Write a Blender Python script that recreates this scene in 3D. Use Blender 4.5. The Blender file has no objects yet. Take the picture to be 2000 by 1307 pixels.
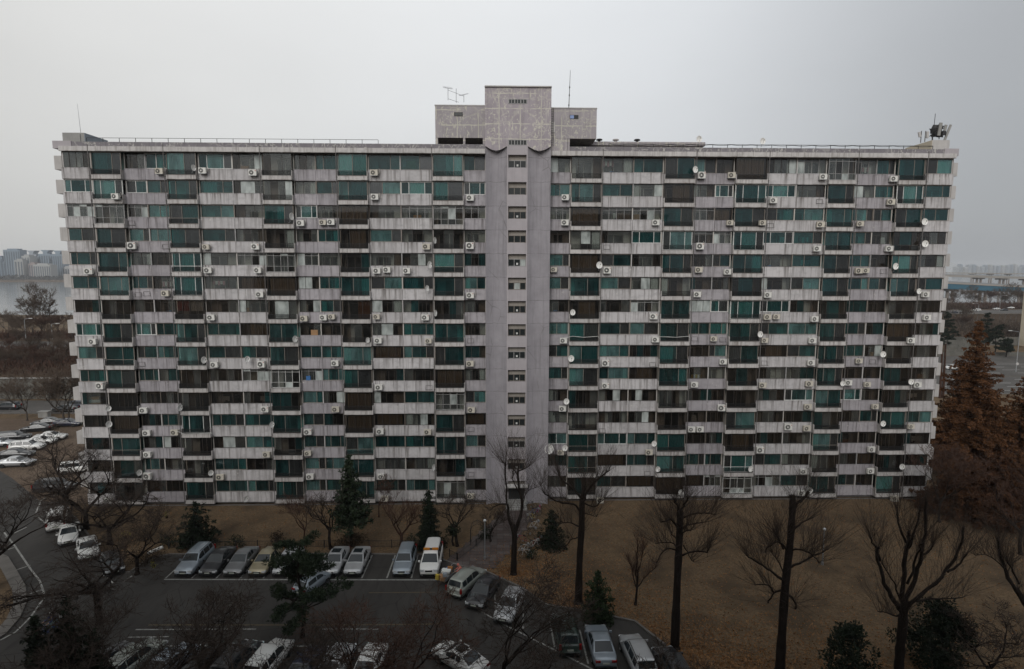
import bpy, math, random
import numpy as np
from mathutils import Matrix, Vector

random.seed(7)
SC = bpy.context.scene
COL = SC.collection
PI = math.pi

# ------------------------------------------------------------------ camera
CF, PITCH, YAW, ROLL, CAMD, CAMH = 1126.0, .1093, .0209, .0024, 66.8, 28.0
cam_data = bpy.data.cameras.new('camera')
cam = bpy.data.objects.new('camera', cam_data)
COL.objects.link(cam)
cam_data.sensor_width = 36.0
cam_data.lens = CF / 2000 * 36
cam_data.clip_end = 12000
cam_data.clip_start = .1
cam.matrix_world = Matrix.Translation((0, -CAMD, CAMH)) @ Matrix.Rotation(-YAW, 4, 'Z') @ Matrix.Rotation(PI / 2 - PITCH, 4, 'X') @ Matrix.Rotation(ROLL, 4, 'Z')
SC.camera = cam

# ------------------------------------------------------------------ sky: an even overcast, sun veiled high behind the photographer
SUN_EL, SUN_AZ = math.radians(29.5), math.radians(194)
world = bpy.data.worlds.new('World')
SC.world = world
world.use_nodes = True
nt = world.node_tree
nt.nodes.clear()
N = nt.nodes.new
out = N('ShaderNodeOutputWorld'); bg = N('ShaderNodeBackground')
sky = N('ShaderNodeTexSky'); sky.sky_type = 'NISHITA'; sky.sun_disc = False
sky.sun_elevation = SUN_EL; sky.sun_rotation = SUN_AZ; sky.dust_density = 4; sky.air_density = 1.2
skys = N('ShaderNodeHueSaturation'); skys.inputs['Saturation'].default_value = .3; skys.inputs['Value'].default_value = .12
nt.links.new(sky.outputs[0], skys.inputs['Color'])
tc = N('ShaderNodeTexCoord')
sep = N('ShaderNodeSeparateXYZ'); nt.links.new(tc.outputs['Generated'], sep.inputs[0])
# cloud layer: brighter towards the zenith; glow painted ahead imitates lens vignetting
zc = N('ShaderNodeMath'); zc.operation = 'MAXIMUM'; zc.inputs[1].default_value = 0; nt.links.new(sep.outputs['Z'], zc.inputs[0])
zp = N('ShaderNodeMath'); zp.operation = 'POWER'; zp.inputs[1].default_value = 1.6; nt.links.new(zc.outputs[0], zp.inputs[0])
elr = N('ShaderNodeMapRange'); elr.inputs['From Min'].default_value = 0; elr.inputs['From Max'].default_value = 1
elr.inputs['To Min'].default_value = .67; elr.inputs['To Max'].default_value = 1.55
nt.links.new(zp.outputs[0], elr.inputs['Value'])
dot = N('ShaderNodeVectorMath'); dot.operation = 'DOT_PRODUCT'
gd = Vector((-.22, 1, .26)).normalized()
nt.links.new(tc.outputs['Generated'], dot.inputs[0]); dot.inputs[1].default_value = gd
gl = N('ShaderNodeMapRange'); gl.interpolation_type = 'SMOOTHSTEP'
gl.inputs['From Min'].default_value = .60; gl.inputs['From Max'].default_value = 1.0
gl.inputs['To Min'].default_value = .58; gl.inputs['To Max'].default_value = 1.06
nt.links.new(dot.outputs['Value'], gl.inputs['Value'])
mul = N('ShaderNodeMath'); mul.operation = 'MULTIPLY'
nt.links.new(elr.outputs[0], mul.inputs[0]); nt.links.new(gl.outputs[0], mul.inputs[1])
# faint cloud structure
nz = N('ShaderNodeTexNoise'); nz.inputs['Scale'].default_value = 2.2; nz.inputs['Detail'].default_value = 5
mp = N('ShaderNodeMapping'); mp.inputs['Scale'].default_value = (1, 1, 2.5)
nt.links.new(tc.outputs['Generated'], mp.inputs[0]); nt.links.new(mp.outputs[0], nz.inputs['Vector'])
nr = N('ShaderNodeMapRange'); nr.inputs['From Min'].default_value = .3; nr.inputs['From Max'].default_value = .7
nr.inputs['To Min'].default_value = .96; nr.inputs['To Max'].default_value = 1.03
nt.links.new(nz.outputs['Fac'], nr.inputs['Value'])
mul2 = N('ShaderNodeMath'); mul2.operation = 'MULTIPLY'
nt.links.new(mul.outputs[0], mul2.inputs[0]); nt.links.new(nr.outputs[0], mul2.inputs[1])
cl = N('ShaderNodeMix'); cl.data_type = 'RGBA'; cl.blend_type = 'MULTIPLY'; cl.inputs['Factor'].default_value = 1
tint = N('ShaderNodeMapRange'); tint.inputs['From Min'].default_value = -.6; tint.inputs['From Max'].default_value = .6; nt.links.new(sep.outputs['X'], tint.inputs['Value'])
tcol = N('ShaderNodeMix'); tcol.data_type = 'RGBA'; tcol.inputs['A'].default_value = (.985, .985, .965, 1); tcol.inputs['B'].default_value = (.945, .985, 1.035, 1)
nt.links.new(tint.outputs[0], tcol.inputs['Factor']); nt.links.new(tcol.outputs['Result'], cl.inputs['A'])
nt.links.new(mul2.outputs[0], cl.inputs['B'])
mx = N('ShaderNodeMix'); mx.data_type = 'RGBA'; mx.inputs['Factor'].default_value = .86
nt.links.new(skys.outputs[0], mx.inputs['A']); nt.links.new(cl.outputs['Result'], mx.inputs['B'])
nt.links.new(mx.outputs['Result'], bg.inputs['Color'])
bg.inputs['Strength'].default_value = 1.0
nt.links.new(bg.outputs[0], out.inputs[0])

sl = bpy.data.lights.new('sun', 'SUN'); sl.energy = 1.45; sl.angle = math.radians(30); sl.color = (1, .98, .95)
sun = bpy.data.objects.new('sun', sl); COL.objects.link(sun)
sdir = Vector((math.sin(SUN_AZ) * math.cos(SUN_EL), math.cos(SUN_AZ) * math.cos(SUN_EL), math.sin(SUN_EL)))
sun.rotation_euler = sdir.to_track_quat('Z', 'Y').to_euler()
sun.location = (0, 40, 120)

SC.view_settings.view_transform = 'Standard'
SC.view_settings.look = 'None'
SC.view_settings.exposure = 0.0
SC.view_settings.gamma = 1.0
SC.view_settings.use_curve_mapping = False
SC.render.engine = 'CYCLES'
SC.cycles.max_bounces = 6
SC.cycles.diffuse_bounces = 3
SC.cycles.glossy_bounces = 3
SC.cycles.transmission_bounces = 3
SC.cycles.transparent_max_bounces = 14
SC.cycles.volume_bounces = 0
SC.cycles.use_denoising = True
SC.cycles.caustics_reflective = False
SC.cycles.caustics_refractive = False

# ------------------------------------------------------------------ photo measurements -> places in the scene
def ray(px, py):
    u, v = px - 1000, py - 653.5
    c, s = math.cos(ROLL), math.sin(ROLL)
    u, v = u * c + v * s, -u * s + v * c
    xr, up = u / CF, -v / CF
    yr = math.cos(PITCH) + up * math.sin(PITCH); z = -math.sin(PITCH) + up * math.cos(PITCH)
    return Vector((xr * math.cos(YAW) + yr * math.sin(YAW), -xr * math.sin(YAW) + yr * math.cos(YAW), z))
OO = Vector((0, -CAMD, CAMH))
def at_y(px, py, Y):
    d = ray(px, py); return OO + d * ((Y - OO.y) / d.y)
def at_z(px, py, Z=0.0):
    d = ray(px, py); return OO + d * ((Z - OO.z) / d.z)

# ------------------------------------------------------------------ mesh builder
class MB:
    def __init__(self):
        self.v = []; self.f = []; self.m = []
    def quad(self, *p, m=0):
        n = len(self.v); self.v += [tuple(q) for q in p]; self.f.append(tuple(range(n, n + len(p)))); self.m.append(m)
    def box(self, x0, x1, y0, y1, z0, z1, m=0):
        n = len(self.v)
        self.v += [(x0, y0, z0), (x1, y0, z0), (x1, y1, z0), (x0, y1, z0), (x0, y0, z1), (x1, y0, z1), (x1, y1, z1), (x0, y1, z1)]
        self.f += [(n, n + 3, n + 2, n + 1), (n + 4, n + 5, n + 6, n + 7), (n, n + 1, n + 5, n + 4), (n + 1, n + 2, n + 6, n + 5), (n + 2, n + 3, n + 7, n + 6), (n + 3, n, n + 4, n + 7)]
        self.m += [m] * 6
    def obox(self, c, ax, ay, az, m=0):     # oriented box: centre and three half-axis vectors
        n = len(self.v); c = Vector(c); ax = Vector(ax); ay = Vector(ay); az = Vector(az)
        for sz in (-1, 1):
            for sx, sy in ((-1, -1), (1, -1), (1, 1), (-1, 1)):
                self.v.append(tuple(c + ax * sx + ay * sy + az * sz))
        self.f += [(n, n + 3, n + 2, n + 1), (n + 4, n + 5, n + 6, n + 7), (n, n + 1, n + 5, n + 4), (n + 1, n + 2, n + 6, n + 5), (n + 2, n + 3, n + 7, n + 6), (n + 3, n, n + 4, n + 7)]
        self.m += [m] * 6
    def tube(self, pts, rad, sides=6, m=0, cap=True):
        pts = [Vector(p) for p in pts]
        if not hasattr(rad, '__len__'): rad = [rad] * len(pts)
        n0 = len(self.v)
        u = None
        for i, p in enumerate(pts):
            t = (pts[min(i + 1, len(pts) - 1)] - pts[max(i - 1, 0)])
            if t.length < 1e-9: t = Vector((0, 0, 1))
            t.normalize()
            if u is None:
                a = Vector((1, 0, 0)) if abs(t.x) < .8 else Vector((0, 1, 0))
                u = t.cross(a).normalized()
            else:
                u = (u - t * u.dot(t))
                u = u.normalized() if u.length > 1e-6 else t.orthogonal().normalized()
            w = t.cross(u)
            for k in range(sides):
                a = 2 * PI * k / sides
                self.v.append(tuple(p + (u * math.cos(a) + w * math.sin(a)) * rad[i]))
        for i in range(len(pts) - 1):
            for k in range(sides):
                a = n0 + i * sides + k; b = n0 + i * sides + (k + 1) % sides
                self.f.append((a, b, b + sides, a + sides)); self.m.append(m)
        if cap and sides > 2:
            self.f.append(tuple(n0 + k for k in range(sides))[::-1]); self.m.append(m)
            e = n0 + (len(pts) - 1) * sides
            self.f.append(tuple(e + k for k in range(sides))); self.m.append(m)
    def cyl(self, a, b, r, sides=12, m=0, r2=None):
        self.tube([a, b], [r, r if r2 is None else r2], sides, m)
    def prism(self, poly, axis, d0, d1, m=0):  # extrude a 2D polygon along an axis ('x': poly is (y,z); 'y': (x,z); 'z': (x,y))
        def P(a, b, d):
            return (d, a, b) if axis == 'x' else (a, d, b) if axis == 'y' else (a, b, d)
        n = len(self.v); k = len(poly)
        self.v += [P(a, b, d0) for a, b in poly] + [P(a, b, d1) for a, b in poly]
        self.f.append(tuple(range(n, n + k))); self.f.append(tuple(range(n + 2 * k - 1, n + k - 1, -1)))
        for i in range(k):
            j = (i + 1) % k
            self.f.append((n + i, n + k + i, n + k + j, n + j))
        self.m += [m] * (k + 2)
    def lathe(self, prof, c=(0, 0, 0), seg=12, m=0):  # prof: list of (r, z)
        n = len(self.v); c = Vector(c)
        for r, z in prof:
            for k in range(seg):
                a = 2 * PI * k / seg
                self.v.append((c.x + r * math.cos(a), c.y + r * math.sin(a), c.z + z))
        for i in range(len(prof) - 1):
            for k in range(seg):
                a = n + i * seg + k; b = n + i * seg + (k + 1) % seg
                self.f.append((a, b, b + seg, a + seg)); self.m.append(m)
    def mesh(self, name, mats, smooth=False):
        me = bpy.data.meshes.new(name)
        me.from_pydata(self.v, [], self.f)
        for mt in (mats if isinstance(mats, (list, tuple)) else [mats]):
            me.materials.append(mt)
        if max(self.m, default=0): me.polygons.foreach_set('material_index', self.m)
        if smooth: me.polygons.foreach_set('use_smooth', [True] * len(me.polygons))
        me.update()
        return me
    def build(self, name, mats, parent=None, loc=None, smooth=False):
        return put(name, self.mesh(name, mats, smooth), parent, loc)

def put(name, me, parent=None, loc=None, rz=0):
    o = bpy.data.objects.new(name, me); COL.objects.link(o)
    if parent is not None: o.parent = parent
    if loc is not None: o.location = loc
    if rz: o.rotation_euler = (0, 0, rz)
    return o
def empty(name, loc=(0, 0, 0), rz=0):
    return put(name, None, None, loc, rz)
def tag(o, label=None, cat=None, group=None, kind=None):
    if label: o['label'] = label
    if cat: o['category'] = cat
    if group: o['group'] = group
    if kind: o['kind'] = kind
    return o
def copy_tree(o, parent=None):
    c = o.copy(); COL.objects.link(c); c.parent = parent
    for ch in o.children: copy_tree(ch, c)
    return c
def fast_mesh(name, V, F, mats, matidx=None, smooth=False):   # numpy verts (n,3), faces (m,k)
    me = bpy.data.meshes.new(name)
    V = np.asarray(V, np.float32); F = np.asarray(F, np.int32); k = F.shape[1]
    me.vertices.add(len(V)); me.vertices.foreach_set('co', V.ravel())
    me.loops.add(F.size); me.loops.foreach_set('vertex_index', F.ravel())
    me.polygons.add(len(F)); me.polygons.foreach_set('loop_start', np.arange(0, F.size, k, dtype=np.int32))
    if matidx is not None: me.polygons.foreach_set('material_index', np.asarray(matidx, np.int32))
    for mt in (mats if isinstance(mats, (list, tuple)) else [mats]): me.materials.append(mt)
    if smooth: me.polygons.foreach_set('use_smooth', np.ones(len(F), bool))
    me.update(calc_edges=True)
    return me

# ------------------------------------------------------------------ materials
def mat(name, col, rough=.8, metal=0, spec=.3, coat=0):
    m = bpy.data.materials.new(name); m.use_nodes = True
    b = m.node_tree.nodes['Principled BSDF']
    b.inputs['Base Color'].default_value = (*col, 1); b.inputs['Roughness'].default_value = rough
    b.inputs['Metallic'].default_value = metal; b.inputs['Specular IOR Level'].default_value = spec
    b.inputs['Coat Weight'].default_value = coat; b.inputs['Coat Roughness'].default_value = .06
    return m
class NT:
    """small helper round a material's node tree"""
    def __init__(self, m):
        self.t = m.node_tree; self.b = self.t.nodes['Principled BSDF']
    def n(self, ty, **k):
        x = self.t.nodes.new(ty)
        for a, v in k.items(): setattr(x, a, v)
        return x
    def l(self, a, b): self.t.links.new(a, b)
    def pos(self, scale, coord='pos', rot=(0, 0, 0), rand=0):
        if coord == 'pos':
            g = self.n('ShaderNodeNewGeometry').outputs['Position']
        else:
            g = self.n('ShaderNodeTexCoord').outputs['Object']
        if rand:
            oi = self.n('ShaderNodeObjectInfo'); vm = self.n('ShaderNodeVectorMath', operation='SCALE')
            cb = self.n('ShaderNodeCombineXYZ'); self.l(oi.outputs['Random'], cb.inputs[0]); self.l(oi.outputs['Random'], cb.inputs[1])
            self.l(cb.outputs[0], vm.inputs[0]); vm.inputs['Scale'].default_value = rand
            ad = self.n('ShaderNodeVectorMath', operation='ADD'); self.l(g, ad.inputs[0]); self.l(vm.outputs[0], ad.inputs[1]); g = ad.outputs[0]
        mp = self.n('ShaderNodeMapping'); mp.inputs['Scale'].default_value = scale; mp.inputs['Rotation'].default_value = rot
        self.l(g, mp.inputs[0]); return mp.outputs[0]
    def noise(self, vec, scale=1, detail=4, rough=.55, dist=0):
        x = self.n('ShaderNodeTexNoise'); x.inputs['Scale'].default_value = scale; x.inputs['Detail'].default_value = detail
        x.inputs['Roughness'].default_value = rough; x.inputs['Distortion'].default_value = dist
        self.l(vec, x.inputs['Vector']); return x.outputs['Fac']
    def rng(self, v, a, b, c=0, d=1, smooth=False):
        x = self.n('ShaderNodeMapRange'); x.inputs['From Min'].default_value = a; x.inputs['From Max'].default_value = b
        x.inputs['To Min'].default_value = c; x.inputs['To Max'].default_value = d
        if smooth: x.interpolation_type = 'SMOOTHSTEP'
        self.l(v, x.inputs['Value']); return x.outputs[0]
    def math(self, op, a, b):
        x = self.n('ShaderNodeMath', operation=op)
        for i, q in enumerate((a, b)):
            if isinstance(q, (int, float)): x.inputs[i].default_value = q
            else: self.l(q, x.inputs[i])
        return x.outputs[0]
    def mix(self, fac, a, b, blend='MIX'):
        x = self.n('ShaderNodeMix', data_type='RGBA', blend_type=blend)
        for k, q in (('Factor', fac), ('A', a), ('B', b)):
            if isinstance(q, (int, float)): x.inputs[k].default_value = q
            elif isinstance(q, tuple): x.inputs[k].default_value = (*q, 1)
            else: self.l(q, x.inputs[k])
        return x.outputs['Result']
    def base(self, c): self.l(c, self.b.inputs['Base Color'])
    def bump(self, h, strength=.3, dist=.02):
        x = self.n('ShaderNodeBump'); x.inputs['Strength'].default_value = strength; x.inputs['Distance'].default_value = dist
        self.l(h, x.inputs['Height']); self.l(x.outputs[0], self.b.inputs['Normal'])

def panel_mat(name, base, dark, light, drip=.75, spall=0, rust=0):
    m = mat(name, base, .9, spec=.15); t = NT(m)
    big = t.noise(t.pos((.35, .35, .5)), 1, 3)
    st = t.noise(t.pos((5, 5, .22)), 1, 4, .6)                        # water streaks run down the wall
    st2 = t.noise(t.pos((2.2, 2.2, .12)), 1, 3)
    ob = t.n('ShaderNodeTexCoord').outputs['Object']
    sp = t.n('ShaderNodeSeparateXYZ'); t.l(ob, sp.inputs[0])
    hz = t.rng(sp.outputs['Z'], 0, 1.25, .65, 1.1)
    s = t.math('MULTIPLY', t.rng(st, .44, .58), t.rng(st2, .40, .60))
    s = t.math('MULTIPLY', s, hz)
    s = t.math('MULTIPLY', s, drip)
    c = t.mix(t.rng(big, .3, .7), base, light)
    oi = t.n('ShaderNodeObjectInfo').outputs['Random']
    c = t.mix(t.rng(oi, 0, 1, 0, .45), c, tuple(x * .74 for x in base))
    c = t.mix(s, c, dark)
    grime = t.noise(t.pos((1.2, 1.2, 1.8)), 1, 6, .7)
    c = t.mix(t.rng(grime, .49, .72, 0, .6), c, tuple(x * .55 for x in base))
    # a dirty line along the lower edge and under the top edge
    low = t.math('MULTIPLY', t.rng(sp.outputs['Z'], 0, .10, 1, 0), t.rng(grime, .35, .6))
    c = t.mix(t.math('MULTIPLY', low, .8), c, tuple(x * 1.0 for x in dark))
    if spall:
        n2 = t.noise(t.pos((3.5, 3.5, 2.5)), 1, 8, .75)
        mk = t.math('MULTIPLY', t.rng(n2, .62 - spall * .06, .68, 0, 1), t.rng(t.noise(t.pos((.22, .22, .6)), 1, 2), .45, .6))
        c = t.mix(mk, c, (.62, .60, .56))
        if rust:
            n3 = t.noise(t.pos((2.5, 2.5, .8)), 1, 7, .7)
            c = t.mix(t.math('MULTIPLY', t.rng(n3, .6, .72), t.rng(t.noise(t.pos((.13, .13, .4)), 1, 2), .5, .62)), c, (.17, .085, .045))
    t.base(c)
    t.bump(t.noise(t.pos((9, 9, 9)), 1, 5), .25, .02)
    return m
M = {}
M['panel'] = panel_mat('painted_concrete', (.50, .483, .487), (.13, .115, .105), (.585, .565, .57), .8, spall=.6)
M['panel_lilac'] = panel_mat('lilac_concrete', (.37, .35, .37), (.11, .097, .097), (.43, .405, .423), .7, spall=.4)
M['panel_low'] = panel_mat('balcony_concrete', (.49, .47, .46), (.12, .097, .083), (.57, .545, .53), .85, spall=1, rust=1)
M['fascia'] = panel_mat('fascia_concrete', (.52, .50, .49), (.16, .14, .12), (.60, .575, .56), .6, spall=.5)

def patched(name, base, cream, amt=.5, gridamt=1.0):
    """lilac paint with cream filler smeared over old cracks"""
    m = mat(name, base, .9, spec=.12); t = NT(m)
    p = t.pos((1, 1, 1))
    wob = t.n('ShaderNodeTexNoise'); wob.inputs['Scale'].default_value = .9; wob.inputs['Detail'].default_value = 3; t.l(p, wob.inputs['Vector'])
    sc = t.n('ShaderNodeVectorMath', operation='SCALE'); t.l(wob.outputs['Color'], sc.inputs[0]); sc.inputs['Scale'].default_value = .8
    ad = t.n('ShaderNodeVectorMath', operation='ADD'); t.l(p, ad.inputs[0]); t.l(sc.outputs[0], ad.inputs[1])
    def vor(scale, w0, w1, vec):
        v = t.n('ShaderNodeTexVoronoi', feature='DISTANCE_TO_EDGE'); v.inputs['Scale'].default_value = scale
        t.l(vec, v.inputs['Vector']); return t.rng(v.outputs['Distance'], w0, w1, 1, 0)
    lines = t.math('MULTIPLY', vor(.42, .018, .035, ad.outputs[0]), t.rng(t.noise(p, .55, 2), .40, .50))
    fine = t.math('MULTIPLY', vor(1.5, .03, .07, ad.outputs[0]), t.rng(t.noise(p, .42, 3, .6), .50, .56))
    fine = t.math('MULTIPLY', fine, t.rng(t.noise(p, 2.3, 2), .48, .54))
    smear = t.math('MULTIPLY', t.rng(t.noise(t.pos((1, 1, 1.6)), 1.1, 7, .7), .60, .68), .55)
    sx = t.n('ShaderNodeSeparateXYZ'); 
    w2 = t.n('ShaderNodeVectorMath', operation='SCALE'); t.l(wob.outputs['Color'], w2.inputs[0]); w2.inputs['Scale'].default_value = .22
    a2 = t.n('ShaderNodeVectorMath', operation='ADD'); t.l(p, a2.inputs[0]); t.l(w2.outputs[0], a2.inputs[1]); t.l(a2.outputs[0], sx.inputs[0])
    cb = t.n('ShaderNodeCombineXYZ'); t.l(sx.outputs['X'], cb.inputs[0]); t.l(sx.outputs['Z'], cb.inputs[1])
    br = t.n('ShaderNodeTexBrick'); br.inputs['Scale'].default_value = 1; br.inputs['Brick Width'].default_value = 2.37; br.inputs['Row Height'].default_value = 1.65
    br.inputs['Mortar Size'].default_value = .055; br.inputs['Mortar Smooth'].default_value = .2; br.offset = .0; t.l(cb.outputs[0], br.inputs['Vector'])
    grid = t.math('MULTIPLY', br.outputs['Fac'], t.rng(t.noise(p, .5, 2), .40, .50, 0, gridamt))
    strk = t.math('MULTIPLY', t.rng(t.noise(t.pos((1, 1, 1), rot=(0, .7, 0)), 3.2, 2, .5, 1.2), .60, .645), t.rng(t.noise(p, .35, 2), .46, .54))
    strk2 = t.math('MULTIPLY', t.rng(t.noise(t.pos((2.6, 1, .8), rot=(0, -.5, 0)), 2.0, 2, .5, .8), .60, .645), t.rng(t.noise(p, .45, 2), .44, .52))
    lines = t.math('MAXIMUM', t.math('MULTIPLY', lines, .35), t.math('MAXIMUM', grid, t.math('MAXIMUM', strk, strk2)))
    k = t.math('MAXIMUM', t.math('MAXIMUM', lines, fine), smear)
    k = t.math('MULTIPLY', k, amt)
    c = t.mix(t.rng(t.noise(p, .5, 4), .3, .7), base, tuple(x * .80 for x in base))
    c = t.mix(k, c, cream)
    st = t.math('MULTIPLY', t.rng(t.noise(t.pos((5, 5, .3)), 1, 4), .5, .75), .5)
    c = t.mix(st, c, tuple(x * .5 for x in base))
    t.base(c); t.bump(t.noise(p, 7, 5), .25, .02)
    return m
M['patched'] = patched('patched_lilac_wall', (.40, .36, .385), (.58, .555, .48), .85)
M['patched_b'] = patched('patched_grey_wall', (.38, .35, .365), (.54, .52, .44), .9)
def plain_conc(name, base, var=.25, streak=.4, sc=1.0):
    m = mat(name, base, .9, spec=.12); t = NT(m); p = t.pos((1, 1, 1))
    c = t.mix(t.rng(t.noise(p, .6 * sc, 6, .65), .3, .7), base, tuple(x * (1 - var) for x in base))
    c = t.mix(t.math('MULTIPLY', t.rng(t.noise(t.pos((4, 4, .22)), sc, 4), .5, .75), streak), c, tuple(x * .45 for x in base))
    t.base(c); t.bump(t.noise(p, 8 * sc, 5), .2, .02)
    return m
M['shaft'] = plain_conc('lilac_shaft_wall', (.335, .318, .338), .22, .45)
def joints(m, z0, step):
    t = NT(m); src = t.b.inputs['Base Color'].links[0].from_socket
    g = t.n('ShaderNodeNewGeometry').outputs['Position']; sp = t.n('ShaderNodeSeparateXYZ'); t.l(g, sp.inputs[0])
    wv = t.math('ADD', sp.outputs['Z'], t.rng(t.noise(t.pos((2, 2, 2)), 1, 3), .3, .7, -.05, .05))
    fr = t.math('FRACT', t.math('DIVIDE', t.math('SUBTRACT', wv, z0 - step * 40), step), 0)
    k = t.math('MULTIPLY', t.rng(fr, .0, .028, 1, 0), t.rng(t.noise(t.pos((1.3, 1.3, .3)), 1, 3), .3, .6, .25, .9))
    c = t.mix(k, src, (.12, .11, .115))
    crk = t.n('ShaderNodeTexVoronoi', feature='DISTANCE_TO_EDGE'); crk.inputs['Scale'].default_value = .35; t.l(t.pos((1, 1, .8)), crk.inputs['Vector'])
    k2 = t.math('MULTIPLY', t.rng(crk.outputs['Distance'], .004, .012, 1, 0), t.rng(t.noise(t.pos((.3, .3, .3)), 1, 2), .5, .6, 0, .6))
    c = t.mix(k2, c, (.14, .13, .13)); t.base(c)
joints(M['shaft'], 38.1, 2.7)
M['shaft_mid'] = plain_conc('pale_shaft_wall', (.42, .39, .405), .14, .3)
M['roofband'] = patched('patched_roof_parapet', (.22, .205, .22), (.5, .49, .45), .75, .0)
M['conc'] = plain_conc('grey_concrete', (.34, .335, .32))
M['conc_pale'] = plain_conc('pale_concrete', (.52, .50, .485))
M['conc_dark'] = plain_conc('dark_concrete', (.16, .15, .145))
M['cream'] = plain_conc('cream_paint', (.55, .49, .39), .12, .25)
M['bluegrey'] = plain_conc('blue_grey_paint', (.30, .33, .36), .12, .25)
M['beige'] = plain_conc('beige_recess_wall', (.33, .30, .27), .15, .35)
M['black'] = mat('black_metal', (.012, .012, .013), .5, spec=.3)
M['rail'] = mat('dark_railing_paint', (.018, .018, .019), .6)
M['steel'] = mat('galvanised_steel', (.33, .34, .35), .45, .6)
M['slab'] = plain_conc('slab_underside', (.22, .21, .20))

def frame_mat(name, c, rough=.5):
    m = mat(name, c, rough); t = NT(m)
    t.base(t.mix(t.rng(t.noise(t.pos((3, 3, 3)), 1, 3), .35, .7), c, tuple(x * .7 for x in c)))
    return m
M['f_white'] = frame_mat('white_window_frame', (.62, .62, .60))
M['f_grey'] = frame_mat('aluminium_window_frame', (.34, .335, .33), .4)
M['f_bronze'] = frame_mat('bronze_window_frame', (.235, .205, .18))
M['f_dark'] = frame_mat('dark_window_frame', (.062, .052, .046))

def glass_mat(name, tint, film, film_amt, rough=.03):
    m = bpy.data.materials.new(name); m.use_nodes = True; t = m.node_tree; t.nodes.clear()
    o = t.nodes.new('ShaderNodeOutputMaterial')
    tr = t.nodes.new('ShaderNodeBsdfTransparent'); tr.inputs[0].default_value = (*tint, 1)
    di = t.nodes.new('ShaderNodeBsdfDiffuse'); di.inputs[0].default_value = (*film, 1)
    gl = t.nodes.new('ShaderNodeBsdfGlossy'); gl.inputs['Roughness'].default_value = rough; gl.inputs['Color'].default_value = (.9, .95, 1, 1)
    geo = t.nodes.new('ShaderNodeNewGeometry'); oi = t.nodes.new('ShaderNodeObjectInfo')
    mp = t.nodes.new('ShaderNodeMapping'); mp.inputs['Scale'].default_value = (1.5, 1.5, .6); t.links.new(geo.outputs['Position'], mp.inputs[0])
    nz = t.nodes.new('ShaderNodeTexNoise'); nz.inputs['Scale'].default_value = 1; nz.inputs['Detail'].default_value = 3; t.links.new(mp.outputs[0], nz.inputs['Vector'])
    mr = t.nodes.new('ShaderNodeMapRange'); mr.inputs['From Min'].default_value = .3; mr.inputs['From Max'].default_value = .7
    mr.inputs['To Min'].default_value = film_amt * .5; mr.inputs['To Max'].default_value = film_amt * 1.5
    t.links.new(nz.outputs['Fac'], mr.inputs['Value'])
    m1 = t.nodes.new('ShaderNodeMixShader'); t.links.new(mr.outputs[0], m1.inputs[0]); t.links.new(tr.outputs[0], m1.inputs[1]); t.links.new(di.outputs[0], m1.inputs[2])
    fr = t.nodes.new('ShaderNodeFresnel'); fr.inputs['IOR'].default_value = 1.5
    bp = t.nodes.new('ShaderNodeBump'); bp.inputs['Strength'].default_value = .05; bp.inputs['Distance'].default_value = .05
    t.links.new(nz.outputs['Fac'], bp.inputs['Height']); t.links.new(bp.outputs[0], gl.inputs['Normal'])
    m2 = t.nodes.new('ShaderNodeMixShader'); t.links.new(fr.outputs[0], m2.inputs[0]); t.links.new(m1.outputs[0], m2.inputs[1]); t.links.new(gl.outputs[0], m2.inputs[2])
    t.links.new(m2.outputs[0], o.inputs[0])
    return m
M['g_teal'] = glass_mat('teal_tinted_glass', (.38, .64, .635), (.115, .22, .22), .12)
M['g_teal2'] = glass_mat('deep_teal_glass', (.25, .49, .50), (.07, .165, .165), .11)
M['g_teal3'] = glass_mat('pale_teal_glass', (.55, .77, .755), (.20, .34, .335), .20)
M['g_smoke'] = glass_mat('smoked_glass', (.62, .59, .56), (.09, .085, .08), .06)
M['g_clear'] = glass_mat('clear_window_glass', (.80, .82, .80), (.32, .33, .32), .08)
M['g_screen'] = glass_mat('insect_screen', (.45, .45, .44), (.09, .095, .095), .16, .3)
M['g_frost'] = glass_mat('frosted_window_glass', (.55, .60, .58), (.50, .54, .52), .65, .2)
# ================================================================== the apartment block
ORD = ['top', 'second', 'third', 'fourth', 'fifth', 'sixth', 'seventh', 'eighth', 'ninth', 'tenth', 'eleventh', 'twelfth', 'thirteenth', 'fourteenth', 'lowest']
FH, Z0, NF = 2.7, 38.15, 15
ZT = Z0 + 3.0
def zf(k): return Z0 - FH * k
BD = 10.5                      # depth of the block
RS = .87                       # the right wing stands back a little
LEFT = [('W', -48.92, -45.72), ('L', -45.72, -42.34), ('w', -42.34, -40.0), ('w', -40.0, -37.44), ('L', -37.44, -34.04), ('W', -34.04, -30.24), ('W', -30.24, -26.82),
        ('L', -26.82, -23.4), ('w', -23.4, -20.94), ('w', -20.94, -18.36), ('L', -18.36, -14.95), ('W', -14.95, -11.33), ('W', -11.33, -7.67), ('L', -7.67, -4.15), ('w', -4.15, -1.66)]
RIGHT = [('w', 5.75, 8.18), ('L', 8.18, 11.78), ('W', 11.78, 15.5), ('W', 15.5, 18.99), ('L', 18.99, 22.58), ('w', 22.58, 25.2), ('w', 25.2, 27.33), ('L', 27.33, 31.04),
         ('W', 31.04, 34.65), ('W', 34.65, 38.17), ('L', 38.17, 41.44), ('w', 41.44, 44.15), ('w', 44.15, 46.39), ('L', 46.39, 49.6), ('W', 49.6, 52.92)]
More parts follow.
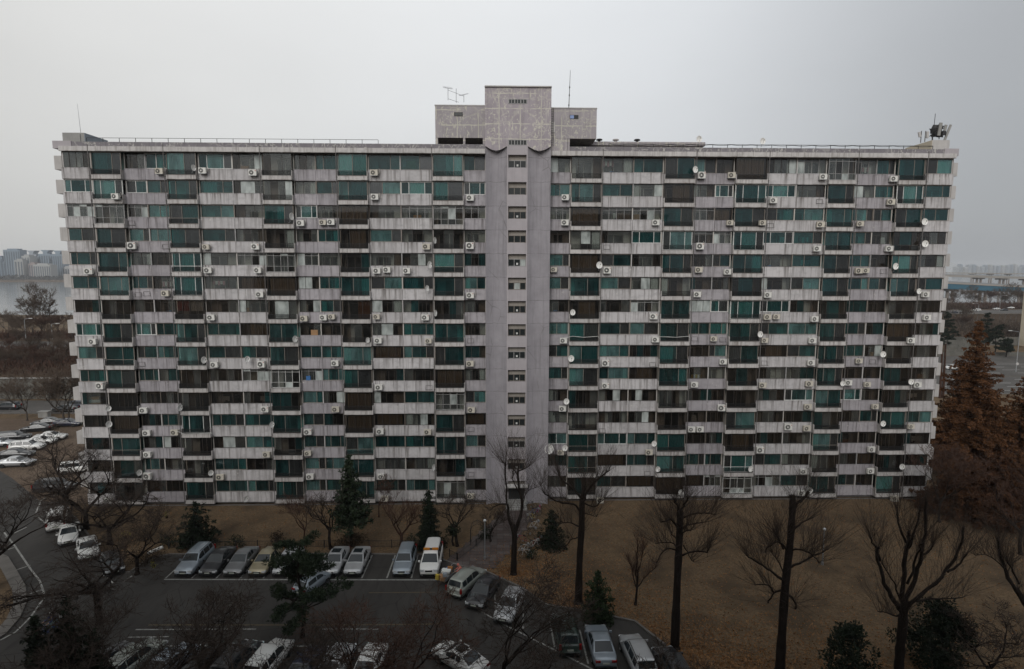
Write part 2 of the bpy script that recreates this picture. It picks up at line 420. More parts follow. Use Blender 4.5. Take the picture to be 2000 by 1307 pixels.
STY_L = ['dTdwTwddd TTttTt', 'wwwttTddd tTTwTw', 'gWgtTtdTw dbdgWg', 'ttttttddd tbtdkd', 'ttddwdgWg dkddTk', 'tttdwdbbd tttTtt', 'kkkkrddddt odkkk', 'wtwtttbtk kkdttd',
         'tTttttttt ttbttk'.replace('btt', 'btt'), 'tTtkkkgWg ttkkbd', 'kkkkkkkkt dbdtWt', 'kbktwtttt kbbdtb', 'ktkdkdtktt ttttt', 'kktkktktt tTddkd', 'kkkktttTt tTttgd']
STY_R = ['dddtTtdbd gWgttT', 'tttdbdwww dtdtwt', 'gbggTgbtt tttttt', 'dddwwgWww tttkkk', 'tbtktkttd tttkTd', 'tttddkkkd tTtttT', 'kbkgtdwww kkkkkk', 'tTttttTTt tttkbk',
         'tTtkTktTb tTtdkk', 'tttbtkdkd ktkkkk', 'dkddkkkkk wtwkkk', 'dkddkkktk kkktTt', 'wTwtTkkbk dtkkkk', 'ktbtTttwt ddkbkk', 'kktbbbgWg tttkTk']
STY = [[(a.replace(' ', '') + 'tttt')[:15], (b.replace(' ', '') + 'tttt')[:15]] for a, b in zip(STY_L, STY_R)]

REC = {'L': 0.0, 'W': .5, 'w': .65}
bld = empty('apartment_building', (0, 0, 0))
tag(bld, 'long grey fifteen-storey apartment block with teal windows and a central stair tower', 'building')

M['curt_w'] = mat('white_curtain_cloth', (.62, .64, .62), .9); M['curt_b'] = mat('beige_curtain_cloth', (.40, .33, .24), .9)
M['curt_o'] = mat('orange_brown_curtain_cloth', (.30, .14, .05), .9); M['curt_r'] = mat('red_cloth', (.36, .06, .05), .9)
M['curt_g'] = mat('pale_green_curtain_cloth', (.42, .58, .52), .9)
M['room'] = plain_conc('balcony_inner_wall', (.56, .53, .49), .2, .2)
M['room_dark'] = plain_conc('brown_inner_wall', (.15, .13, .112), .2, .2)
M['room_glass'] = mat('inner_window_glass', (.02, .024, .025), .15, spec=.5)
M['room_frame'] = mat('inner_window_frame', (.48, .46, .43), .6)

_cache = {}
def window_meshes(L, w, h, style, var):
    """frame mesh and panes [(mesh, x, z)] for an opening w x h; origin at its lower left corner"""
    key = (L, round(w, 2), round(h, 2), style, var)
    if key in _cache: return _cache[key]
    fr = {'t': ('f_bronze', .07), 'T': ('f_bronze', .07), 'w': ('f_white', .085), 'g': ('f_grey', .055), 'W': ('f_white' if var % 2 else 'f_grey', .06)}.get(style, ('f_dark', .045))
    ft = fr[1]; d0, d1 = 0, .09
    if style in 'tT': cuts = [[.42, .58], [.6, .4], [.26, .48, .26], [.33, .67], [.5, .5], [.7, .3]][var % 6]
    elif style == 'w': cuts = [.24, .52, .24] if (w > 2.8 or var % 2) else [.46, .54]
    elif style in 'gW': cuts = [.25] * 4 if w > 2.7 else [1 / 3] * 3
    else: cuts = [[.25] * 4, [.25] * 4, [.22, .5, .28], [.34, .33, .33], [.28, .4, .32]][var % 5] if w > 2.7 else [[1 / 3] * 3, [.5, .5], [.3, .4, .3], [.4, .6], [.25, .35, .4]][var % 5]
    mb = MB()
    mb.box(0, w, d0, d1, 0, ft); mb.box(0, w, d0, d1, h - ft, h)
    mb.box(0, ft, d0, d1, ft, h - ft); mb.box(w - ft, w, d0, d1, ft, h - ft)
    zs = [ft, h - ft]
    if style in 'gW':
        zs = [ft, h * (.80 if not L else .86), h - ft]
        if L and style == 'W': zs = [ft, h * .30, h * .86, h - ft]
    elif L and var % 7 == 3: zs = [ft, h * .30, h - ft]
    xs = [ft]; acc = 0
    for c in cuts[:-1]:
        acc += c; xs.append(ft + (w - 2 * ft) * acc)
    xs.append(w - ft)
    hm = ft * .42
    for x in xs[1:-1]: mb.box(x - hm, x + hm, d0 + .012, d1 - .012, ft, h - ft)
    for z in zs[1:-1]: mb.box(ft, w - ft, d0 + .02, d1 - .02, z - hm * .8, z + hm * .8)
    frame = mb.mesh('window', M[fr[0]])
    panes = []
    for i in range(len(xs) - 1):
        for j in range(len(zs) - 1):
            a = xs[i] + (hm if i else 0); b = xs[i + 1] - (hm if i < len(xs) - 2 else 0)
            c = zs[j] + (hm if j else 0); d = zs[j + 1] - (hm if j < len(zs) - 2 else 0)
            p = MB(); off = .035 + .018 * (i % 2)
            p.box(0, b - a, off, off + .006, 0, d - c)
            panes.append((p, a, c, i, j))
    _cache[key] = (frame, panes)
    return _cache[key]
_pm = {}
def pane_mesh(p, key, m):
    k = (key, m)
    if k not in _pm: _pm[k] = p.mesh('pane', M[m])
    return _pm[k]
_cm = {}
def curtain_mesh(w, h, m):
    k = (round(w, 1), round(h, 1), m)
    if k not in _cm:
        mb = MB(); n = max(6, int(w * 16)); r = random.Random(hash(k) & 255)
        ph = 0; prev = None
        for i in range(n + 1):
            ph += r.uniform(.6, 1.3); y = .045 * math.sin(ph * 1.6)
            cur = (w * i / n, y)
            if prev: mb.quad((prev[0], prev[1], 0), (cur[0], cur[1], 0), (cur[0], cur[1], h), (prev[0], prev[1], h))
            prev = cur
        _cm[k] = mb.mesh('curtain', M[m], True)
    return _cm[k]

def panel_mesh(w, kind):
    k = ('panel', round(w, 3), kind)
    if k not in _cache:
        mb = MB()
        if kind == 'L':
            mb.box(.0, w, 0, .12, 0, .44)                          # low front
            mb.box(0, .09, .12, .66, 0, 1.06); mb.box(w - .09, w, .12, .66, 0, 1.06)   # side cheeks
            mb.box(-.015, w + .015, -.02, .14, .44, .475)
        else:
            mb.box(.012, w - .012, 0, .12, 0, 1.20)
            mb.box(0, w, -.025, .15, 1.20, 1.25)                   # sill
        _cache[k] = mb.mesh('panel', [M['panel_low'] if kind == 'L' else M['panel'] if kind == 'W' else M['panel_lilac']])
    return _cache[k]
def railing_mesh(w):
    k = ('rail', round(w, 3))
    if k not in _cache:
        mb = MB()
        for z in (.08, .56): mb.box(.1, w - .1, .0, .035, z, z + .035)
        n = int(w / .10)
        for i in range(n + 1):
            x = .1 + (w - .2) * i / n; mb.box(x - .016, x + .016, .004, .032, .115, .56)
        _cache[k] = mb.mesh('railing', M['rail'])
    return _cache[k]

rw = random.Random(21)
for wing, (bays, yoff) in enumerate(((LEFT, 0.0), (RIGHT, RS))):
    for k in range(NF):
        zb = zf(k); top = (zf(k - 1) if k else ZT)
        slab = MB(); inner = MB()
        for bi, (kind, x0, x1) in enumerate(bays):
            style = STY[k][wing][bi]
            end = bi in (0, 14) and kind == 'W'
            r = .12 if end else REC[kind]
            y = yoff + r
            w = x1 - x0
            # parapet
            put('balcony_parapet' if kind == 'L' else 'wall_panel', panel_mesh(w, kind), bld, (x0, y, zb))
            z0 = zb + (.50 if kind == 'L' else 1.255); h = top - .03 - z0
            var = rw.randrange(42)
            open_l = kind == 'L'
            wy = y + (.28 if open_l else .17)
            inset = .05 if kind == 'L' else .015
            frame, panes = window_meshes(open_l, w - 2 * inset, h, {'k': 'd', 'b': 'd', 'r': 'd', 'o': 'd'}.get(style, style), var)
            wo = put('balcony_window' if open_l else 'window', frame, bld, (x0 + inset, wy, z0))
            np_ = len({p[3] for p in panes})
            for (p, a, c, i, j) in panes:
                q = rw.random()
                if style in 'tTw':
                    g = 'g_teal' if q < .42 else 'g_teal2' if q < .78 else 'g_teal3'
                    if np_ > 1 and ((i == np_ - 1 and var % 3) or (i == 0 and not var % 3)) and rw.random() < .6: g = 'g_screen'
                elif style in 'gW': g = 'g_clear' if q < .6 else ('g_frost' if q < .72 else 'g_smoke')
                elif style == 'd': g = 'g_clear' if q < .55 else ('g_frost' if q < .66 else 'g_smoke')
                elif style == 'k': g = 'g_smoke' if q < .6 else 'g_clear' if q < .85 else 'g_teal2'
                else: g = 'g_smoke'
                put('pane', pane_mesh(p, (open_l, round(w, 2), round(h, 2), 'd' if style in 'kbro' else style, var, i, j), g), wo, (a, 0, c))
            # curtains and blinds behind the glass
            def curtain(f0, f1, m, dy=.25, hh=1.0):
                cw = (w - .3) * (f1 - f0)
                put('curtain', curtain_mesh(cw, h * hh - .05, m), wo, (.1 + (w - .3) * f0, dy, .03 + h * (1 - hh)))
            q = rw.random()
            if style == 'T': curtain(*((.05, .50) if q < .4 else (.42, .97) if q < .85 else (.02, .98)), 'curt_w' if q < .6 else 'curt_g')
            elif style == 't' and q < .42: curtain(*((.0, .25) if q < .2 else (.7, .98)), 'curt_g' if q < .25 else 'curt_w')
            elif style == 'w' and q < .5: curtain(.3, .8, 'curt_g')
            elif style == 'b': curtain(*((.05, .95) if q < .6 else (.3, .9)), 'curt_b', .3)
            elif style == 'o': curtain(.55, .98, 'curt_o', .2)
            elif style == 'r': curtain(.02, .45, 'curt_r', .2, .6); curtain(.5, .95, 'curt_w', .24, .6)
            elif style == 'd' and q < .45: curtain(*((.0, .28) if q < .2 else (.74, 1.0)), 'curt_w')
            # balcony floor, ceiling line and the rooms' inner wall with its sliding window
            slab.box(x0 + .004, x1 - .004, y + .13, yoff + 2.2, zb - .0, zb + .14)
            iy = yoff + (1.75 if kind == 'L' else 1.7)
            mi = 1 if style in 'bo' or (style == 'k' and rw.random() < .45) else 0
            inner.box(x0 + .01, x1 - .01, iy, iy + .12, zb + .14, top, mi)
            inner.box(x1 - .05, x1 + .05, max(y, yoff + REC[bays[min(bi + 1, 14)][0]]) + .16, iy, zb + .14, top, mi)
            iw = w * rw.uniform(.45, .7); ix = x0 + (w - iw) * rw.uniform(.2, .8); iz = zb + (.3 if kind == 'L' else .95)
            inner.box(ix, ix + iw, iy - .03, iy - .006, iz, top - .45, 2)
            for t_ in (0, .5, 1): inner.box(ix + iw * t_ - .035, ix + iw * t_ + .035, iy - .055, iy - .031, iz, top - .45, 3)
            inner.box(ix - .03, ix + iw + .03, iy - .056, iy - .03, top - .45, top - .38, 3); inner.box(ix - .03, ix + iw + .03, iy - .056, iy - .03, iz - .06, iz, 3)
            if bi < 14 and bays[bi + 1][0] == kind and kind != 'L' and rw.random() < .75:       # post between two windows of one bay pair
                pk = ('post', round(top - zb, 2), rw.randrange(3))
                if pk not in _cache:
                    pmb = MB(); pmb.box(-.055, .055, .06, .2, 1.256, top - zb - .004); _cache[pk] = pmb.mesh('window_post', M[('conc_pale', 'f_grey', 'f_bronze')[pk[2]]])
                put('window_post', _cache[pk], bld, (x1, y, zb))
            if kind == 'L' and style != 'W':
                put('railing', railing_mesh(w), bld, (x0, y + .03, zb + .46))
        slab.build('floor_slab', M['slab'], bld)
        inner.build('inner_wall', [M['room'], M['room_dark'], M['room_glass'], M['room_frame']], bld)

# end walls, back wall and plinth of the wings
for wing, (xa, xb, yo) in enumerate(((-48.92, -1.66, 0), (5.75, 52.92, RS))):
    mb = MB()
    xe0, xe1 = (xa - .0, xa + .2) if wing == 0 else (xb - .2, xb)
    mb.box(xe0 + .003, xe1 - .003, yo + .3, yo + BD, 0, ZT)
    mb.build('end_wall', M['conc_pale'], bld)
    mb = MB(); mb.box(xa, xb, yo + BD - .25, yo + BD, 0, ZT); mb.build('back_wall', M['conc_pale'], bld)
    mb = MB(); mb.box(xa + .02, xb - .02, yo + 1.0, yo + 1.3, -.5, .36); mb.build('plinth', M['conc_dark'], bld)
    mb = MB(); mb.box(xa + .3, xb - .3, yo + .35, yo + .6, -.2, .03); mb.build('foundation_kerb', M['conc_dark'], bld)
    mb = MB(); mb.box(xa + .25, xb - .25, yo + 2.3, yo + BD - .3, -.4, ZT - .05); mb.build('core', M['room_dark'], bld)
    # boxes on the end wall, one for each floor
    for k in range(NF):
        mb = MB(); zz = zf(k) + 1.35
        x_ = (at_y(107, 330, yo + 2.2).x, xa - .004) if wing == 0 else (xb + .004, at_y(1869.5, 342, yo + 2.2).x)
        mb.box(*x_, yo + 2.2, yo + 4.0, zz, zz + 1.55)
        mb.build('end_balcony', M['conc_pale'], bld)
    # roof: fascia following the bays, dark parapet above it
    bays = (LEFT, RIGHT)[wing]
    for bi, (kind, x0, x1) in enumerate(bays):
        y = yo + (.0 if kind == 'L' else .0)
        mb = MB(); mb.box(0, x1 - x0 - .012, 0, .2, 0, .53); mb.box(-.0, x1 - x0 - .012, .201, .85, 0.02, .1)
        mb.build('roof_fascia', M['fascia'], bld, (x0 + .006, y - .08, ZT))
    mb = MB(); mb.box(xa + .5 if wing == 0 else xa, xb if wing == 0 else xb - .9, yo + .16, yo + .4, ZT + .45, ZT + 1.05)
    mb.build('roof_parapet', M['roofband'], bld)
    mb = MB(); mb.box(xa + .05, xb - .05, yo + .45, yo + BD, ZT, ZT + .25); mb.build('roof_slab', M['conc_dark'], bld)
    # roof corner blocks
    mb = MB()
    if wing == 0: mb.box(xa - .72, xa + 1.3, yo + .1, yo + 1.6, ZT + .30, ZT + 1.12)
    else: mb.box(xb - 1.3, xb + .35, yo + .1, yo + 1.6, ZT + .30, ZT + 1.12)
    mb.build('roof_corner', M['shaft_mid'], bld)
# boxes at both ends of the roof
mb = MB(); mb.box(-48.85, -46.45, .62, 4.5, ZT + .26, 43.26); mb.build('stair_head', [M['conc']], bld)
mb = MB(); mb.box(-46.449, -46.40, .63, 4.5, ZT + .26, 43.25); mb.build('stair_head_side', [M['bluegrey']], bld)
mb = MB(); mb.box(50.45, 52.5, 1.5, 6.0, ZT + .26, 43.34); mb.build('stair_head', [M['conc_pale']], bld)
mb = MB(); mb.box(50.40, 50.449, 1.51, 6.0, ZT + .26, 43.33); mb.build('stair_head_side', [M['cream']], bld)
mb = MB(); mb.cyl((-46.9, .58, ZT + 1.0), (-46.9, .58, 43.1), .06, 8); mb.build('pipe', M['conc'], bld)

# drainpipes between bays
for x, yy in ((-45.72, -.05), (-37.46, -.05), (-26.85, -.05), (-18.38, -.05), (-7.7, -.05), (11.8, RS - .05), (22.62, RS - .05), (31.07, RS - .05), (41.47, RS - .05), (49.62, RS - .05)):
    mb = MB(); mb.cyl((x, yy - .02, .2), (x, yy - .02, ZT + .75), .045, 8)
    for k in range(NF): mb.box(x - .07, x + .07, yy - .08, yy + .03, zf(k) + .3, zf(k) + .36)
    mb.build('drainpipe', M['conc_dark'], bld)

# ------------------------------------------------------------------ stair tower
TX0, TX1, TY = -1.66, 5.75, .15
SX0, SX1 = .78, 3.14            # the window strip between two hollowed flanks
def flank(xa, xb):
    mb = MB(); n = 12
    for i in range(n):
        a0, a1 = i / n, (i + 1) / n
        p0 = (xa + (xb - xa) * a0, TY + .5 * math.sin(PI * a0)); p1 = (xa + (xb - xa) * a1, TY + .5 * math.sin(PI * a1))
        mb.quad((p0[0], p0[1], 0), (p1[0], p1[1], 0), (p1[0], p1[1], 42.0), (p0[0], p0[1], 42.0))
    return mb.build('tower_flank', M['shaft'], bld, smooth=True)
flank(TX0 + .002, SX0); flank(SX1, TX1 - .002)
# storey lines on the flanks
strip_w = SX1 - SX0
ox0, ox1 = .92, 3.0
for k in range(NF):
    zb = zf(k); top = (zf(k - 1) if k else ZT)
    zo = top - 1.50
    mb = MB()
    mb.box(SX0 + .004, SX1 - .004, TY - .1, TY + .35, zb if k < NF - 1 else 0, zo)             # wall under the opening
    mb.box(SX0 + .004, ox0, TY - .1, TY + .35, zo, top - .08); mb.box(ox1, SX1 - .004, TY - .1, TY + .35, zo, top - .08)
    mb.box(SX0 + .004, SX1 - .004, TY - .1, TY + .35, top - .08, top)
    mb.build('tower_wall', M['shaft_mid'], bld)
    mb = MB(); mb.box(ox0, ox1, TY + .36, TY + .5, zo, top - .08); mb.build('recess_wall', M['beige'], bld)
    if k == NF - 1: continue
    wz, wh = zo + .02, .84
    wm = MB(); ww = ox1 - ox0 - .04
    for (a, b, c, d) in ((0, ww, 0, .06), (0, ww, wh - .06, wh), (0, .06, .06, wh - .06), (ww - .06, ww, .06, wh - .06), (ww * .34 - .035, ww * .34 + .035, .06, wh - .06), (ww * .68 - .025, ww * .68 + .025, .06, wh - .06)):
        wm.box(a, b, 0, .07, c, d)
    wo = wm.build('stair_window', M['f_bronze'] if k % 4 else M['f_grey'], bld, (ox0 + .02, TY + .27, wz))
    for i, (a, b) in enumerate(((.06, ww * .34 - .04), (ww * .34 + .04, ww * .68 - .03), (ww * .68 + .03, ww - .06))):
        p = MB(); p.box(a, b, .03, .036, .06, wh - .06)
        p.build('pane', M['room_glass'] if (i + k) % 3 else M['g_frost'] if k in (4, 5) else M['room_glass'], wo)
    if k % 2 == 0 or k > 6:
        p = MB(); p.box(ww * .46, ww * .56, .02, .028, .18, .40); p.build('notice', M['f_white'], wo)
# patched head of the tower with its scalloped lower edge
mb = MB()
poly = [(TX0 - .04, 48.4), (TX0 - .04, 41.95)]
for i in range(9):
    a = i / 8; poly.append((TX0 + (SX0 - TX0) * a, 41.95 - .50 * (1 - abs(2 * a - 1) ** 1.2)))
poly += [(SX0, 41.93), (SX0, 42.1), (ox0, 42.1), (ox0, 42.72), (ox1, 42.72), (ox1, 42.1), (SX1, 42.1), (SX1, 41.93)]
for i in range(9):
    a = i / 8; poly.append((SX1 + (TX1 - SX1) * a, 41.95 - .50 * (1 - abs(2 * a - 1) ** 1.2)))
poly += [(TX1 + .0, 41.95), (TX1 + .0, 48.4)]
xs_ = []
for p in poly:
    if not xs_ or (abs(p[0] - xs_[-1][0]) + abs(p[1] - xs_[-1][1])) > 1e-4: xs_.append(p)
# upper opening cut: build the front in bands so both openings are real holes
UO = (46.62, 47.12)
low = [(x, min(z, UO[0])) for x, z in xs_]
mb.prism(low, 'y', TY - .06, TY + .0)
mb.box(TX0 - .04, ox0 + .02, TY - .06, TY, UO[0], UO[1]); mb.box(ox1 - .02, TX1, TY - .06, TY, UO[0], UO[1]); mb.box(TX0 - .04, TX1, TY - .06, TY, UO[1], 48.4)
mb.build('tower_head', M['patched'], bld)
mb = MB(); mb.box(TX0 + .02, TX1 - .06, TY + .002, TY + 7.0, 42.0, 48.36); mb.build('tower_core', M['patched_b'], bld)
mb = MB(); mb.box(TX0 - .06, TX1 + .02, TY - .24, TY + 7.02, 48.4, 48.52); mb.build('tower_coping', M['conc_pale'], bld)
for z0_, z1_ in (UO, (42.12, 42.70)):
    wm = MB(); wm.box(ox0, ox1, TY - .10, TY - .065, z0_, z0_ + .05); wm.box(ox0, ox1, TY - .10, TY - .065, z1_ - .05, z1_)
    for i in range(7): x = ox0 + (ox1 - ox0 - .05) * i / 6; wm.box(x, x + (.05 if i % 2 else .09), TY - .10, TY - .065, z0_ + .05, z1_ - .05)
    vo = wm.build('vent_window', M['f_grey'], bld)
    p = MB(); p.box(ox0 + .05, ox1 - .05, TY - .075, TY - .070, z0_ + .05, z1_ - .05); p.build('pane', M['room_glass'], vo)
mb = MB(); mb.box(SX0 + .004, SX1 - .004, TY - .1, TY + .35, ZT, 42.1); mb.build('tower_wall', M['shaft_mid'], bld)
# slack cables under the scallops
for xa, xb in ((TX0, SX0), (SX1, TX1)):
    for s in range(2):
        mb = MB(); mb.tube([(xa + (xb - xa) * i / 10, TY - .18 - .03 * s, 41.98 - (.50 + .08 * s) * math.sin(PI * i / 10)) for i in range(11)], .022, 5)
        mb.build('cable', M['black'], bld)
# lower blocks beside the tower head
def roof_block(xa, xb, z1, slots, wx):
    ya = TY + .65
    mb = MB()
    mb.box(xa, xb, ya, ya + 7, 43.05, z1)
    mb.build('machine_room', M['patched_b'], bld)
    mb = MB(); mb.box(xa - .05, xb + .05, ya - .05, ya + 7.05, z1, z1 + .1); mb.build('coping', M['conc_pale'], bld)
    mb = MB()
    for a, b in slots: mb.box(a, b, ya + .02, ya + 6.9, ZT + .25, 43.05)
    mb.build('pier', M['patched_b'], bld)
    wm = MB(); z = z1 - 1.15
    wm.box(wx, wx + 1.0, ya - .03, ya + .0, z, z + .45); wo = wm.build('window', M['f_dark'], bld)
    for i in range(2):
        p = MB(); p.box(wx + .05 + i * .47, wx + .48 + i * .47, ya - .045, ya - .031, z + .05, z + .40); p.build('pane', M['room_glass'] if i or wx < 0 else mat('blue_paper', (.25, .33, .55)), wo)
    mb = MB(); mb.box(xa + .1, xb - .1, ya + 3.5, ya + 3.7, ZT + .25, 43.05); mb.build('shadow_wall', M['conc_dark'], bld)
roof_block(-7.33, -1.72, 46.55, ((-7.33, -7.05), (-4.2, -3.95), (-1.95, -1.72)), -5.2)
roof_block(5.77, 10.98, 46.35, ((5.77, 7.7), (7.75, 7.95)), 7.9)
mb = MB(); mb.box(5.78, 6.25, TY + .58, TY + .645, 43.7, 44.85); mb.build('hatch', M['conc_pale'], bld)
mb = MB()
for i in range(16): mb.box(5.80, 6.05, TY + .5, TY + .53, 42.3 + i * .26, 42.33 + i * .26)
for x in (5.79, 6.04): mb.box(x, x + .03, TY + .49, TY + .54, 42.2, 46.4)
mb.build('ladder', M['black'], bld)
# low penthouse on the right
PY = RS + 3.0
mb = MB(); mb.box(10.7, 24.2, PY + .25, PY + 6, ZT + .25, 43.0); mb.build('penthouse_wall', M['patched_b'], bld)
mb = MB(); mb.box(10.4, 24.6, PY, PY + 6.3, 43.0, 43.42); mb.build('penthouse_roof', M['patched_b'], bld)
for xa, xb, n in ((12.6, 15.0, 3), (17.0, 17.7, 1), (20.0, 21.6, 2)):
    wm = MB(); wm.box(xa, xb, PY + .2, PY + .249, 42.2, 42.72); wo = wm.build('window', M['f_bronze'], bld)
    for i in range(n):
        d = (xb - xa - .05) / n; p = MB(); p.box(xa + .05 + i * d, xa + d * (i + 1), PY + .185, PY + .199, 42.25, 42.67); p.build('pane', M['room_glass'], wo)
# roof railings
def roof_rail(xa, xb, y, z, h, n):
    mb = MB(); mb.box(xa, xb, y - .02, y + .02, z + h - .04, z + h)
    for i in range(n + 1): x = xa + (xb - xa) * i / n; mb.box(x - .022, x + .022, y - .022, y + .022, z, z + h - .04)
    o = mb.build('roof_railing', M['rail'], bld)
roof_rail(-46.0, -13.7, .3, ZT + 1.0, .52, 18)
roof_rail(12.5, 50.3, RS + .3, ZT + 1.0, .46, 22)
mb = MB(); mb.tube([(12.5 + 37.8 * i / 120, RS + .26, ZT + 1.40 - .09 * abs(math.sin(i * PI / 7.5))) for i in range(121)], .03, 5); mb.build('cable', M['black'], bld)
for x, y, z in ((12.0, PY + 1, 43.42), (14.0, PY + 1, 43.42), (16.6, PY + 1, 43.42)):
    mb = MB(); mb.cyl((x, y, z), (x, y, z + .32), .16, 10); mb.lathe([(.02, .32), (.36, .34), (.40, .42), (.30, .50), (.02, .52)], (x, y, z), 12)
    mb.build('roof_vent', M['black'] if x != 14.0 else M['conc_pale'], bld)
# entrance steps
mb = MB()
for i in range(5): mb.box(.7, 3.2, -1.6 + i * .3, -.0 , .0 if i == 0 else .15 * i, .15 * (i + 1))
mb.build('entrance_steps', M['conc'], bld)
mb = MB(); mb.box(1.0, 2.9, TY - .14, TY - .101, .75, 2.3); mb.build('entrance_door', M['room_glass'], bld)
mb = MB(); mb.box(.6, 3.3, -.9, TY - .1, 2.45, 2.6); mb.build('entrance_canopy', M['conc_pale'], bld)
# ================================================================== ground, roads, river
def ground_mat(name, a, b, c2=None, sc=1.0, leaf=None, bump=.5):
    m = mat(name, a, .95, spec=.1); t = NT(m); p = t.pos((1, 1, 1))
    big = t.noise(p, .11 * sc, 5, .6); mid = t.noise(p, .9 * sc, 6, .65); fine = t.noise(p, 14 * sc, 4, .7)
    c = t.mix(t.rng(big, .35, .65), a, b)
    c = t.mix(t.rng(mid, .42, .68, 0, .6), c, tuple(x * .55 for x in a))
    c = t.mix(t.rng(fine, .45, .75, 0, .5), c, tuple(min(1, x * 1.7) for x in a))
    spk = t.noise(p, 4.5 * sc, 4, .75)
    c = t.mix(t.rng(spk, .50, .66, 0, .75), c, tuple(x * .42 for x in a)); c = t.mix(t.rng(spk, .46, .34, 0, .6), c, tuple(min(1, x * 1.75) for x in a))
    if c2: c = t.mix(t.math('MULTIPLY', t.rng(t.noise(p, .16 * sc, 5, .6), .48, .62), .9), c, c2)
    t.base(c); t.bump(t.noise(p, 9 * sc, 6, .7), bump, .06)
    return m
M['lawn'] = ground_mat('dry_winter_grass', (.108, .075, .046), (.144, .100, .060), (.068, .049, .032))
M['soil'] = ground_mat('bare_soil', (.10, .072, .052), (.13, .10, .075))
M['wood_floor'] = ground_mat('embankment_scrub', (.075, .055, .040), (.11, .075, .048))
def asphalt(name, a):
    m = mat(name, (a, a * .97, a * .93), .85, spec=.25); t = NT(m); p = t.pos((1, 1, 1))
    c0 = (a, a * .93, a * .86)
    c = t.mix(t.rng(t.noise(p, .18, 5), .35, .65), c0, tuple(x * 1.45 for x in c0))
    c = t.mix(t.rng(t.noise(t.pos((1.4, .25, 1)), 1, 5, .65), .48, .72, 0, .55), c, tuple(x * .5 for x in c0))
    vo = t.n('ShaderNodeTexVoronoi', feature='DISTANCE_TO_EDGE'); vo.inputs['Scale'].default_value = .22; t.l(t.pos((1, 1, 1)), vo.inputs['Vector'])
    c = t.mix(t.math('MULTIPLY', t.rng(vo.outputs['Distance'], .003, .008, 1, 0), .6), c, tuple(x * .4 for x in c0))
    c = t.mix(t.rng(t.noise(p, 30, 2), .5, .8, 0, .35), c, tuple(x * 2 for x in c0))
    t.base(c); t.bump(t.noise(p, 40, 3), .25, .01)
    return m
M['asphalt'] = asphalt('worn_asphalt', .034)
M['asphalt_road'] = asphalt('road_asphalt', .062)
def worn_paint(name, c, wear=.5):
    m = mat(name, c, .8); t = NT(m)
    t.base(t.mix(t.rng(t.noise(t.pos((3, 3, 3)), 1, 6, .75), .62 - wear * .2, .68, 0, .85), c, (.07, .068, .065)))
    return m
M['line'] = worn_paint('worn_white_marking', (.27, .27, .255), .75)
M['yellow'] = worn_paint('worn_yellow_marking', (.105, .078, .035), 1.1)
M['kerb'] = plain_conc('kerb_stone', (.15, .14, .13), .3, .1)

def sheet(name, pts, z, m, kind='structure', parent=None):
    mb = MB(); mb.quad(*[(p[0], p[1], z) for p in pts])
    o = mb.build(name, m, parent)
    if kind: o['kind'] = kind
    return o
def G(px, py, z=0.0):
    p = at_z(px, py, z); return (p.x, p.y)
E_ = 5000
mb = MB()
# one sheet of ground, falling away to the river bank behind the block
prof = [(-600, 0), (250, 0), (330, -3.0), (400, -7.6), (430, -9.5), (1740, -9.5)]
for (y0, z0), (y1, z1) in zip(prof[:-1], prof[1:]):
    mb.quad((-E_, y0, z0), (E_, y0, z0), (E_, y1, z1), (-E_, y1, z1))
for (y0, z0), (y1, z1) in zip([(1740, -9.5), (1775, -5), (1900, -1)], [(1775, -5), (1900, -1), (E_, 4)]): mb.quad((-E_, y0, z0), (300, y0, z0), (300, y1, z1), (-E_, y1, z1))
mb.quad((300, 1740, -9.5), (E_, 1740, -9.5), (E_, E_, -9.5), (300, E_, -9.5))
tag(mb.build('ground', M['lawn']), kind='structure')

ASP = [(1420, 1420), (1300, 1262), (1240, 1215), (1150, 1196), (1068, 1183), (1020, 1150), (955, 1120), (905, 1108), (868, 1096), (852, 1084), (590, 1083), (330, 1084), (290, 1092), (255, 1118), (226, 1122), (200, 1086),
       (172, 1045), (146, 1010), (130, 985), (140, 962), (150, 950), (168, 935)]
asp = [G(*p) for p in ASP] + [(-49.6, 1.0), (-52.0, 9), (-58, 20), (-70, 36), (-78, 39), (-120, 39), (-120, -62), (40, -62)]
sheet('parking_asphalt', asp, .005, M['asphalt'])
sheet('car_park_soil', [(-49.6, 1.2), (-52.0, 9.2), (-58, 20.2), (-63, 28), (-66, 42), (-110, 42), (-110, 24), (-80, 20), (-66, 10), (-56, 2)], .009, M['soil'])

def kerb(pts, w=.18, h=.13, name='kerb', m='kerb'):
    mb = MB(); pts = [Vector((p[0], p[1], 0)) for p in pts]
    for a, b in zip(pts[:-1], pts[1:]):
        d = (b - a); n = Vector((-d.y, d.x, 0)).normalized() * w / 2
        L = d.length; k = max(1, int(L / 1.0)); d2 = d / k
        for i in range(k):
            c = a + d2 * (i + .5); mb.obox((c.x, c.y, h / 2), d2 * .5 * .985, n, (0, 0, h / 2))
    o = mb.build(name, M[m]); o['kind'] = 'structure'; return o
kerb([G(*p) for p in ASP[1:-4]])
isl = [G(-40, 1075), G(4, 1092), G(22, 1122), G(37, 1150), G(40, 1178), G(26, 1210), G(0, 1240), G(-60, 1280)]
isl_in = [(x - .2, y) for x, y in isl]
sheet('island_lawn', isl + [G(-250, 1300), G(-250, 1070)], .02, M['lawn'])
kerb(isl, .9, .14)

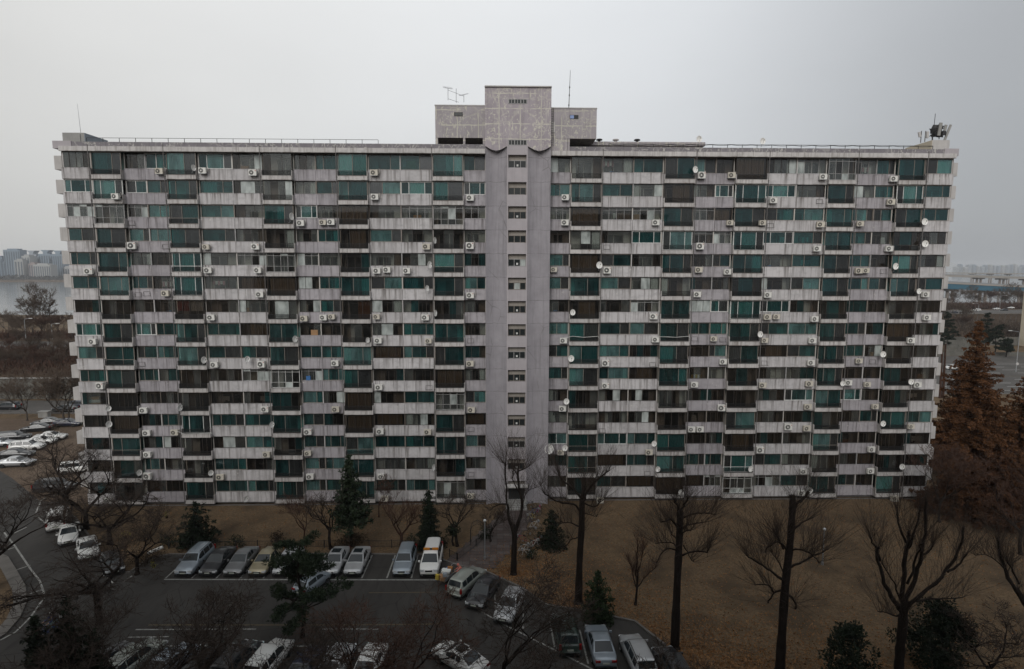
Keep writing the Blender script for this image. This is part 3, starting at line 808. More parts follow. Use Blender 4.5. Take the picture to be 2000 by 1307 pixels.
def line(px_pts, w, m='line', name='road_marking', z=.013):
    pts = [Vector((*G(*p), z)) for p in px_pts]
    mb = MB()
    for a, b in zip(pts[:-1], pts[1:]):
        d = b - a; n = Vector((-d.y, d.x, 0)).normalized() * w / 2
        mb.quad(a - n, b - n, b + n, a + n)
    o = mb.build(name, M[m]); o['kind'] = 'structure'
line([(320, 1132), (853, 1133)], .16)
for px in (322, 373, 421, 468, 513, 560, 607, 655, 706, 755, 803, 851):
    a = G(px, 1131); mb = MB(); mb.quad((a[0] - .07, a[1] + .1, .0135), (a[0] + .07, a[1] + .1, .0135), (a[0] + .07, a[1] + 4.7, .0135), (a[0] - .07, a[1] + 4.7, .0135))
    mb.build('road_marking', M['line'])['kind'] = 'structure'
line([(935, 1192), (982, 1219), (1060, 1258), (1160, 1309), (1250, 1355)], .15)
for a, b in (((967, 1162), (968, 1208)), ((1021, 1185), (1022, 1228)), ((1074, 1212), (1083, 1264)), ((1132, 1230), (1149, 1297)), ((1192, 1262), (1212, 1330)), ((920, 1140), (918, 1180))): line([a, b], .13)
line([(8, 1040), (30, 1068), (60, 1112), (78, 1135), (88, 1165)], .15); line([(10, 1050), (52, 1030)], .13); line([(5, 1077), (33, 1068)], .13); line([(30, 1114), (60, 1104)], .13); line([(58, 1160), (86, 1151)], .13)
line([(86, 1168), (60, 1205), (30, 1235), (0, 1251)], .15); line([(70, 1002), (80, 978), (92, 970), (118, 966)], .15); line([(74, 1010), (100, 1032), (140, 1062)], .12)
line([(200, 1121), (222, 1140)], .12); line([(240, 1137), (258, 1125)], .12)
line([(290, 1221), (640, 1221), (800, 1220), (860, 1219)], .13, 'yellow'); line([(265, 1230), (500, 1229)], .13); line([(630, 1229), (740, 1229)], .12)
line([(720, 1158), (850, 1157)], .10, 'yellow')
line([(250, 1245), (330, 1244)], .12); line([(260, 1262), (480, 1262), (700, 1263)], .12)

# paved path from the car park to the entrance
path = [G(868, 1098), G(925, 1050), G(962, 1018), G(985, 1003), (.5, -1.7), (3.4, -1.7), G(1040, 1010), G(1000, 1070), G(965, 1112), G(905, 1110)]
M['paver_a'] = plain_conc('red_brown_paver', (.095, .075, .07), .3, .1); M['paver_b'] = plain_conc('grey_paver', (.115, .098, .093), .3, .1)
M['joint'] = mat('paving_joint', (.045, .04, .036), .95)
po = sheet('path', path, .006, M['joint'])
def inside(p, poly):
    x, y = p; c = False; n = len(poly)
    for i in range(n):
        x1, y1 = poly[i]; x2, y2 = poly[(i + 1) % n]
        if (y1 > y) != (y2 > y) and x < (x2 - x1) * (y - y1) / (y2 - y1) + x1: c = not c
    return c
pm = [MB(), MB()]
for i in (0, 1): pm[i].box(-.31, .31, -.31, .31, 0, .025)
pme = [pm[i].mesh('paver', M[('paver_a', 'paver_b')[i]]) for i in (0, 1)]
rr = random.Random(5); pn = 0
for ix in range(-14, 12):
    for iy in range(-34, 2):
        c = (ix * .66, iy * .66)
        if pn < 300 and inside(c, path):
            put('paver', pme[rr.random() < .4], po, (c[0], c[1], .006 + rr.uniform(0, .006))); pn += 1

# opposite block behind the photographer: it is what keeps the yard dim
ob = empty('facing_block', (0, -CAMD - 3, 0)); tag(ob, 'grey apartment block facing the long block across the yard', 'building')
mb = MB(); mb.box(-58, 40, -11, 0, 0, 41); mb.build('wall', M['conc'], ob)
mb = MB(); mb.box(-58.3, 40.3, -11.3, .3, 41, 41.6); mb.build('roof', M['conc_dark'], ob)
wmb = MB(); wmb.box(-1.6, 1.6, .01, .05, 0, 1.5); wme = wmb.mesh('window', M['room_glass'])
for k in range(14):
    for i in range(21): put('window', wme, ob, (-55.5 + i * 4.65, 0, 1.2 + k * 2.85))

# ================================================================== air conditioners, dishes, brackets on the facade
M['ac_w'] = plain_conc('air_conditioner_paint', (.74, .73, .69), .12, .3, 3); M['ac_o'] = plain_conc('yellowed_air_conditioner_paint', (.62, .58, .50), .15, .4, 3)
M['ac_dark'] = mat('fan_grille_dark', (.035, .035, .037), .6); M['hose'] = mat('insulated_hose', (.42, .40, .36), .8)
M['red'] = mat('red_badge', (.4, .03, .03), .5)
def ac_proto(wd, hd, m, badge):
    e = empty('air_conditioner')
    mb = MB(); mb.box(-wd / 2, wd / 2, -.32, 0, 0, hd); mb.box(-wd / 2 - .012, wd / 2 + .012, -.335, .01, hd, hd + .025)
    mb.build('casing', M[m], e)
    r = hd * .40; cx = -wd / 2 + r + .06
    mb = MB(); n = 20
    c0 = Vector((cx, -.326, hd / 2))
    for i in range(n):
        a0, a1 = 2 * PI * i / n, 2 * PI * (i + 1) / n
        p = lambda a, rr, y: (cx + rr * math.cos(a), y, hd / 2 + rr * math.sin(a))
        mb.quad(p(a0, r, -.326), p(a1, r, -.326), p(a1, r * .34, -.326), p(a0, r * .34, -.326))
    mb.build('fan_opening', M['ac_dark'], e)
    mb = MB()
    for rr in (r * 1.03, r * .8, r * .58):
        mb.tube([(cx + rr * math.cos(2 * PI * i / 16), -.338, hd / 2 + rr * math.sin(2 * PI * i / 16)) for i in range(17)], .006, 4)
    mb.cyl((cx, -.326, hd / 2), (cx, -.345, hd / 2), r * .34, 12)
    mb.build('fan_guard', M[m], e)
    if badge:
        mb = MB(); mb.cyl((wd / 2 - .1, -.334, hd - .12), (wd / 2 - .1, -.34, hd - .12), .05, 10); mb.build('badge', M['red'], e)
    mb = MB()
    for x in (-wd / 2 + .05, wd / 2 - .05):
        mb.box(x - .015, x + .015, -.36, .2, -.045, -.012); mb.box(x - .015, x + .015, .12, .15, -.04, .42)
        mb.obox((x, -.1, -.0), (.012, 0, 0), (0, .20, .0), (0, 0, .012))
    mb.box(-wd / 2, wd / 2, -.35, -.32, -.045, -.012)
    mb.build('bracket', M['steel'], e)
    mb = MB(); mb.tube([(wd / 2, -.12, hd * .4), (wd / 2 + .10, -.12, hd * .42), (wd / 2 + .16, -.06, hd * .7), (wd / 2 + .12, .02, hd * 1.1), (wd / 2 + .05, .08, hd * 1.3)], .022, 6); mb.build('hose', M['hose'], e)
    return e
AC = """313,335 397,334 495,338* 732,338 1369,344n 1428,343 1606,346 1743,350 227,384 732,385 918,387 1104,386 1509,392 1738,395 588,436 631,434s 647,434 1103,435 1280,435 1424,435s 1488,435s 1601,439 1678,437s
259,481n 404,482s 500,482* 833,482 918,481n 1366,482n 1594,486 1734,486 175,530* 407,528 505,528 736,529 756,527 795,529 1081,526s 1185,529n 1364,527 1419,531 1675,529 1689,528s 325,573 508,575 919,577* 1361,575 1498,576 1805,575
413,620 595,622 633,620 649,618s 736,618s 831,620* 1276,618* 1497,619 1515,618s 1589,623 1808,620 183,667 739,665 837,665s 1100,665 1279,663 1393,661s 1492,664s 1585,665 1778,665 420,712 512,712n 655,709 918,710 1182,710n 1411,706 1582,708 1676,704s
198,754n 740,756 1182,753* 1355,751 1488,752 1579,749 1655,747 1692,750s 1790,751 282,801 519,799* 656,799 921,800 1098,798 1408,797n 1576,794 1707,793s 288,845 343,844 602,843* 743,842 836,843 1350,838 1366,838 1538,834n 1574,836 1777,832s
290,887 522,887 602,884s 1095,884s 1267,883 1483,879n 1700,877 290,930n 431,931 606,930 745,930 1568,920 1698,919 213,976 752,973 920,968 1564,962""".split()
protos = {'': ac_proto(.82, .60, 'ac_w', False), '*': ac_proto(.86, .62, 'ac_w', True), 's': ac_proto(.74, .52, 'ac_o', False), 'n': ac_proto(.86, .72, 'ac_w', True), 'o': ac_proto(.84, .60, 'ac_o', False)}
used = set()
BAL = [b for b in LEFT + RIGHT if b[0] == 'L']
def bay_at(x):
    for bays, yo in ((LEFT, 0.), (RIGHT, RS)):
        for kind, x0, x1 in bays:
            if x0 <= x <= x1: return kind, x0, x1, yo
    return None
NUM = ['first', 'second', 'third', 'fourth', 'fifth', 'sixth', 'seventh', 'eighth', 'ninth', 'tenth']
def where(x, k):
    """which floor and which balcony column, in words"""
    cs = [(b[1] + b[2]) / 2 for b in BAL]
    i = min(range(10), key=lambda j: abs(cs[j] - x))
    wing = 'left' if i < 5 else 'right'; n = i if i < 5 else i - 5
    d = x - cs[i]; side = 'at' if abs(d) < 1.9 else ('left of' if d < 0 else 'right of')
    return f'{ORD[k]} floor, {side} {NUM[n]} balcony, {wing} wing'
seen = {}
def uniq(first, w):
    lab = f'{first} on {w}'
    n = seen.get(lab, 0); seen[lab] = n + 1
    return lab if n == 0 else f'{("right-hand ", "rightmost ")[n > 1]}{first} on {w}'
ra = random.Random(3)
for s in AC:
    fl = s[-1] if s[-1] in '*sno' else ''
    px, py = (int(v) for v in s.rstrip('*sno').split(','))
    p = at_y(px, py, 0 if px < 1000 else RS)
    k = min(range(NF), key=lambda j: abs(zf(j) + .62 - p.z))
    b = bay_at(p.x)
    if b is None: continue
    if fl == '' and ra.random() < .35: fl = 'o'
    y = b[3] + (.12 if (b[1] == -48.92 or b[2] == 52.92) else REC[b[0]])
    p = at_y(px, py, y - .2)
    pr = protos[fl]
    o = pr if fl not in used else copy_tree(pr)
    used.add(fl)
    o.location = (p.x, y - .20 if b[0] != 'L' else y - .12, min(max(p.z - .3, zf(k) + .1), zf(k) + .85))
    o.rotation_euler = (0, 0, ra.uniform(-.12, .12))
    what = {'': 'white air conditioner unit', '*': 'red-badged white air conditioner', 's': 'small yellowed air conditioner unit', 'n': 'tall white air conditioner unit', 'o': 'yellowed air conditioner unit'}[fl]
    tag(o, uniq(what, where(p.x, k)), 'air conditioner', 'air conditioners on the facade')

M['dish'] = mat('white_dish_enamel', (.80, .79, .76), .45)
def dish_proto(r, name='satellite_dish'):
    e = empty(name)
    mb = MB(); n = 20; rings = 5
    for i in range(rings):
        r0, r1 = r * i / rings, r * (i + 1) / rings; d0, d1 = .32 * r0 * r0 / r, .32 * r1 * r1 / r
        for k in range(n):
            a0, a1 = 2 * PI * k / n, 2 * PI * (k + 1) / n
            P = lambda a, rr, d: (rr * math.cos(a), -d, rr * math.sin(a) * 1.1 + .55)
            if i == 0: mb.quad(P(a0, r1, d1), P(a1, r1, d1), (0, 0, .55))
            else: mb.quad(P(a0, r0, d0), P(a0, r1, d1), P(a1, r1, d1), P(a1, r0, d0))
    mb.tube([(r * math.cos(2 * PI * i / 20), -.32 * r, r * math.sin(2 * PI * i / 20) * 1.1 + .55) for i in range(21)], .012, 5)
    mb.build('reflector', M['dish'], e, smooth=True)
    mb = MB(); mb.tube([(0, 0, .55 - r), (0, -.3 * r, .55 - r * 1.05), (0, -r * 1.1, .6)], .014, 5); mb.build('feed_arm', M['steel'], e)
    mb = MB(); mb.cyl((0, -r * 1.02, .58), (0, -r * 1.25, .64), .04, 8); mb.build('receiver', M['ac_dark'], e)
    mb = MB(); mb.tube([(0, .06, .6), (0, .1, .45), (0, .12, 0), (0, .3, -.05)], .022, 6); mb.build('mast', M['steel'], e)
    return e
DISH = """377,327 1357,332 568,424 848,470 838,518 833,563 849,612 1170,519 1118,610 1115,701 575,663 717,664 1805,434 1806,477 1748,521 1794,568 397,704 482,701 1484,653 1724,692 1645,748 1779,745 211,797 350,797 1106,784 530,829 212,829
1724,827 1277,866 1103,875 271,923 411,923 846,913 1284,916 1465,916 1761,911 1329,962 1581,958 479,974""".split()
dp = dish_proto(.33); first = True
for s in DISH:
    px, py = (int(v) for v in s.split(','))
    yo = 0 if px < 1000 else RS
    p = at_y(px, py, yo - .25)
    o = dp if first else copy_tree(dp); first = False
    k = min(range(NF), key=lambda j: abs(zf(j) + .9 - p.z))
    o.location = (p.x, yo - .25, p.z - .55); o.rotation_euler = (0, 0, math.radians(ra.uniform(-5, 14) + (58 if px < 900 else 8 if px < 1500 else -6)))
    sc_ = ra.uniform(.9, 1.12); o.scale = (sc_,) * 3
    tag(o, uniq('round white satellite dish', where(p.x, k)), 'satellite dish', 'satellite dishes on the facade')
big = dish_proto(.55)
p = at_y(1072, 876, RS - .5); big.location = (p.x, RS - .45, p.z - .6); big.rotation_euler = (0, 0, .1)
tag(big, 'large mesh satellite dish at the right edge of the stair tower', 'satellite dish', 'satellite dishes on the facade')
for px, py, lab in ((1365, 272, 'white satellite dish on the roof railing near the penthouse corner'), (1489, 276, 'lone white satellite dish on the roof railing right of the penthouse')):
    p = at_y(px, py, RS + .2); o = copy_tree(dp); o.location = (p.x, RS + .2, p.z - .55); o.rotation_euler = (0, 0, .1); o.scale = (1, 1, 1)
    tag(o, lab, 'satellite dish', 'satellite dishes on the roof')

def bracket_proto():
    mb = MB(); w, h = .72, .5
    for z in (0, h): mb.box(-w / 2, w / 2, -.02, .02, z - .012, z + .012)
    for x in (-w / 2, w / 2):
        mb.box(x - .012, x + .012, -.02, .02, 0, h); mb.box(x - .012, x + .012, -.36, -.02, -.012, .012)
        mb.tube([(x, -.35, 0), (x, -.02, h * .8)], .010, 4)
    mb.box(-w / 2, w / 2, -.37, -.35, -.012, .012)
    return mb.mesh('empty_bracket', M['conc_dark'])
bm = bracket_proto()
for s in "256,440 323,486 269,580 286,578 276,716 919,670 838,761 1274,716 1185,487 1600,398 1504,445 1176,845 1264,928 920,843 920,931 1726,534 1492,713 1357,666 1412,668 1705,711".split():
    px, py = (int(v) for v in s.split(',')); p = at_y(px, py, (0 if px < 1000 else RS) + .5); b = bay_at(p.x); k = min(range(NF), key=lambda j: abs(zf(j) + .5 - p.z))
    if b is None: continue
    o = put('empty_bracket', bm, None, (p.x, b[3] + REC[b[0]] - .03, p.z))
    tag(o, uniq('empty metal appliance bracket', where(p.x, k)), 'bracket', 'empty brackets on the facade')
# two units set down on the ground in front of the block
for px, py, lab in ((1175, 990, 'discarded air conditioner standing on the ground below the right wing near tower'), (1750, 981, 'discarded air conditioner on the ground at the far right of the block')):
    o = copy_tree(protos['o']); p = at_z(px, py); o.location = (p.x, RS - .25, .06); o.rotation_euler = (0, 0, .05); tag(o, lab, 'air conditioner', 'air conditioners on the ground')

# white drain hoses slung between units
for pts, lab in (([(1105, 660), (1118, 657), (1140, 659), (1168, 657), (1171, 662)], 'thin white hose slung across the eighth floor balcony right of the tower'), ([(1285, 658), (1300, 658), (1320, 659), (1345, 657), (1348, 662)], 'thin white hose slung across the eighth floor, second balcony of right wing'),
                 ([(345, 842), (360, 848), (385, 847), (414, 846)], 'white hose under the bright curtained balcony in the left wing')):
    yo = 0 if pts[0][0] < 1000 else RS
    mb = MB(); mb.tube([at_y(px, py, yo - .07) for px, py in pts], .03, 6); tag(mb.build('drain_hose', M['f_white']), lab, 'hose')

# washing and boxes seen behind the glass
M['card'] = mat('cardboard', (.32, .19, .10), .9); M['plas'] = mat('blue_plastic', (.05, .15, .35), .5); M['cloth_p'] = mat('pink_cloth', (.45, .25, .28), .9); M['cloth_y'] = mat('yellow_cloth', (.5, .38, .06), .9)
def clutter(name, px, py, w, h, m, lab, cat, n=1):
    yo = 0 if px < 1000 else RS
    p = at_y(px, py, yo + 1.0); mb = MB()
    if cat == 'laundry':
        mb.cyl((-w / 2, 0, h), (w / 2, 0, h), .012, 6, 1)
        for i in range(n):
            a = -w / 2 + w * i / n; hh = h * random.uniform(.6, .95); mb.box(a + .02, a + w / n - .02, -.02, .03, h - hh, h, i % 2)
        o = mb.build(name, [M[m], M['curt_w']])
    else:
        for i in range(n):
            mb.box(-w / 2 + i * .03, w / 2 - i * .05, -.2, .2, h * i / n + .002 * i, h * (i + 1) / n, i % 2)
        o = mb.build(name, [M[m], M['curt_w'] if n > 2 else M[m]])
    o.location = (p.x, yo + 1.0, p.z - h / 2); tag(o, lab, cat)
clutter('cardboard_box', 804, 323, 1.1, .9, 'card', 'brown cardboard box behind teal glass of the top floor in the left wing', 'box', 2)
clutter('cardboard_box', 187, 783, 1.3, 1.0, 'card', 'stacked boxes behind the leftmost window of the eleventh floor', 'box', 3)
clutter('cardboard_box', 615, 650, .8, .7, 'card', 'orange brown box behind a dark window in the eighth floor', 'box', 1)
clutter('laundry', 428, 554, 1.4, .6, 'cloth_p', 'washing hung behind the sixth floor window in the left wing', 'laundry', 5)
clutter('laundry', 1188, 322, 1.3, .9, 'cloth_p', 'purple and white clothes hung behind the top floor window right of tower', 'laundry', 5)
clutter('laundry', 1360, 738, 1.3, .8, 'cloth_y', 'coloured clothes hung behind the tenth floor window in the right wing', 'laundry', 5)
clutter('storage_bin', 603, 738, .5, .5, 'plas', 'blue plastic bin behind a window of the tenth floor', 'bin', 1)
clutter('shelf', 858, 645, .9, 1.2, 'curt_w', 'white shelf behind the eighth floor balcony glass left of tower', 'shelf', 4)
clutter('cardboard_box', 1243, 425, .8, .7, 'card', 'orange box behind the third floor window in the right wing', 'box', 2)

rcl = random.Random(44)
KINDS = [('cardboard_box', 'cardboard boxes', 'card', .8, .8, 'box', 2), ('laundry', 'washing', 'curt_w', 1.3, .7, 'laundry', 5), ('shelf', 'pale shelf', 'curt_w', .7, 1.1, 'shelf', 4), ('cardboard_box', 'brown chest', 'curt_o', .9, .7, 'box', 1), ('laundry', 'coloured washing', 'cloth_p', 1.1, .7, 'laundry', 4), ('storage_bin', 'blue bin', 'plas', .45, .5, 'bin', 1)]
spots = [(w_, k_, b_) for w_ in (0, 1) for k_ in range(NF) for b_ in range(15) if STY[k_][w_][b_] in 'dktgw' and (LEFT, RIGHT)[w_][b_][0] != 'L']
for (w_, k_, b_) in rcl.sample(spots, 64):
    nm, wd, mm, cw, chh, cat, n_ = rcl.choice(KINDS); kd, x0, x1 = (LEFT, RIGHT)[w_][b_]; yo = (0., RS)[w_]
    x = rcl.uniform(x0 + .7, x1 - .7); mb = MB()
    zb_ = zf(k_) + (1.35 if cat == 'laundry' else .95)
    if cat == 'laundry':
        mb.cyl((-cw / 2, 0, chh + .02), (cw / 2, 0, chh + .02), .012, 6, 1)
        for i in range(n_): a = -cw / 2 + cw * i / n_; mb.box(a + .02, a + cw / n_ - .02, -.02, .03, chh * rcl.uniform(.05, .4), chh, i % 2)
    else:
        for i in range(n_): mb.box(-cw / 2 + i * .03, cw / 2 - i * .05, -.15, .15, chh * i / n_ + .003, chh * (i + 1) / n_, i % 2)
        mb.box(-cw / 2, cw / 2, -.16, .16, -.8, -.001)
    o = mb.build(nm, [M[mm], M['curt_w'] if n_ > 2 else M[mm]], None, (x, yo + REC[kd] + (.35 if cat == 'laundry' else .45), zb_))
    tag(o, uniq(wd + ' behind glass', where(x, k_)), cat, 'things kept behind the balcony glass')

# ------------------------------------------------------------------ masts and aerials on the roof
def rod(name, pts, r, m, label, cat, extra=None):
    mb = MB(); mb.tube(pts, r, 6); 
    if extra: extra(mb)
    o = mb.build(name, M[m]); tag(o, label, cat); return o
p = at_y(158, 262, .7); q = at_y(151, 203, .7)
rod('lightning_rod', [(p.x, .7, 43.2), (q.x, .7, q.z)], [.025, .012], 'steel', 'thin leaning rod on the roof box at the left end', 'antenna')
p = at_y(1111, 200, 1.5); q = at_y(1114, 137, 1.5)
def nodes(mb):
    for t in (.1, .35, .55): mb.cyl((p.x + (q.x - p.x) * t, 1.5, 46.4 + (q.z - 46.4) * t), (p.x + (q.x - p.x) * t, 1.5, 46.55 + (q.z - 46.4) * t), .07, 8)
rod('whip_antenna', [(p.x, 1.5, 46.4), (q.x, 1.5, q.z)], [.05, .02], 'black', 'tall thin whip antenna on the roof block right of the tower', 'antenna', nodes)
e = empty('television_aerial', (0, 1.5, 46.6)); tag(e, 'television aerial frame on the roof block left of the tower', 'antenna')
e.location = (0, 0, 0)
P = lambda px, py: at_y(px, py, 1.5)
for a, b in (((875, 196), (875, 172)), ((891, 201), (891, 173)), ((906, 200), (906, 186))): mb = MB(); mb.tube([P(*a), P(*b)], .03, 6); mb.build('mast', M['steel'], e)
mb = MB()
for a, b in (((875, 176), (906, 188)), ((875, 193), (896, 200))): mb.tube([P(*a), P(*b)], .022, 5)
mb.build('cross_bar', M['steel'], e)
mb = MB(); mb.tube([P(865, 171), P(883, 174)], .02, 5); mb.tube([P(897, 187), P(915, 183)], .02, 5)
for t in range(7): c = P(866 + t * 2.6, 171 + t * .4); mb.tube([c - Vector((0, .5, .0)), c + Vector((.15, .5, .12))], .014, 4); c = P(898 + t * 2.6, 187 - t * .6); mb.tube([c - Vector((.1, .5, .1)), c + Vector((0, .5, .12))], .014, 4)
mb.build('elements', M['steel'], e)
# mobile phone antennas at the right end
e = empty('phone_mast', (50.8, 2.0, 43.34)); tag(e, 'cluster of grey phone antennas with black netting at the right roof end', 'antenna')
e.location = (0, 0, 0)
P = lambda px, py: at_y(px, py, 2.2)
for a, b, r_ in (((1821, 290), (1821, 252), .07), ((1824, 250), (1827, 222), .03), ((1834, 272), (1837, 240), .05), ((1845, 283), (1848, 250), .05)): mb = MB(); mb.tube([P(*a), P(*b)], r_, 7); mb.build('mast', M['black'], e)
def slab_between(a, b, w, d, name, m):
    a, b = P(*a), P(*b); u = (b - a); mb = MB(); n = u.cross(Vector((0, 1, 0))).normalized()
    mb.obox((a + b) / 2, n * w, Vector((0, d, 0)), u / 2); mb.build(name, M[m], e)
slab_between((1833, 265), (1838, 240), .16, .08, 'panel_antenna', 'conc'); slab_between((1845, 256), (1848, 244), .13, .07, 'panel_antenna', 'conc'); slab_between((1842, 281), (1857, 244), .11, .08, 'panel_antenna', 'conc'); slab_between((1842, 264), (1844, 256), .16, .1, 'panel_antenna', 'ac_dark')
mb = MB(); rnet = random.Random(2)
for i in range(60):
    c = P(rnet.uniform(1823, 1842), rnet.uniform(246, 264)); mb.obox(c + Vector((0, .25, 0)), Vector((rnet.uniform(.1, .3), rnet.uniform(-.1, .1), rnet.uniform(-.1, .1))), Vector((0, .03, .01)), Vector((rnet.uniform(-.1, .1), 0, rnet.uniform(.1, .25))))
mb.build('netting', M['black'], e)
mb = MB(); mb.tube([P(1822, 291), P(1830, 296), P(1838, 294), P(1842, 284)], .03, 5); mb.build('cable', M['black'], e)
for (a, b, c, d), lab in ((((1798, 279), (1800, 256), (1797, 268), (1795, 258)), 'small cream panel antenna on a pole at the right roof end'), (((1806, 277), (1808, 256), (1811, 270), (1812, 257)), 'pair of thin pole antennas beside the right roof end box')):
    e2 = empty('panel_antenna'); tag(e2, lab, 'antenna')
    P = lambda px, py: at_y(px, py, 5.5)
    mb = MB(); mb.tube([P(*a), P(*b)], .05, 6); mb.build('pole', M['conc_dark'], e2)
    u0, u1 = P(*c), P(*d); mb = MB(); u = u1 - u0; n = u.cross(Vector((0, 1, 0))).normalized(); mb.obox((u0 + u1) / 2, n * .13, Vector((0, .08, 0)), u / 2); mb.build('panel', M['conc_pale'], e2)
    mb = MB(); mb.tube([P(*a) + Vector((0, 0, .6)), u0], .03, 5); mb.build('arm', M['conc_dark'], e2)
# satellite dish masts need the roof; grey lamp-like boxes on the fascia
for px, lab in ((1297, 'small white box on the roof edge below the penthouse'), (1368, 'small grey box on the roof edge right of the penthouse')):
    p = at_y(px, 284, RS - .1); mb = MB(); mb.box(-.12, .12, -.1, .1, 0, .3); mb.box(-.16, .16, -.12, .12, .3, .36); tag(mb.build('junction_box', M['conc_pale'], None, (p.x, RS - .02, ZT + .53)), lab, 'box')
# ================================================================== vehicles
def car_paint(name, c, metal=.0, rough=.32):
    m = mat(name, c, rough, metal, .5, .6); t = NT(m)
    t.base(t.mix(t.rng(t.noise(t.pos((1.2, 1.2, 1.2)), 1, 5, .6), .45, .75, 0, .35), c, tuple(x * .7 + .02 for x in c)))
    return m
CP = {'silver': car_paint('silver_paint', (.42, .43, .44), .45), 'grey': car_paint('grey_paint', (.16, .165, .17), .4), 'dark': car_paint('black_paint', (.014, .015, .018)), 'white': car_paint('white_paint', (.66, .66, .64)),
      'gold': car_paint('champagne_paint', (.30, .26, .17), .4), 'green': car_paint('dark_green_paint', (.012, .028, .022)), 'navy': car_paint('navy_paint', (.016, .02, .04)), 'blue': car_paint('pale_blue_grey_paint', (.26, .30, .34), .4), 'sage': car_paint('pale_green_silver_paint', (.30, .32, .29), .4)}
M['cglass'] = mat('car_glass', (.015, .02, .023), .08, 0, .45); M['tyre'] = mat('tyre_rubber', (.015, .015, .015), .85); M['rim'] = mat('alloy_rim', (.32, .33, .34), .35, .8)
M['lamp_w'] = mat('headlamp_glass', (.55, .57, .58), .12, .3, .8); M['lamp_r'] = mat('tail_lamp_red', (.22, .012, .012), .2); M['trim'] = mat('black_trim', (.02, .02, .02), .6); M['chrome'] = mat('chrome', (.6, .6, .6), .15, 1)
M['plate'] = mat('number_plate', (.45, .48, .42), .5); M['plate_g'] = mat('green_number_plate', (.06, .2, .13), .5); M['amber'] = mat('amber_light', (.45, .16, .01), .3)
# side profiles: (x, z) from nose (+x) to tail, lower body top line, then the greenhouse
CAR = {
    'sedan': dict(L=4.7, W=1.82, top=[(2.35, .48), (2.30, .68), (2.1, .76), (1.05, .93), (-1.55, .98), (-2.2, .96), (-2.33, .80), (-2.35, .45)], gh=[(1.12, .92), (.30, 1.40), (-.15, 1.46), (-.75, 1.43), (-1.62, .97)], wind=((1.06, .94), (.36, 1.37)), rear=((-.84, 1.39), (-1.55, 1.0)), pil=(-.30,)),
    'wagon': dict(L=4.75, W=1.84, top=[(2.37, .50), (2.32, .74), (2.1, .84), (1.10, 1.02), (-1.9, 1.06), (-2.25, 1.04), (-2.35, .85), (-2.37, .48)], gh=[(1.15, 1.02), (.45, 1.58), (-.1, 1.66), (-1.9, 1.60), (-2.22, 1.06)], wind=((1.09, 1.05), (.52, 1.54)), rear=((-1.99, 1.54), (-2.20, 1.12)), pil=(-.25, -1.25)),
    'van': dict(L=5.1, W=1.92, top=[(2.55, .50), (2.52, .80), (2.38, .95), (1.72, 1.16), (-2.1, 1.18), (-2.47, 1.16), (-2.54, .9), (-2.55, .5)], gh=[(1.80, 1.15), (1.02, 1.80), (.5, 1.92), (-2.2, 1.88), (-2.46, 1.16)], wind=((1.74, 1.18), (1.08, 1.76)), rear=((-2.29, 1.80), (-2.44, 1.25)), pil=(.25, -1.05)),
    'hatch': dict(L=3.8, W=1.66, top=[(1.9, .48), (1.86, .72), (1.7, .82), (.95, .98), (-1.5, 1.02), (-1.82, 1.0), (-1.88, .8), (-1.9, .46)], gh=[(1.0, .98), (.38, 1.42), (-.1, 1.50), (-1.3, 1.45), (-1.78, 1.02)], wind=((.95, 1.0), (.44, 1.39)), rear=((-1.40, 1.38), (-1.74, 1.08)), pil=(-.2,)),
}
def interp(poly, x):
    pts = sorted(poly)
    if x <= pts[0][0]: return pts[0][1]
    for (a, za), (b, zb) in zip(pts[:-1], pts[1:]):
        if a <= x <= b and b > a: return za + (zb - za) * (x - a) / (b - a)
    return pts[-1][1]
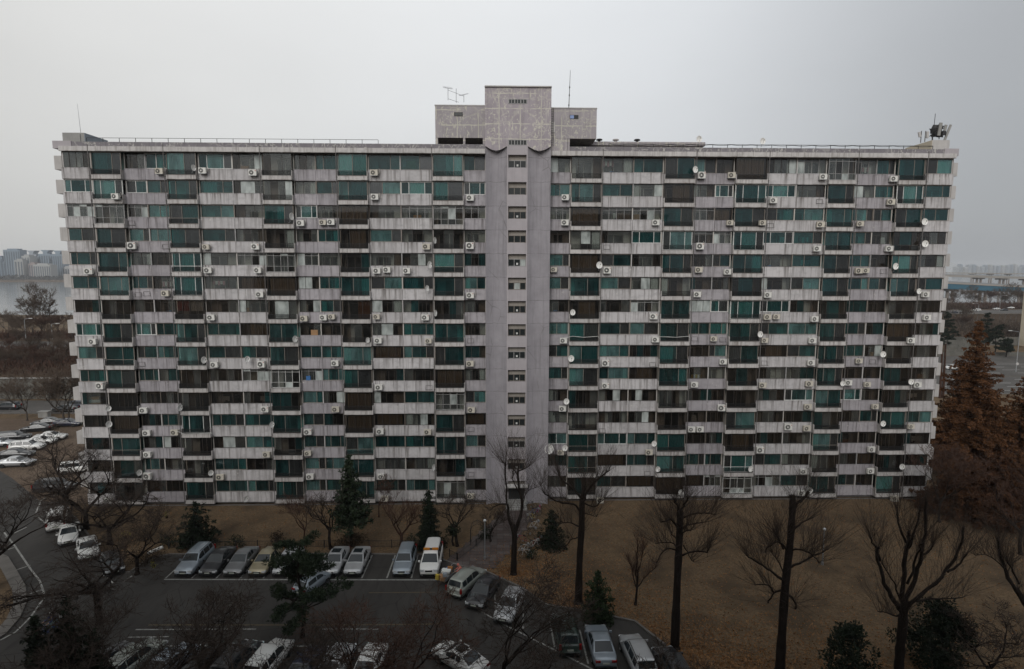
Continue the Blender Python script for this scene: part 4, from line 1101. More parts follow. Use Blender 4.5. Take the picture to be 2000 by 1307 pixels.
def car_proto(kind, opts=()):
    S = CAR[kind]; L, W = S['L'], S['W']; hw = W / 2
    e = empty('parked_car')
    top = S['top']; gh = S['gh']
    mb = MB()
    # lower body: stations along the length, rounded section
    xs = sorted({round(x, 3) for x, _ in top} | {round(-L / 2 + L * i / 18, 3) for i in range(19)})
    def width(x):
        t = abs(x) / (L / 2); return hw * (1 - .16 * max(0, t - .72) ** 1.3 / .28 ** 1.3)
    rows = []
    for x in xs:
        zt = interp(top, x); w = width(x); zb = .22 + (.12 if abs(x) > L / 2 - .15 else 0)
        row = [(x, -w * .80, zb), (x, -w * .97, zb + .14), (x, -w, (zb + zt) * .52), (x, -w * .965, zt - .07), (x, -w * .88, zt), (x, 0, zt + .035 * (1 if abs(x) < L / 2 - .2 else 0)),
               (x, w * .88, zt), (x, w * .965, zt - .07), (x, w, (zb + zt) * .52), (x, w * .97, zb + .14), (x, w * .80, zb)]
        rows.append(row)
    n0 = len(mb.v); K = 11
    for r in rows: mb.v += r
    for i in range(len(rows) - 1):
        for k in range(K - 1):
            a = n0 + i * K + k; mb.f.append((a, a + K, a + K + 1, a + 1)); mb.m.append(0)
        a = n0 + i * K; mb.f.append((a, a + K - 1, a + 2 * K - 1, a + K)); mb.m.append(0)
    mb.f.append(tuple(n0 + k for k in range(K))); mb.m.append(0); e_ = n0 + (len(rows) - 1) * K; mb.f.append(tuple(e_ + k for k in range(K - 1, -1, -1))); mb.m.append(0)
    # greenhouse
    gx = sorted({round(x, 3) for x, _ in gh} | {round(gh[0][0] + (gh[-1][0] - gh[0][0]) * i / 12, 3) for i in range(13)})
    n0 = len(mb.v); K = 9
    def belt(x): return interp(top, x) - .01
    def rhw(z, x): # half width at height z
        zb = belt(x); t = max(0, (z - zb)) / max(.3, gh[2][1] - zb); return width(x) * (.90 - .20 * t)
    for x in gx:
        zt = interp(gh, x); zb = belt(x)
        mb.v += [(x, -rhw(zb, x), zb - .02), (x, -rhw(zb + (zt - zb) * .55, x), zb + (zt - zb) * .55), (x, -rhw(zt, x) * .985, zb + (zt - zb) * .93), (x, -rhw(zt, x) * .82, zt), (x, 0, zt + .03),
                 (x, rhw(zt, x) * .82, zt), (x, rhw(zt, x) * .985, zb + (zt - zb) * .93), (x, rhw(zb + (zt - zb) * .55, x), zb + (zt - zb) * .55), (x, rhw(zb, x), zb - .02)]
    for i in range(len(gx) - 1):
        for k in range(K - 1):
            a = n0 + i * K + k; mb.f.append((a, a + K, a + K + 1, a + 1)); mb.m.append(0)
    body = mb.build('body', CP['silver'], e, smooth=True)
    # glass, set a few millimetres proud of the shell
    def glass_end(p0, p1, name, sgn):
        g = MB(); n = 6; m_ = 4
        for i in range(n):
            for j in range(m_):
                q = []
                for (u, v) in ((i / n, j / m_), ((i + 1) / n, j / m_), ((i + 1) / n, (j + 1) / m_), (i / n, (j + 1) / m_)):
                    x = p0[0] + (p1[0] - p0[0]) * v; z = p0[1] + (p1[1] - p0[1]) * v
                    zt = interp(gh, x); w = rhw(z, x) * (.90 - .04 * v); yy = -w + 2 * w * u
                    q.append((x + sgn * (.03 - .03 * (2 * u - 1) ** 2), yy, max(z, zt) + .022 + .018 * (1 - (2 * u - 1) ** 2)))
                g.quad(*q)
        g.build(name, M['cglass'], e, smooth=True)
    glass_end(*S['wind'], 'windscreen', .02); glass_end(*S['rear'], 'rear_window', -.02)
    bounds = [S['wind'][1][0] + .32, *S['pil'], S['rear'][0][0] + .05]
    for s in (-1, 1):
        for a, b in zip(bounds[:-1], bounds[1:]):
            g = MB(); n = 4
            for i in range(n):
                q = []
                for (u, v) in ((i / n, 0), ((i + 1) / n, 0), ((i + 1) / n, 1), (i / n, 1)):
                    x = a - .045 + (b - a + .09) * u; zt = interp(gh, x); zb = belt(x); z = zb + .05 if v == 0 else zb + (zt - zb) * .86
                    y = rhw(z if v == 0 else zt * .97, x) + .012; q.append((x, s * y, z))
                g.quad(*(q if s < 0 else q[::-1]))
            g.build('side_window', M['cglass'], e)
    wr = .32 if kind != 'hatch' else .29
    for sx in (L * .30, -L * .285):
        for s in (-1, 1):
            w = MB(); c = Vector((sx, s * (hw - .09), wr)); n = 18
            w.lathe([(wr * .62, -.1), (wr * .95, -.1), (wr, -.06), (wr, .06), (wr * .95, .1), (wr * .62, .1)], (0, 0, 0), n)
            wo = put('wheel', w.mesh('wheel', M['tyre'], True), e, c); wo.rotation_euler = (PI / 2, 0, 0)
            w = MB(); w.lathe([(.03, .07), (wr * .3, .075), (wr * .62, .05), (wr * .64, .105)], (0, 0, 0), n); w.lathe([(wr * .64, -.105), (wr * .62, -.05), (wr * .3, -.075), (.03, -.07)], (0, 0, 0), n)
            put('rim', w.mesh('rim', M['rim'], True), wo, (0, 0, 0))
            a = MB(); a.cyl((sx, s * (hw - .16), wr + .02), (sx, s * (hw - .005), wr + .02), wr * 1.13, 18); a.build('wheel_arch', M['trim'], e)
    zn = interp(top, L / 2 - .12)
    for s in (-1, 1):
        h = MB(); h.obox((L / 2 - .13, s * hw * .66, zn - .10), (.11, -.05 * s, 0), (.03 * s, .21, 0), (-.02, 0, .075)); h.build('headlight', M['lamp_w'], e)
        zr = interp(top, -L / 2 + .1)
        h = MB()
        if kind in ('wagon', 'van'): h.box(-L / 2 + .0, -L / 2 + .13, min(s * hw * .74, s * hw * .93), max(s * hw * .74, s * hw * .93), zr - .32, zr + .12)
        else: h.box(-L / 2 - .012, -L / 2 + .16, min(s * hw * .45, s * hw * .86), max(s * hw * .45, s * hw * .86), zr - .17, zr - .03)
        h.build('tail_light', M['lamp_r'], e)
        h = MB(); xm = S['wind'][0][0] - .18; h.obox((xm, s * (hw + .07), belt(xm) + .1), (.06, 0, 0), (0, .10, 0), (0, 0, .07)); h.build('mirror', CP['silver'], e)
    h = MB(); h.box(L / 2 - .06, L / 2 + .012, -.34, .34, zn - .21, zn - .07); h.box(L / 2 - .05, L / 2 + .02, -.55, .55, .34, .44); h.build('grille', M['trim'], e)
    h = MB(); h.box(L / 2 - .04, L / 2 + .022, -.2, .2, zn - .075, zn - .055); h.build('grille_bar', M['chrome'], e)
    for x0, nm in ((L / 2 + .0, 'front'), (-L / 2 - .025, 'rear')):
        h = MB(); h.box(x0, x0 + .03, -.24, .24, .46, .57) if nm == 'front' else h.box(x0, x0 + .03, -.24, .24, .60, .72); h.build('number_plate', M['plate'], e)
    h = MB(); h.box(-L / 2 + .05, L / 2 - .05, -hw * .92, hw * .92, .17, .27); h.build('underbody', M['trim'], e)
    if 'roof' in opts:
        h = MB(); zr = interp(gh, -.2) + .036; h.box(-.62, .12, -.42, .42, zr - .01, zr + .012); h.build('sunroof', M['cglass'], e)
    if 'rack' in opts:
        for s in (-1, 1):
            h = MB(); z = interp(gh, -.9) + .06; h.tube([(.2, s * .62, z - .04), (.1, s * .62, z), (-1.7, s * .62, z - .02), (-1.8, s * .62, z - .08)], .025, 6); h.build('roof_rail', M['trim'], e)
    if 'bar' in opts:
        h = MB(); z = interp(gh, .6) + .04; h.box(.42, .66, -.72, -.12, z, z + .13); h.box(.42, .66, .12, .72, z, z + .13); h.build('light_bar', M['amber'], e); h = MB(); h.box(.43, .65, -.12, .12, z + .002, z + .10); h.build('light_bar_centre', M['trim'], e)
    return e
protos_c = {}
def place_car(kind, col, pos, ang, label, opts=(), group=None, z=.006, name='parked_car'):
    key = (kind, opts)
    if key not in protos_c:
        o = car_proto(kind, opts); protos_c[key] = o
    else: o = copy_tree(protos_c[key])
    o.scale = (.96, .96, .96); o.location = (pos[0], pos[1], z); o.rotation_euler = (0, 0, math.radians(ang))
    if not o.name.startswith(name): o.name = name
    for c in o.children:
        if c.name.split('.')[0] in ('body', 'mirror'):
            c.material_slots[0].link = 'OBJECT'; c.material_slots[0].material = CP[col]
    tag(o, label, 'van' if kind == 'van' else 'car', group)
    return o
GA = 'cars parked nose out below the lawn'
def rowcar(px, kind, col, label, opts=(), dy=0, ang=-90):
    a = G(px, 1128 + dy); place_car(kind, col, (a[0] + .2, a[1] + 2.1), ang, label, opts, GA)
rowcar(355, 'wagon', 'blue', 'silver blue wagon with roof rails, leftmost in the row below the lawn', ('rack',))
rowcar(402, 'sedan', 'dark', 'dark sedan second from the left in the row below the lawn', (), 0)
rowcar(450, 'sedan', 'grey', 'grey sedan third from the left in the row below the lawn')
rowcar(498, 'sedan', 'gold', 'champagne gold sedan in the row below the lawn')
rowcar(545, 'sedan', 'silver', 'silver sedan half hidden behind the pine in the row', ())
rowcar(640, 'sedan', 'silver', 'silver sedan with dark sunroof, left of a pair beside empty bays', ('roof',))
rowcar(684, 'sedan', 'silver', 'silver sedan with dark sunroof, right of a pair beside empty bay', ('roof',))
rowcar(780, 'wagon', 'blue', 'grey blue estate car with long roof left of the white van', ())
rowcar(834, 'van', 'white', 'white van with amber light bar on its roof', ('bar',), -1)
def freecar(px, py, kind, col, ang, label, opts=(), group=None, z=0):
    a = G(px, py); place_car(kind, col, a, ang, label, opts, group)
freecar(610, 1150, 'hatch', 'blue', 70, 'pale car standing in the lane behind the pine')
GR = 'cars parked along the right side of the yard'
freecar(912, 1146, 'wagon', 'sage', 62, 'pale green silver minivan beside the loaded handcart', (), GR)
freecar(944, 1166, 'sedan', 'dark', 250, 'black sedan behind branches between minivan and silver sedan', (), GR)
freecar(996, 1192, 'sedan', 'silver', 253, 'silver sedan facing out on the right side of the yard', (), GR)
freecar(1105, 1248, 'wagon', 'green', 92, 'dark green four wheel drive with rear glass shining', (), GR)
freecar(1172, 1272, 'sedan', 'blue', 91, 'silver sedan parked nose to the lawn beside the dark green car', (), GR)
freecar(1245, 1295, 'wagon', 'silver', 94, 'silver estate car at the lower end of the right row', ('rack',), GR)
freecar(1315, 1322, 'wagon', 'dark', 96, 'black car at the bottom edge below the lawn', (), GR)
freecar(898, 1300, 'sedan', 'white', 140, 'white sedan with sunroof standing askew in the lane', ('roof',))
GB = 'cars in the bottom row'
for px, py, kind, col, ang, lab in ((205, 1312, 'wagon', 'grey', 75, 'grey car at the bottom left behind the dark shrubs'), (262, 1305, 'wagon', 'sage', 76, 'pale greenish car in the bottom row, third from left'), (330, 1312, 'sedan', 'blue', 77, 'silver car in the bottom row left of black cars'),
                                    (400, 1310, 'sedan', 'dark', 79, 'black car in the bottom row left of the white one, further car'), (462, 1308, 'wagon', 'dark', 80, 'black car directly left of the white estate in the bottom row'), (525, 1305, 'wagon', 'white', 81, 'white estate car in the bottom row'),
                                    (655, 1312, 'sedan', 'silver', 84, 'silver car in the bottom row right of the empty bay'), (722, 1312, 'sedan', 'white', 86, 'rightmost pale car in the bottom row'), (598, 1318, 'sedan', 'navy', 83, 'dark blue car in the bottom row right of the white estate')):
    freecar(px, py, kind, col, ang, lab, (), GB)
GL = 'cars along the left kerb'
freecar(112, 1025, 'van', 'white', 124, 'white minivan parked at the left kerb, rear window dark', (), GL)
freecar(136, 1052, 'sedan', 'white', -57, 'white sedan between minivan and silver car at the left kerb', (), GL)
freecar(172, 1080, 'sedan', 'white', -52, 'white car with large dark windscreen at the left kerb', (), GL)
freecar(220, 1112, 'hatch', 'dark', -48, 'dark small car under the bare tree at the left kerb', (), GL)
GK = 'cars on the soil car park'
for px, py, kind, col, ang, lab in ((32, 910, 'sedan', 'silver', 8, 'silver sedan nearest in the soil car park'), (32, 893, 'sedan', 'dark', 10, 'black sedan behind the nearest silver one in the soil car park'), (54, 879, 'wagon', 'white', 12, 'white estate car in the soil car park'),
                                    (78, 868, 'sedan', 'white', 14, 'white sedan in the middle of three white cars'), (99, 859, 'sedan', 'white', 15, 'farthest white sedan with sunroof in the soil car park'), (27, 860, 'wagon', 'dark', 18, 'black estate car at the left in the soil car park'),
                                    (72, 842, 'sedan', 'dark', 195, 'black sedan with red tail lights in the soil car park'), (92, 830, 'sedan', 'dark', 196, 'second black sedan further back in the soil car park'), (133, 832, 'sedan', 'navy', 5, 'dark sedan beside the block end in the soil car park'), (-2, 872, 'sedan', 'silver', 12, 'silver car cut by the left picture edge'),
                                    (108, 958, 'wagon', 'dark', 5, 'dark car behind the bare tree at the block corner'), (152, 922, 'wagon', 'white', 20, 'white car behind the bare tree against the block corner')):
    freecar(px, py, kind, col, ang, lab, (), GK)
GF = 'cars on the riverside road'
freecar(15, 800, 'wagon', 'dark', 180, 'dark car on the road below the retaining wall', (), GF); freecar(128, 803, 'sedan', 'dark', 180, 'dark sedan on the road beside the bare trees', (), GF); freecar(148, 797, 'wagon', 'navy', 180, 'dark blue car on the road half hidden by the block', (), GF)
# ================================================================== trees
def bark(name, c):
    m = mat(name, c, .95, spec=.1); t = NT(m)
    t.base(t.mix(t.rng(t.noise(t.pos((6, 6, 1.5)), 1, 5, .7), .35, .7), c, tuple(x * 2.1 for x in c)))
    t.bump(t.noise(t.pos((14, 14, 3)), 1, 5, .7), .7, .04)
    return m
M['bark'] = bark('dark_bark', (.012, .009, .0075)); M['bark_red'] = bark('reddish_bark', (.035, .02, .015)); M['bark_grey'] = bark('grey_bark', (.05, .042, .036))
M['twig'] = mat('twig_bark', (.036, .025, .019), .9); M['twig_red'] = mat('reddish_twigs', (.060, .032, .022), .9); M['twig_pale'] = mat('pale_twigs', (.085, .062, .046), .9)
def leafm(name, c, c2):
    m = mat(name, c, .8, spec=.15); t = NT(m)
    f = t.rng(t.noise(t.pos((1.6, 1.6, 1.6)), 1, 4, .6), .35, .68)
    t.base(t.mix(f, c, c2)); return m
M['needle'] = leafm('dark_evergreen_needles', (.008, .012, .008), (.022, .032, .018)); M['needle_b'] = leafm('pine_needles', (.013, .021, .013), (.036, .050, .026)); M['yew'] = leafm('green_yew_needles', (.012, .022, .010), (.034, .052, .022))
M['rust'] = leafm('rust_brown_needles', (.062, .028, .012), (.135, .060, .025)); M['rust_d'] = leafm('dark_rust_needles', (.045, .020, .010), (.095, .043, .019)); M['leafdry'] = leafm('dry_leaves', (.15, .07, .028), (.30, .16, .07)); M['hedge'] = leafm('winter_hedge_leaves', (.018, .013, .009), (.040, .026, .015)); M['forsythia'] = leafm('yellow_green_shrub', (.16, .15, .03), (.30, .28, .05))

def spline(pts, n=3):
    out_ = []
    P = [pts[0]] + list(pts) + [pts[-1]]
    for i in range(1, len(P) - 2):
        for k in range(n):
            t = k / n; a, b, c, d = P[i - 1], P[i], P[i + 1], P[i + 2]
            out_.append(.5 * ((2 * b) + (c - a) * t + (2 * a - 5 * b + 4 * c - d) * t * t + (3 * b - a - 3 * c + d) * t ** 3))
    out_.append(P[-2]); return out_
def limb(mb, pts, r0, r1, rng_, wob=.0, sides=7):
    sp = spline([Vector(p) for p in pts], 4); n = len(sp)
    rad = [(r0 + (r1 - r0) * (i / (n - 1)) ** .8) * (1 + (rng_.uniform(-.12, .12) if sides > 4 else 0)) for i in range(n)]
    if wob: sp = [p + Vector((rng_.gauss(0, wob), rng_.gauss(0, wob), 0)) if 0 < i < n - 1 else p for i, p in enumerate(sp)]
    mb.tube(sp, rad, sides); return sp, rad
def shoot(mb, p, d, L, r, rng_, seg=4, sub=2, up=.15, sides=3):
    """a thin shoot with side twigs"""
    pts = [Vector(p)]; d = Vector(d).normalized()
    for i in range(seg):
        d = (d + Vector((rng_.gauss(0, .07), rng_.gauss(0, .07), rng_.gauss(0, .04) + up * .2))).normalized()
        pts.append(pts[-1] + d * L / seg)
    mb.tube(pts, [r * (1 - .75 * i / seg) for i in range(seg + 1)], sides, cap=False)
    for _ in range(sub):
        i = rng_.randrange(1, seg); dd = (pts[i + 1] - pts[i]).normalized() + Vector((rng_.gauss(0, .5), rng_.gauss(0, .5), rng_.uniform(0, .4)))
        shoot(mb, pts[i], dd, L * rng_.uniform(.3, .55), r * .6, rng_, 3, 0, up, sides)

RK = .66
def traced_tree(name, label, Y, trunk, limbs, tw, group=None, seed=1, r=(.42, .30), bk='bark', tm='twig', spread=1.4, tl=(1.4, 3.9)):
    """trunk and limbs laid out from the photo at the tree's own distance, limbs swung out of the plane; trunk: [(px,py)...] from the base"""
    rg = random.Random(seed); e = empty(name)
    base = at_z(*trunk[0]) if trunk[0][1] < 1307 else at_y(trunk[0][0], trunk[0][1], Y)
    Y = base.y if Y is None else Y
    P = lambda px, py, dy=0: at_y(px, py, Y + dy)
    mb = MB(); cr = MB()
    tp = [P(*q) for q in trunk]; tp[0].z = -.1
    r = (r[0] * RK, r[1] * RK); sp, rad = limb(mb, tp, r[0], r[1], rg, .0, 9)
    mb.tube([tp[0] - Vector((0, 0, .1)), tp[0] + Vector((0, 0, .35))], [r[0] * 1.5, r[0] * 1.02], 9)
    allp = []
    for L_ in limbs:
        pts = L_[0]; r0, r1 = L_[1]; dy = rg.uniform(-spread, spread)
        q = [P(px, py, dy * (i / (len(pts) - 1)) ** 1.2) for i, (px, py) in enumerate(pts)]
        s, rd = limb(mb, q, r0 * RK, r1 * RK, rg, .04, 6)
        allp += [(s[i], (s[min(i + 1, len(s) - 1)] - s[max(i - 1, 0)]).normalized(), rd[i]) for i in range(len(s) // 3, len(s))]
    top = [(sp[i], Vector((rg.uniform(-1, 1), rg.uniform(-1, 1), .4)).normalized(), .03) for i in range(int(len(sp) * .55), len(sp))]
    allp += top
    for _ in range(int(tw * 1.35)):
        p, d, rr_ = rg.choice(allp)
        dd = d * .45 + Vector((rg.gauss(0, .38), rg.gauss(0, .38), rg.uniform(.35, 1.1)))
        shoot(cr, p, dd, rg.uniform(*tl), rg.uniform(.007, .012), rg, 5, 3)
    # move to the base
    for m_ in (mb, cr): m_.v = [(v[0] - base.x, v[1] - Y, v[2]) for v in m_.v]
    e.location = (base.x, Y, 0)
    t_ = mb.build('trunk', M[bk], e, smooth=True); c_ = cr.build('crown', M[tm], e)
    tag(e, label, 'tree', group); return e

def random_tree(name, label, loc, H, seed, group=None, trunk_h=.25, lean=0, bk='bark', tm='twig', spread=.9, levels=4, tw_r=.014, r0=None, dens=1.0, proto=None, up=.25):
    rg = random.Random(seed); e = empty(name, loc)
    mb = MB(); cr = MB(); r0 = r0 or H * .022
    def grow(p, d, L, r, lev):
        seg = 4; pts = [p]; dd = d.normalized()
        for i in range(seg):
            dd = (dd + Vector((rg.gauss(0, .16), rg.gauss(0, .16), rg.gauss(0, .08) + up * .3))).normalized(); pts.append(pts[-1] + dd * L / seg)
        tgt = mb if r > .028 else cr
        tgt.tube(pts, [max(tw_r * .35, r * (1 - .45 * i / seg)) for i in range(seg + 1)], 7 if r > .1 else 5 if r > .03 else 3, cap=False)
        if lev <= 0: return
        n = rg.choice((3, 4)) if lev > 1 else int(4 * dens + rg.random())
        for k in range(n):
            i = rg.randrange(2, seg + 1) if k else seg
            ax = Vector((rg.gauss(0, 1), rg.gauss(0, 1), rg.gauss(0, .35)))
            nd = (dd * (.75 if k else 1.0) + ax.normalized() * spread * (.9 if k else .4)).normalized()
            grow(pts[i], nd, L * rg.uniform(.55, .82), max(tw_r, r * rg.uniform(.42, .62)), lev - 1)
    th = H * trunk_h
    b = Vector((0, 0, -.1)); t1 = Vector((lean * .5 + rg.uniform(-.1, .1), rg.uniform(-.1, .1), th * .5)); t2 = Vector((lean, rg.uniform(-.2, .2), th))
    limb(mb, [b, t1, t2], r0, r0 * .75, rg, 0, 8)
    mb.tube([b, b + Vector((0, 0, .35))], [r0 * 1.5, r0], 8)
    for k in range(rg.choice((3, 4, 4))):
        a = rg.uniform(0, 2 * PI) if k else 0
        d = Vector((math.cos(a) * spread, math.sin(a) * spread, 1.0 if k else 1.4))
        grow(t2 - Vector((0, 0, rg.uniform(0, th * .2))), d, H * .30 * rg.uniform(.8, 1.1), r0 * rg.uniform(.45, .65), levels)
    mb.build('trunk', M[bk], e, smooth=True); cr.build('crown', M[tm], e)
    tag(e, label, 'tree', group); return e

def leaf_quads(C, N_, size, rg, aspect=2.2):
    """C: centres (n,3), N_: directions (n,3); one pointed quad for each"""
    n = len(C); D = N_ / (np.linalg.norm(N_, axis=1, keepdims=True) + 1e-9)
    R = rg.normal(size=(n, 3)); S = np.cross(D, R); S /= np.linalg.norm(S, axis=1, keepdims=True) + 1e-9
    s = size * rg.uniform(.6, 1.4, (n, 1))
    V = np.stack([C - D * s * .5, C + S * s * .5 / aspect, C + D * s * .6, C - S * s * .5 / aspect], 1).reshape(-1, 3)
    F = np.arange(n * 4).reshape(n, 4); return V, F
def foliage(name, parent, clumps, per, size, m, seed, droop=0.0, flat=1.0, aspect=2.2):
    """clumps: list of (x,y,z,r): leaves through each clump's volume, denser near its skin"""
    rg = np.random.default_rng(seed); Cs, Ns = [], []
    for (x, y, z, r) in clumps:
        n = max(6, int(per * r * r)); d = rg.normal(size=(n, 3)); d /= np.linalg.norm(d, axis=1, keepdims=True)
        rr = r * rg.uniform(.15, 1.0, (n, 1)) ** .45
        p = d * rr; p[:, 2] *= flat
        Cs.append(p + np.array([x, y, z])); nn = d + rg.normal(scale=.5, size=(n, 3)); nn[:, 2] -= droop; Ns.append(nn)
    V, F = leaf_quads(np.concatenate(Cs), np.concatenate(Ns), size, rg, aspect)
    return put(name, fast_mesh(name, V, F, M[m]), parent)

def conifer(name, label, loc, H, R, seed, m='rust', per=150, size=.42, trunk_r=.3, base=.12, group=None, droop=.25, tip=.05, branch=True, layers=22, power=.9):
    rg = random.Random(seed); e = empty(name, loc); mb = MB()
    mb.tube([(0, 0, -.1), (0, 0, H * .5), (0, 0, H * .97)], [trunk_r, trunk_r * .55, .03], 8)
    cl = []
    for i in range(layers):
        t = i / (layers - 1); z = H * (base + (1 - base) * t); rad = R * ((1 - t) ** power) * rg.uniform(.82, 1.12) + R * tip
        nb = max(4, int(3 + 9 * (1 - t)))
        for k in range(nb):
            a = 2 * PI * (k + rg.random() * .8) / nb; L = rad * rg.uniform(.65, 1.12)
            tipp = Vector((math.cos(a) * L, math.sin(a) * L, z - L * (.10 - .25 * t) + rg.uniform(-.2, .2)))
            if branch: mb.tube([(0, 0, z), (tipp.x * .5, tipp.y * .5, z + .06 * L), tuple(tipp)], [.05 * (1 - t) + .015, .03 * (1 - t) + .01, .008], 4, cap=False)
            m_ = max(2, int(L / .55))
            for j in range(m_):
                f = (j + .6) / m_; cl.append((tipp.x * f, tipp.y * f, z + (tipp.z - z) * f + rg.uniform(-.12, .12), (.30 + .30 * (1 - t)) * (1.1 - .35 * f) * (H / 15) ** .35))
    cl.append((0, 0, H * .97, .3 * (H / 15) ** .5))
    mb.build('trunk', M['bark_red' if 'rust' in m else 'bark'], e, smooth=True)
    foliage('crown', e, cl, per, size, m, seed, droop, .7)
    tag(e, label, 'tree', group); return e
def shrub(name, label, loc, W, H, seed, m='needle', per=260, size=.16, group=None, cat='shrub', n=26, peak=1.0, stem=.12):
    rg = random.Random(seed); e = empty(name, loc); mb = MB(); cl = []
    for k in range(3):
        a = 2 * PI * k / 3; mb.tube([(math.cos(a) * .06, math.sin(a) * .06, -.05), (math.cos(a) * W * .12, math.sin(a) * W * .12, H * .45)], [stem * .5, stem * .2], 5)
    for i in range(n):
        z = rg.random() ** .9; a = rg.uniform(0, 2 * PI); prof = (1 - z) ** (.55 * peak) * (.55 + .45 * min(1, z * 5)); rr = rg.random() ** .5 * W / 2 * prof
        if n > 40 and i % 4 == 0: rr *= 1.32
        cl.append((math.cos(a) * rr, math.sin(a) * rr, H * (.08 + .86 * z) * (1.06 if n > 40 and i % 5 == 0 else 1), W * (.10 if n > 40 and i % 4 == 0 else .145 if n > 40 else .19) * (1.1 - .55 * z * peak) * rg.uniform(.8, 1.2)))
    mb.build('stem', M['bark'], e); foliage('foliage', e, cl, per, size, m, seed, -.2, 1.1)
    tag(e, label, cat, group); return e

# --- the pollarded trees on the lawn, limbs as they stand in the photo
GP = 'pollarded trees on the lawn'
traced_tree('pollarded_tree', 'forked bare tree standing before the stair tower', None, [(1003, 1122), (1004, 1080), (1005, 1045), (1001, 1025)],
            [([(1003, 1040), (994, 1010), (989, 970), (988, 900)], (.26, .12)), ([(1004, 1042), (1016, 1010), (1020, 985), (1012, 940), (1013, 905)], (.30, .14)), ([(988, 905), (978, 903)], (.10, .05)), ([(1013, 920), (1025, 915), (1035, 910)], (.12, .05)), ([(1012, 930), (1000, 912)], (.12, .05)),
             ([(990, 985), (975, 985), (955, 997)], (.12, .05)), ([(1014, 960), (1002, 935), (1006, 905)], (.10, .05)), ([(1018, 990), (1030, 960), (1055, 950)], (.08, .03))], 330, GP, 11, (.42, .36))
traced_tree('pollarded_tree', 'thick bare tree with crooked side branches right of the bicycles', None, [(1130, 1178), (1132, 1100), (1136, 1030), (1137, 975)],
            [([(1135, 1000), (1120, 985), (1095, 982), (1075, 972), (1060, 960)], (.16, .07)), ([(1137, 975), (1120, 955), (1100, 940), (1090, 925)], (.20, .08)), ([(1138, 978), (1150, 955), (1175, 930), (1190, 918)], (.20, .07)), ([(1137, 975), (1140, 955), (1142, 945)], (.22, .12)), ([(1134, 1030), (1110, 1020), (1092, 1024)], (.11, .05)), ([(1130, 1050), (1115, 1055), (1100, 1077)], (.10, .05)),
             ([(1137, 980), (1160, 990), (1180, 975)], (.12, .05)), ([(1132, 1000), (1150, 1005), (1165, 1010)], (.08, .03))], 380, GP, 12, (.52, .34))
traced_tree('pollarded_tree', 'tall bare tree with many stubby branches in the middle of lawn', None, [(1318, 1266), (1321, 1180), (1325, 1090), (1328, 1020), (1328, 995)],
            [([(1325, 1035), (1312, 1015), (1290, 1020)], (.15, .07)), ([(1328, 1015), (1350, 1005), (1375, 1002), (1398, 1005)], (.14, .05)), ([(1330, 1035), (1345, 1025), (1378, 1020)], (.13, .05)), ([(1328, 1045), (1338, 1038), (1350, 1036)], (.10, .05)), ([(1323, 1070), (1310, 1060), (1280, 1062)], (.11, .05)), ([(1322, 1075), (1300, 1072), (1282, 1100)], (.12, .05)),
             ([(1332, 1085), (1355, 1077), (1378, 1078), (1385, 1072)], (.13, .06)), ([(1325, 1060), (1315, 1045), (1305, 1030)], (.10, .05)), ([(1328, 1000), (1322, 985), (1315, 975)], (.13, .06)), ([(1328, 1000), (1338, 985), (1342, 970)], (.13, .06)), ([(1335, 1065), (1350, 1090), (1356, 1098)], (.07, .04))], 430, GP, 13, (.50, .34))
traced_tree('pollarded_tree', 'tall bare tree with split top and level branches right of the lawn centre', -29.5, [(1521, 1345), (1527, 1240), (1534, 1140), (1543, 1060), (1547, 1005), (1548, 968)],
            [([(1548, 1000), (1556, 985), (1570, 972), (1580, 960)], (.20, .10)), ([(1542, 1045), (1560, 1025), (1590, 1010)], (.15, .05)), ([(1537, 1075), (1525, 1060), (1508, 1062), (1495, 1080)], (.14, .05)), ([(1530, 1072), (1520, 1050), (1512, 1042)], (.12, .05)), ([(1538, 1075), (1560, 1073), (1585, 1083), (1600, 1100)], (.13, .05)), ([(1530, 1115), (1560, 1100), (1590, 1085), (1618, 1073)], (.16, .06)),
             ([(1530, 1135), (1505, 1115), (1475, 1095), (1457, 1084)], (.16, .06)), ([(1530, 1152), (1512, 1158), (1500, 1178)], (.14, .07)), ([(1512, 1158), (1500, 1143), (1474, 1143)], (.12, .05)), ([(1532, 1130), (1522, 1100), (1508, 1080)], (.10, .04)), ([(1538, 1160), (1552, 1175), (1553, 1190)], (.12, .08))], 480, GP, 14, (.50, .30))
traced_tree('pollarded_tree', 'bare tree fanning into many thick upright limbs at lower right', -30.3, [(1752, 1350), (1758, 1270), (1763, 1220), (1765, 1190)],
            [([(1762, 1195), (1740, 1165), (1725, 1130), (1713, 1085), (1718, 1070)], (.26, .12)), ([(1718, 1095), (1708, 1065), (1698, 1050)], (.14, .05)), ([(1765, 1190), (1763, 1150), (1768, 1090), (1775, 1055), (1776, 1040)], (.28, .14)), ([(1770, 1060), (1755, 1020), (1752, 995)], (.14, .06)), ([(1774, 1070), (1788, 1030), (1797, 995)], (.15, .07)), ([(1768, 1180), (1790, 1120), (1800, 1080), (1808, 1030), (1808, 970)], (.24, .10)),
             ([(1768, 1190), (1800, 1160), (1850, 1115), (1875, 1070), (1882, 1030)], (.24, .10)), ([(1850, 1118), (1875, 1100), (1890, 1080)], (.14, .07)), ([(1762, 1200), (1748, 1203), (1735, 1198), (1714, 1194)], (.12, .05)), ([(1775, 1178), (1810, 1170), (1850, 1170), (1884, 1165)], (.13, .05)), ([(1762, 1180), (1745, 1140), (1722, 1100)], (.13, .05)), ([(1800, 1085), (1815, 1075), (1822, 1065)], (.12, .06)), ([(1772, 1140), (1790, 1090), (1800, 1062)], (.15, .07))], 520, GP, 15, (.48, .40))
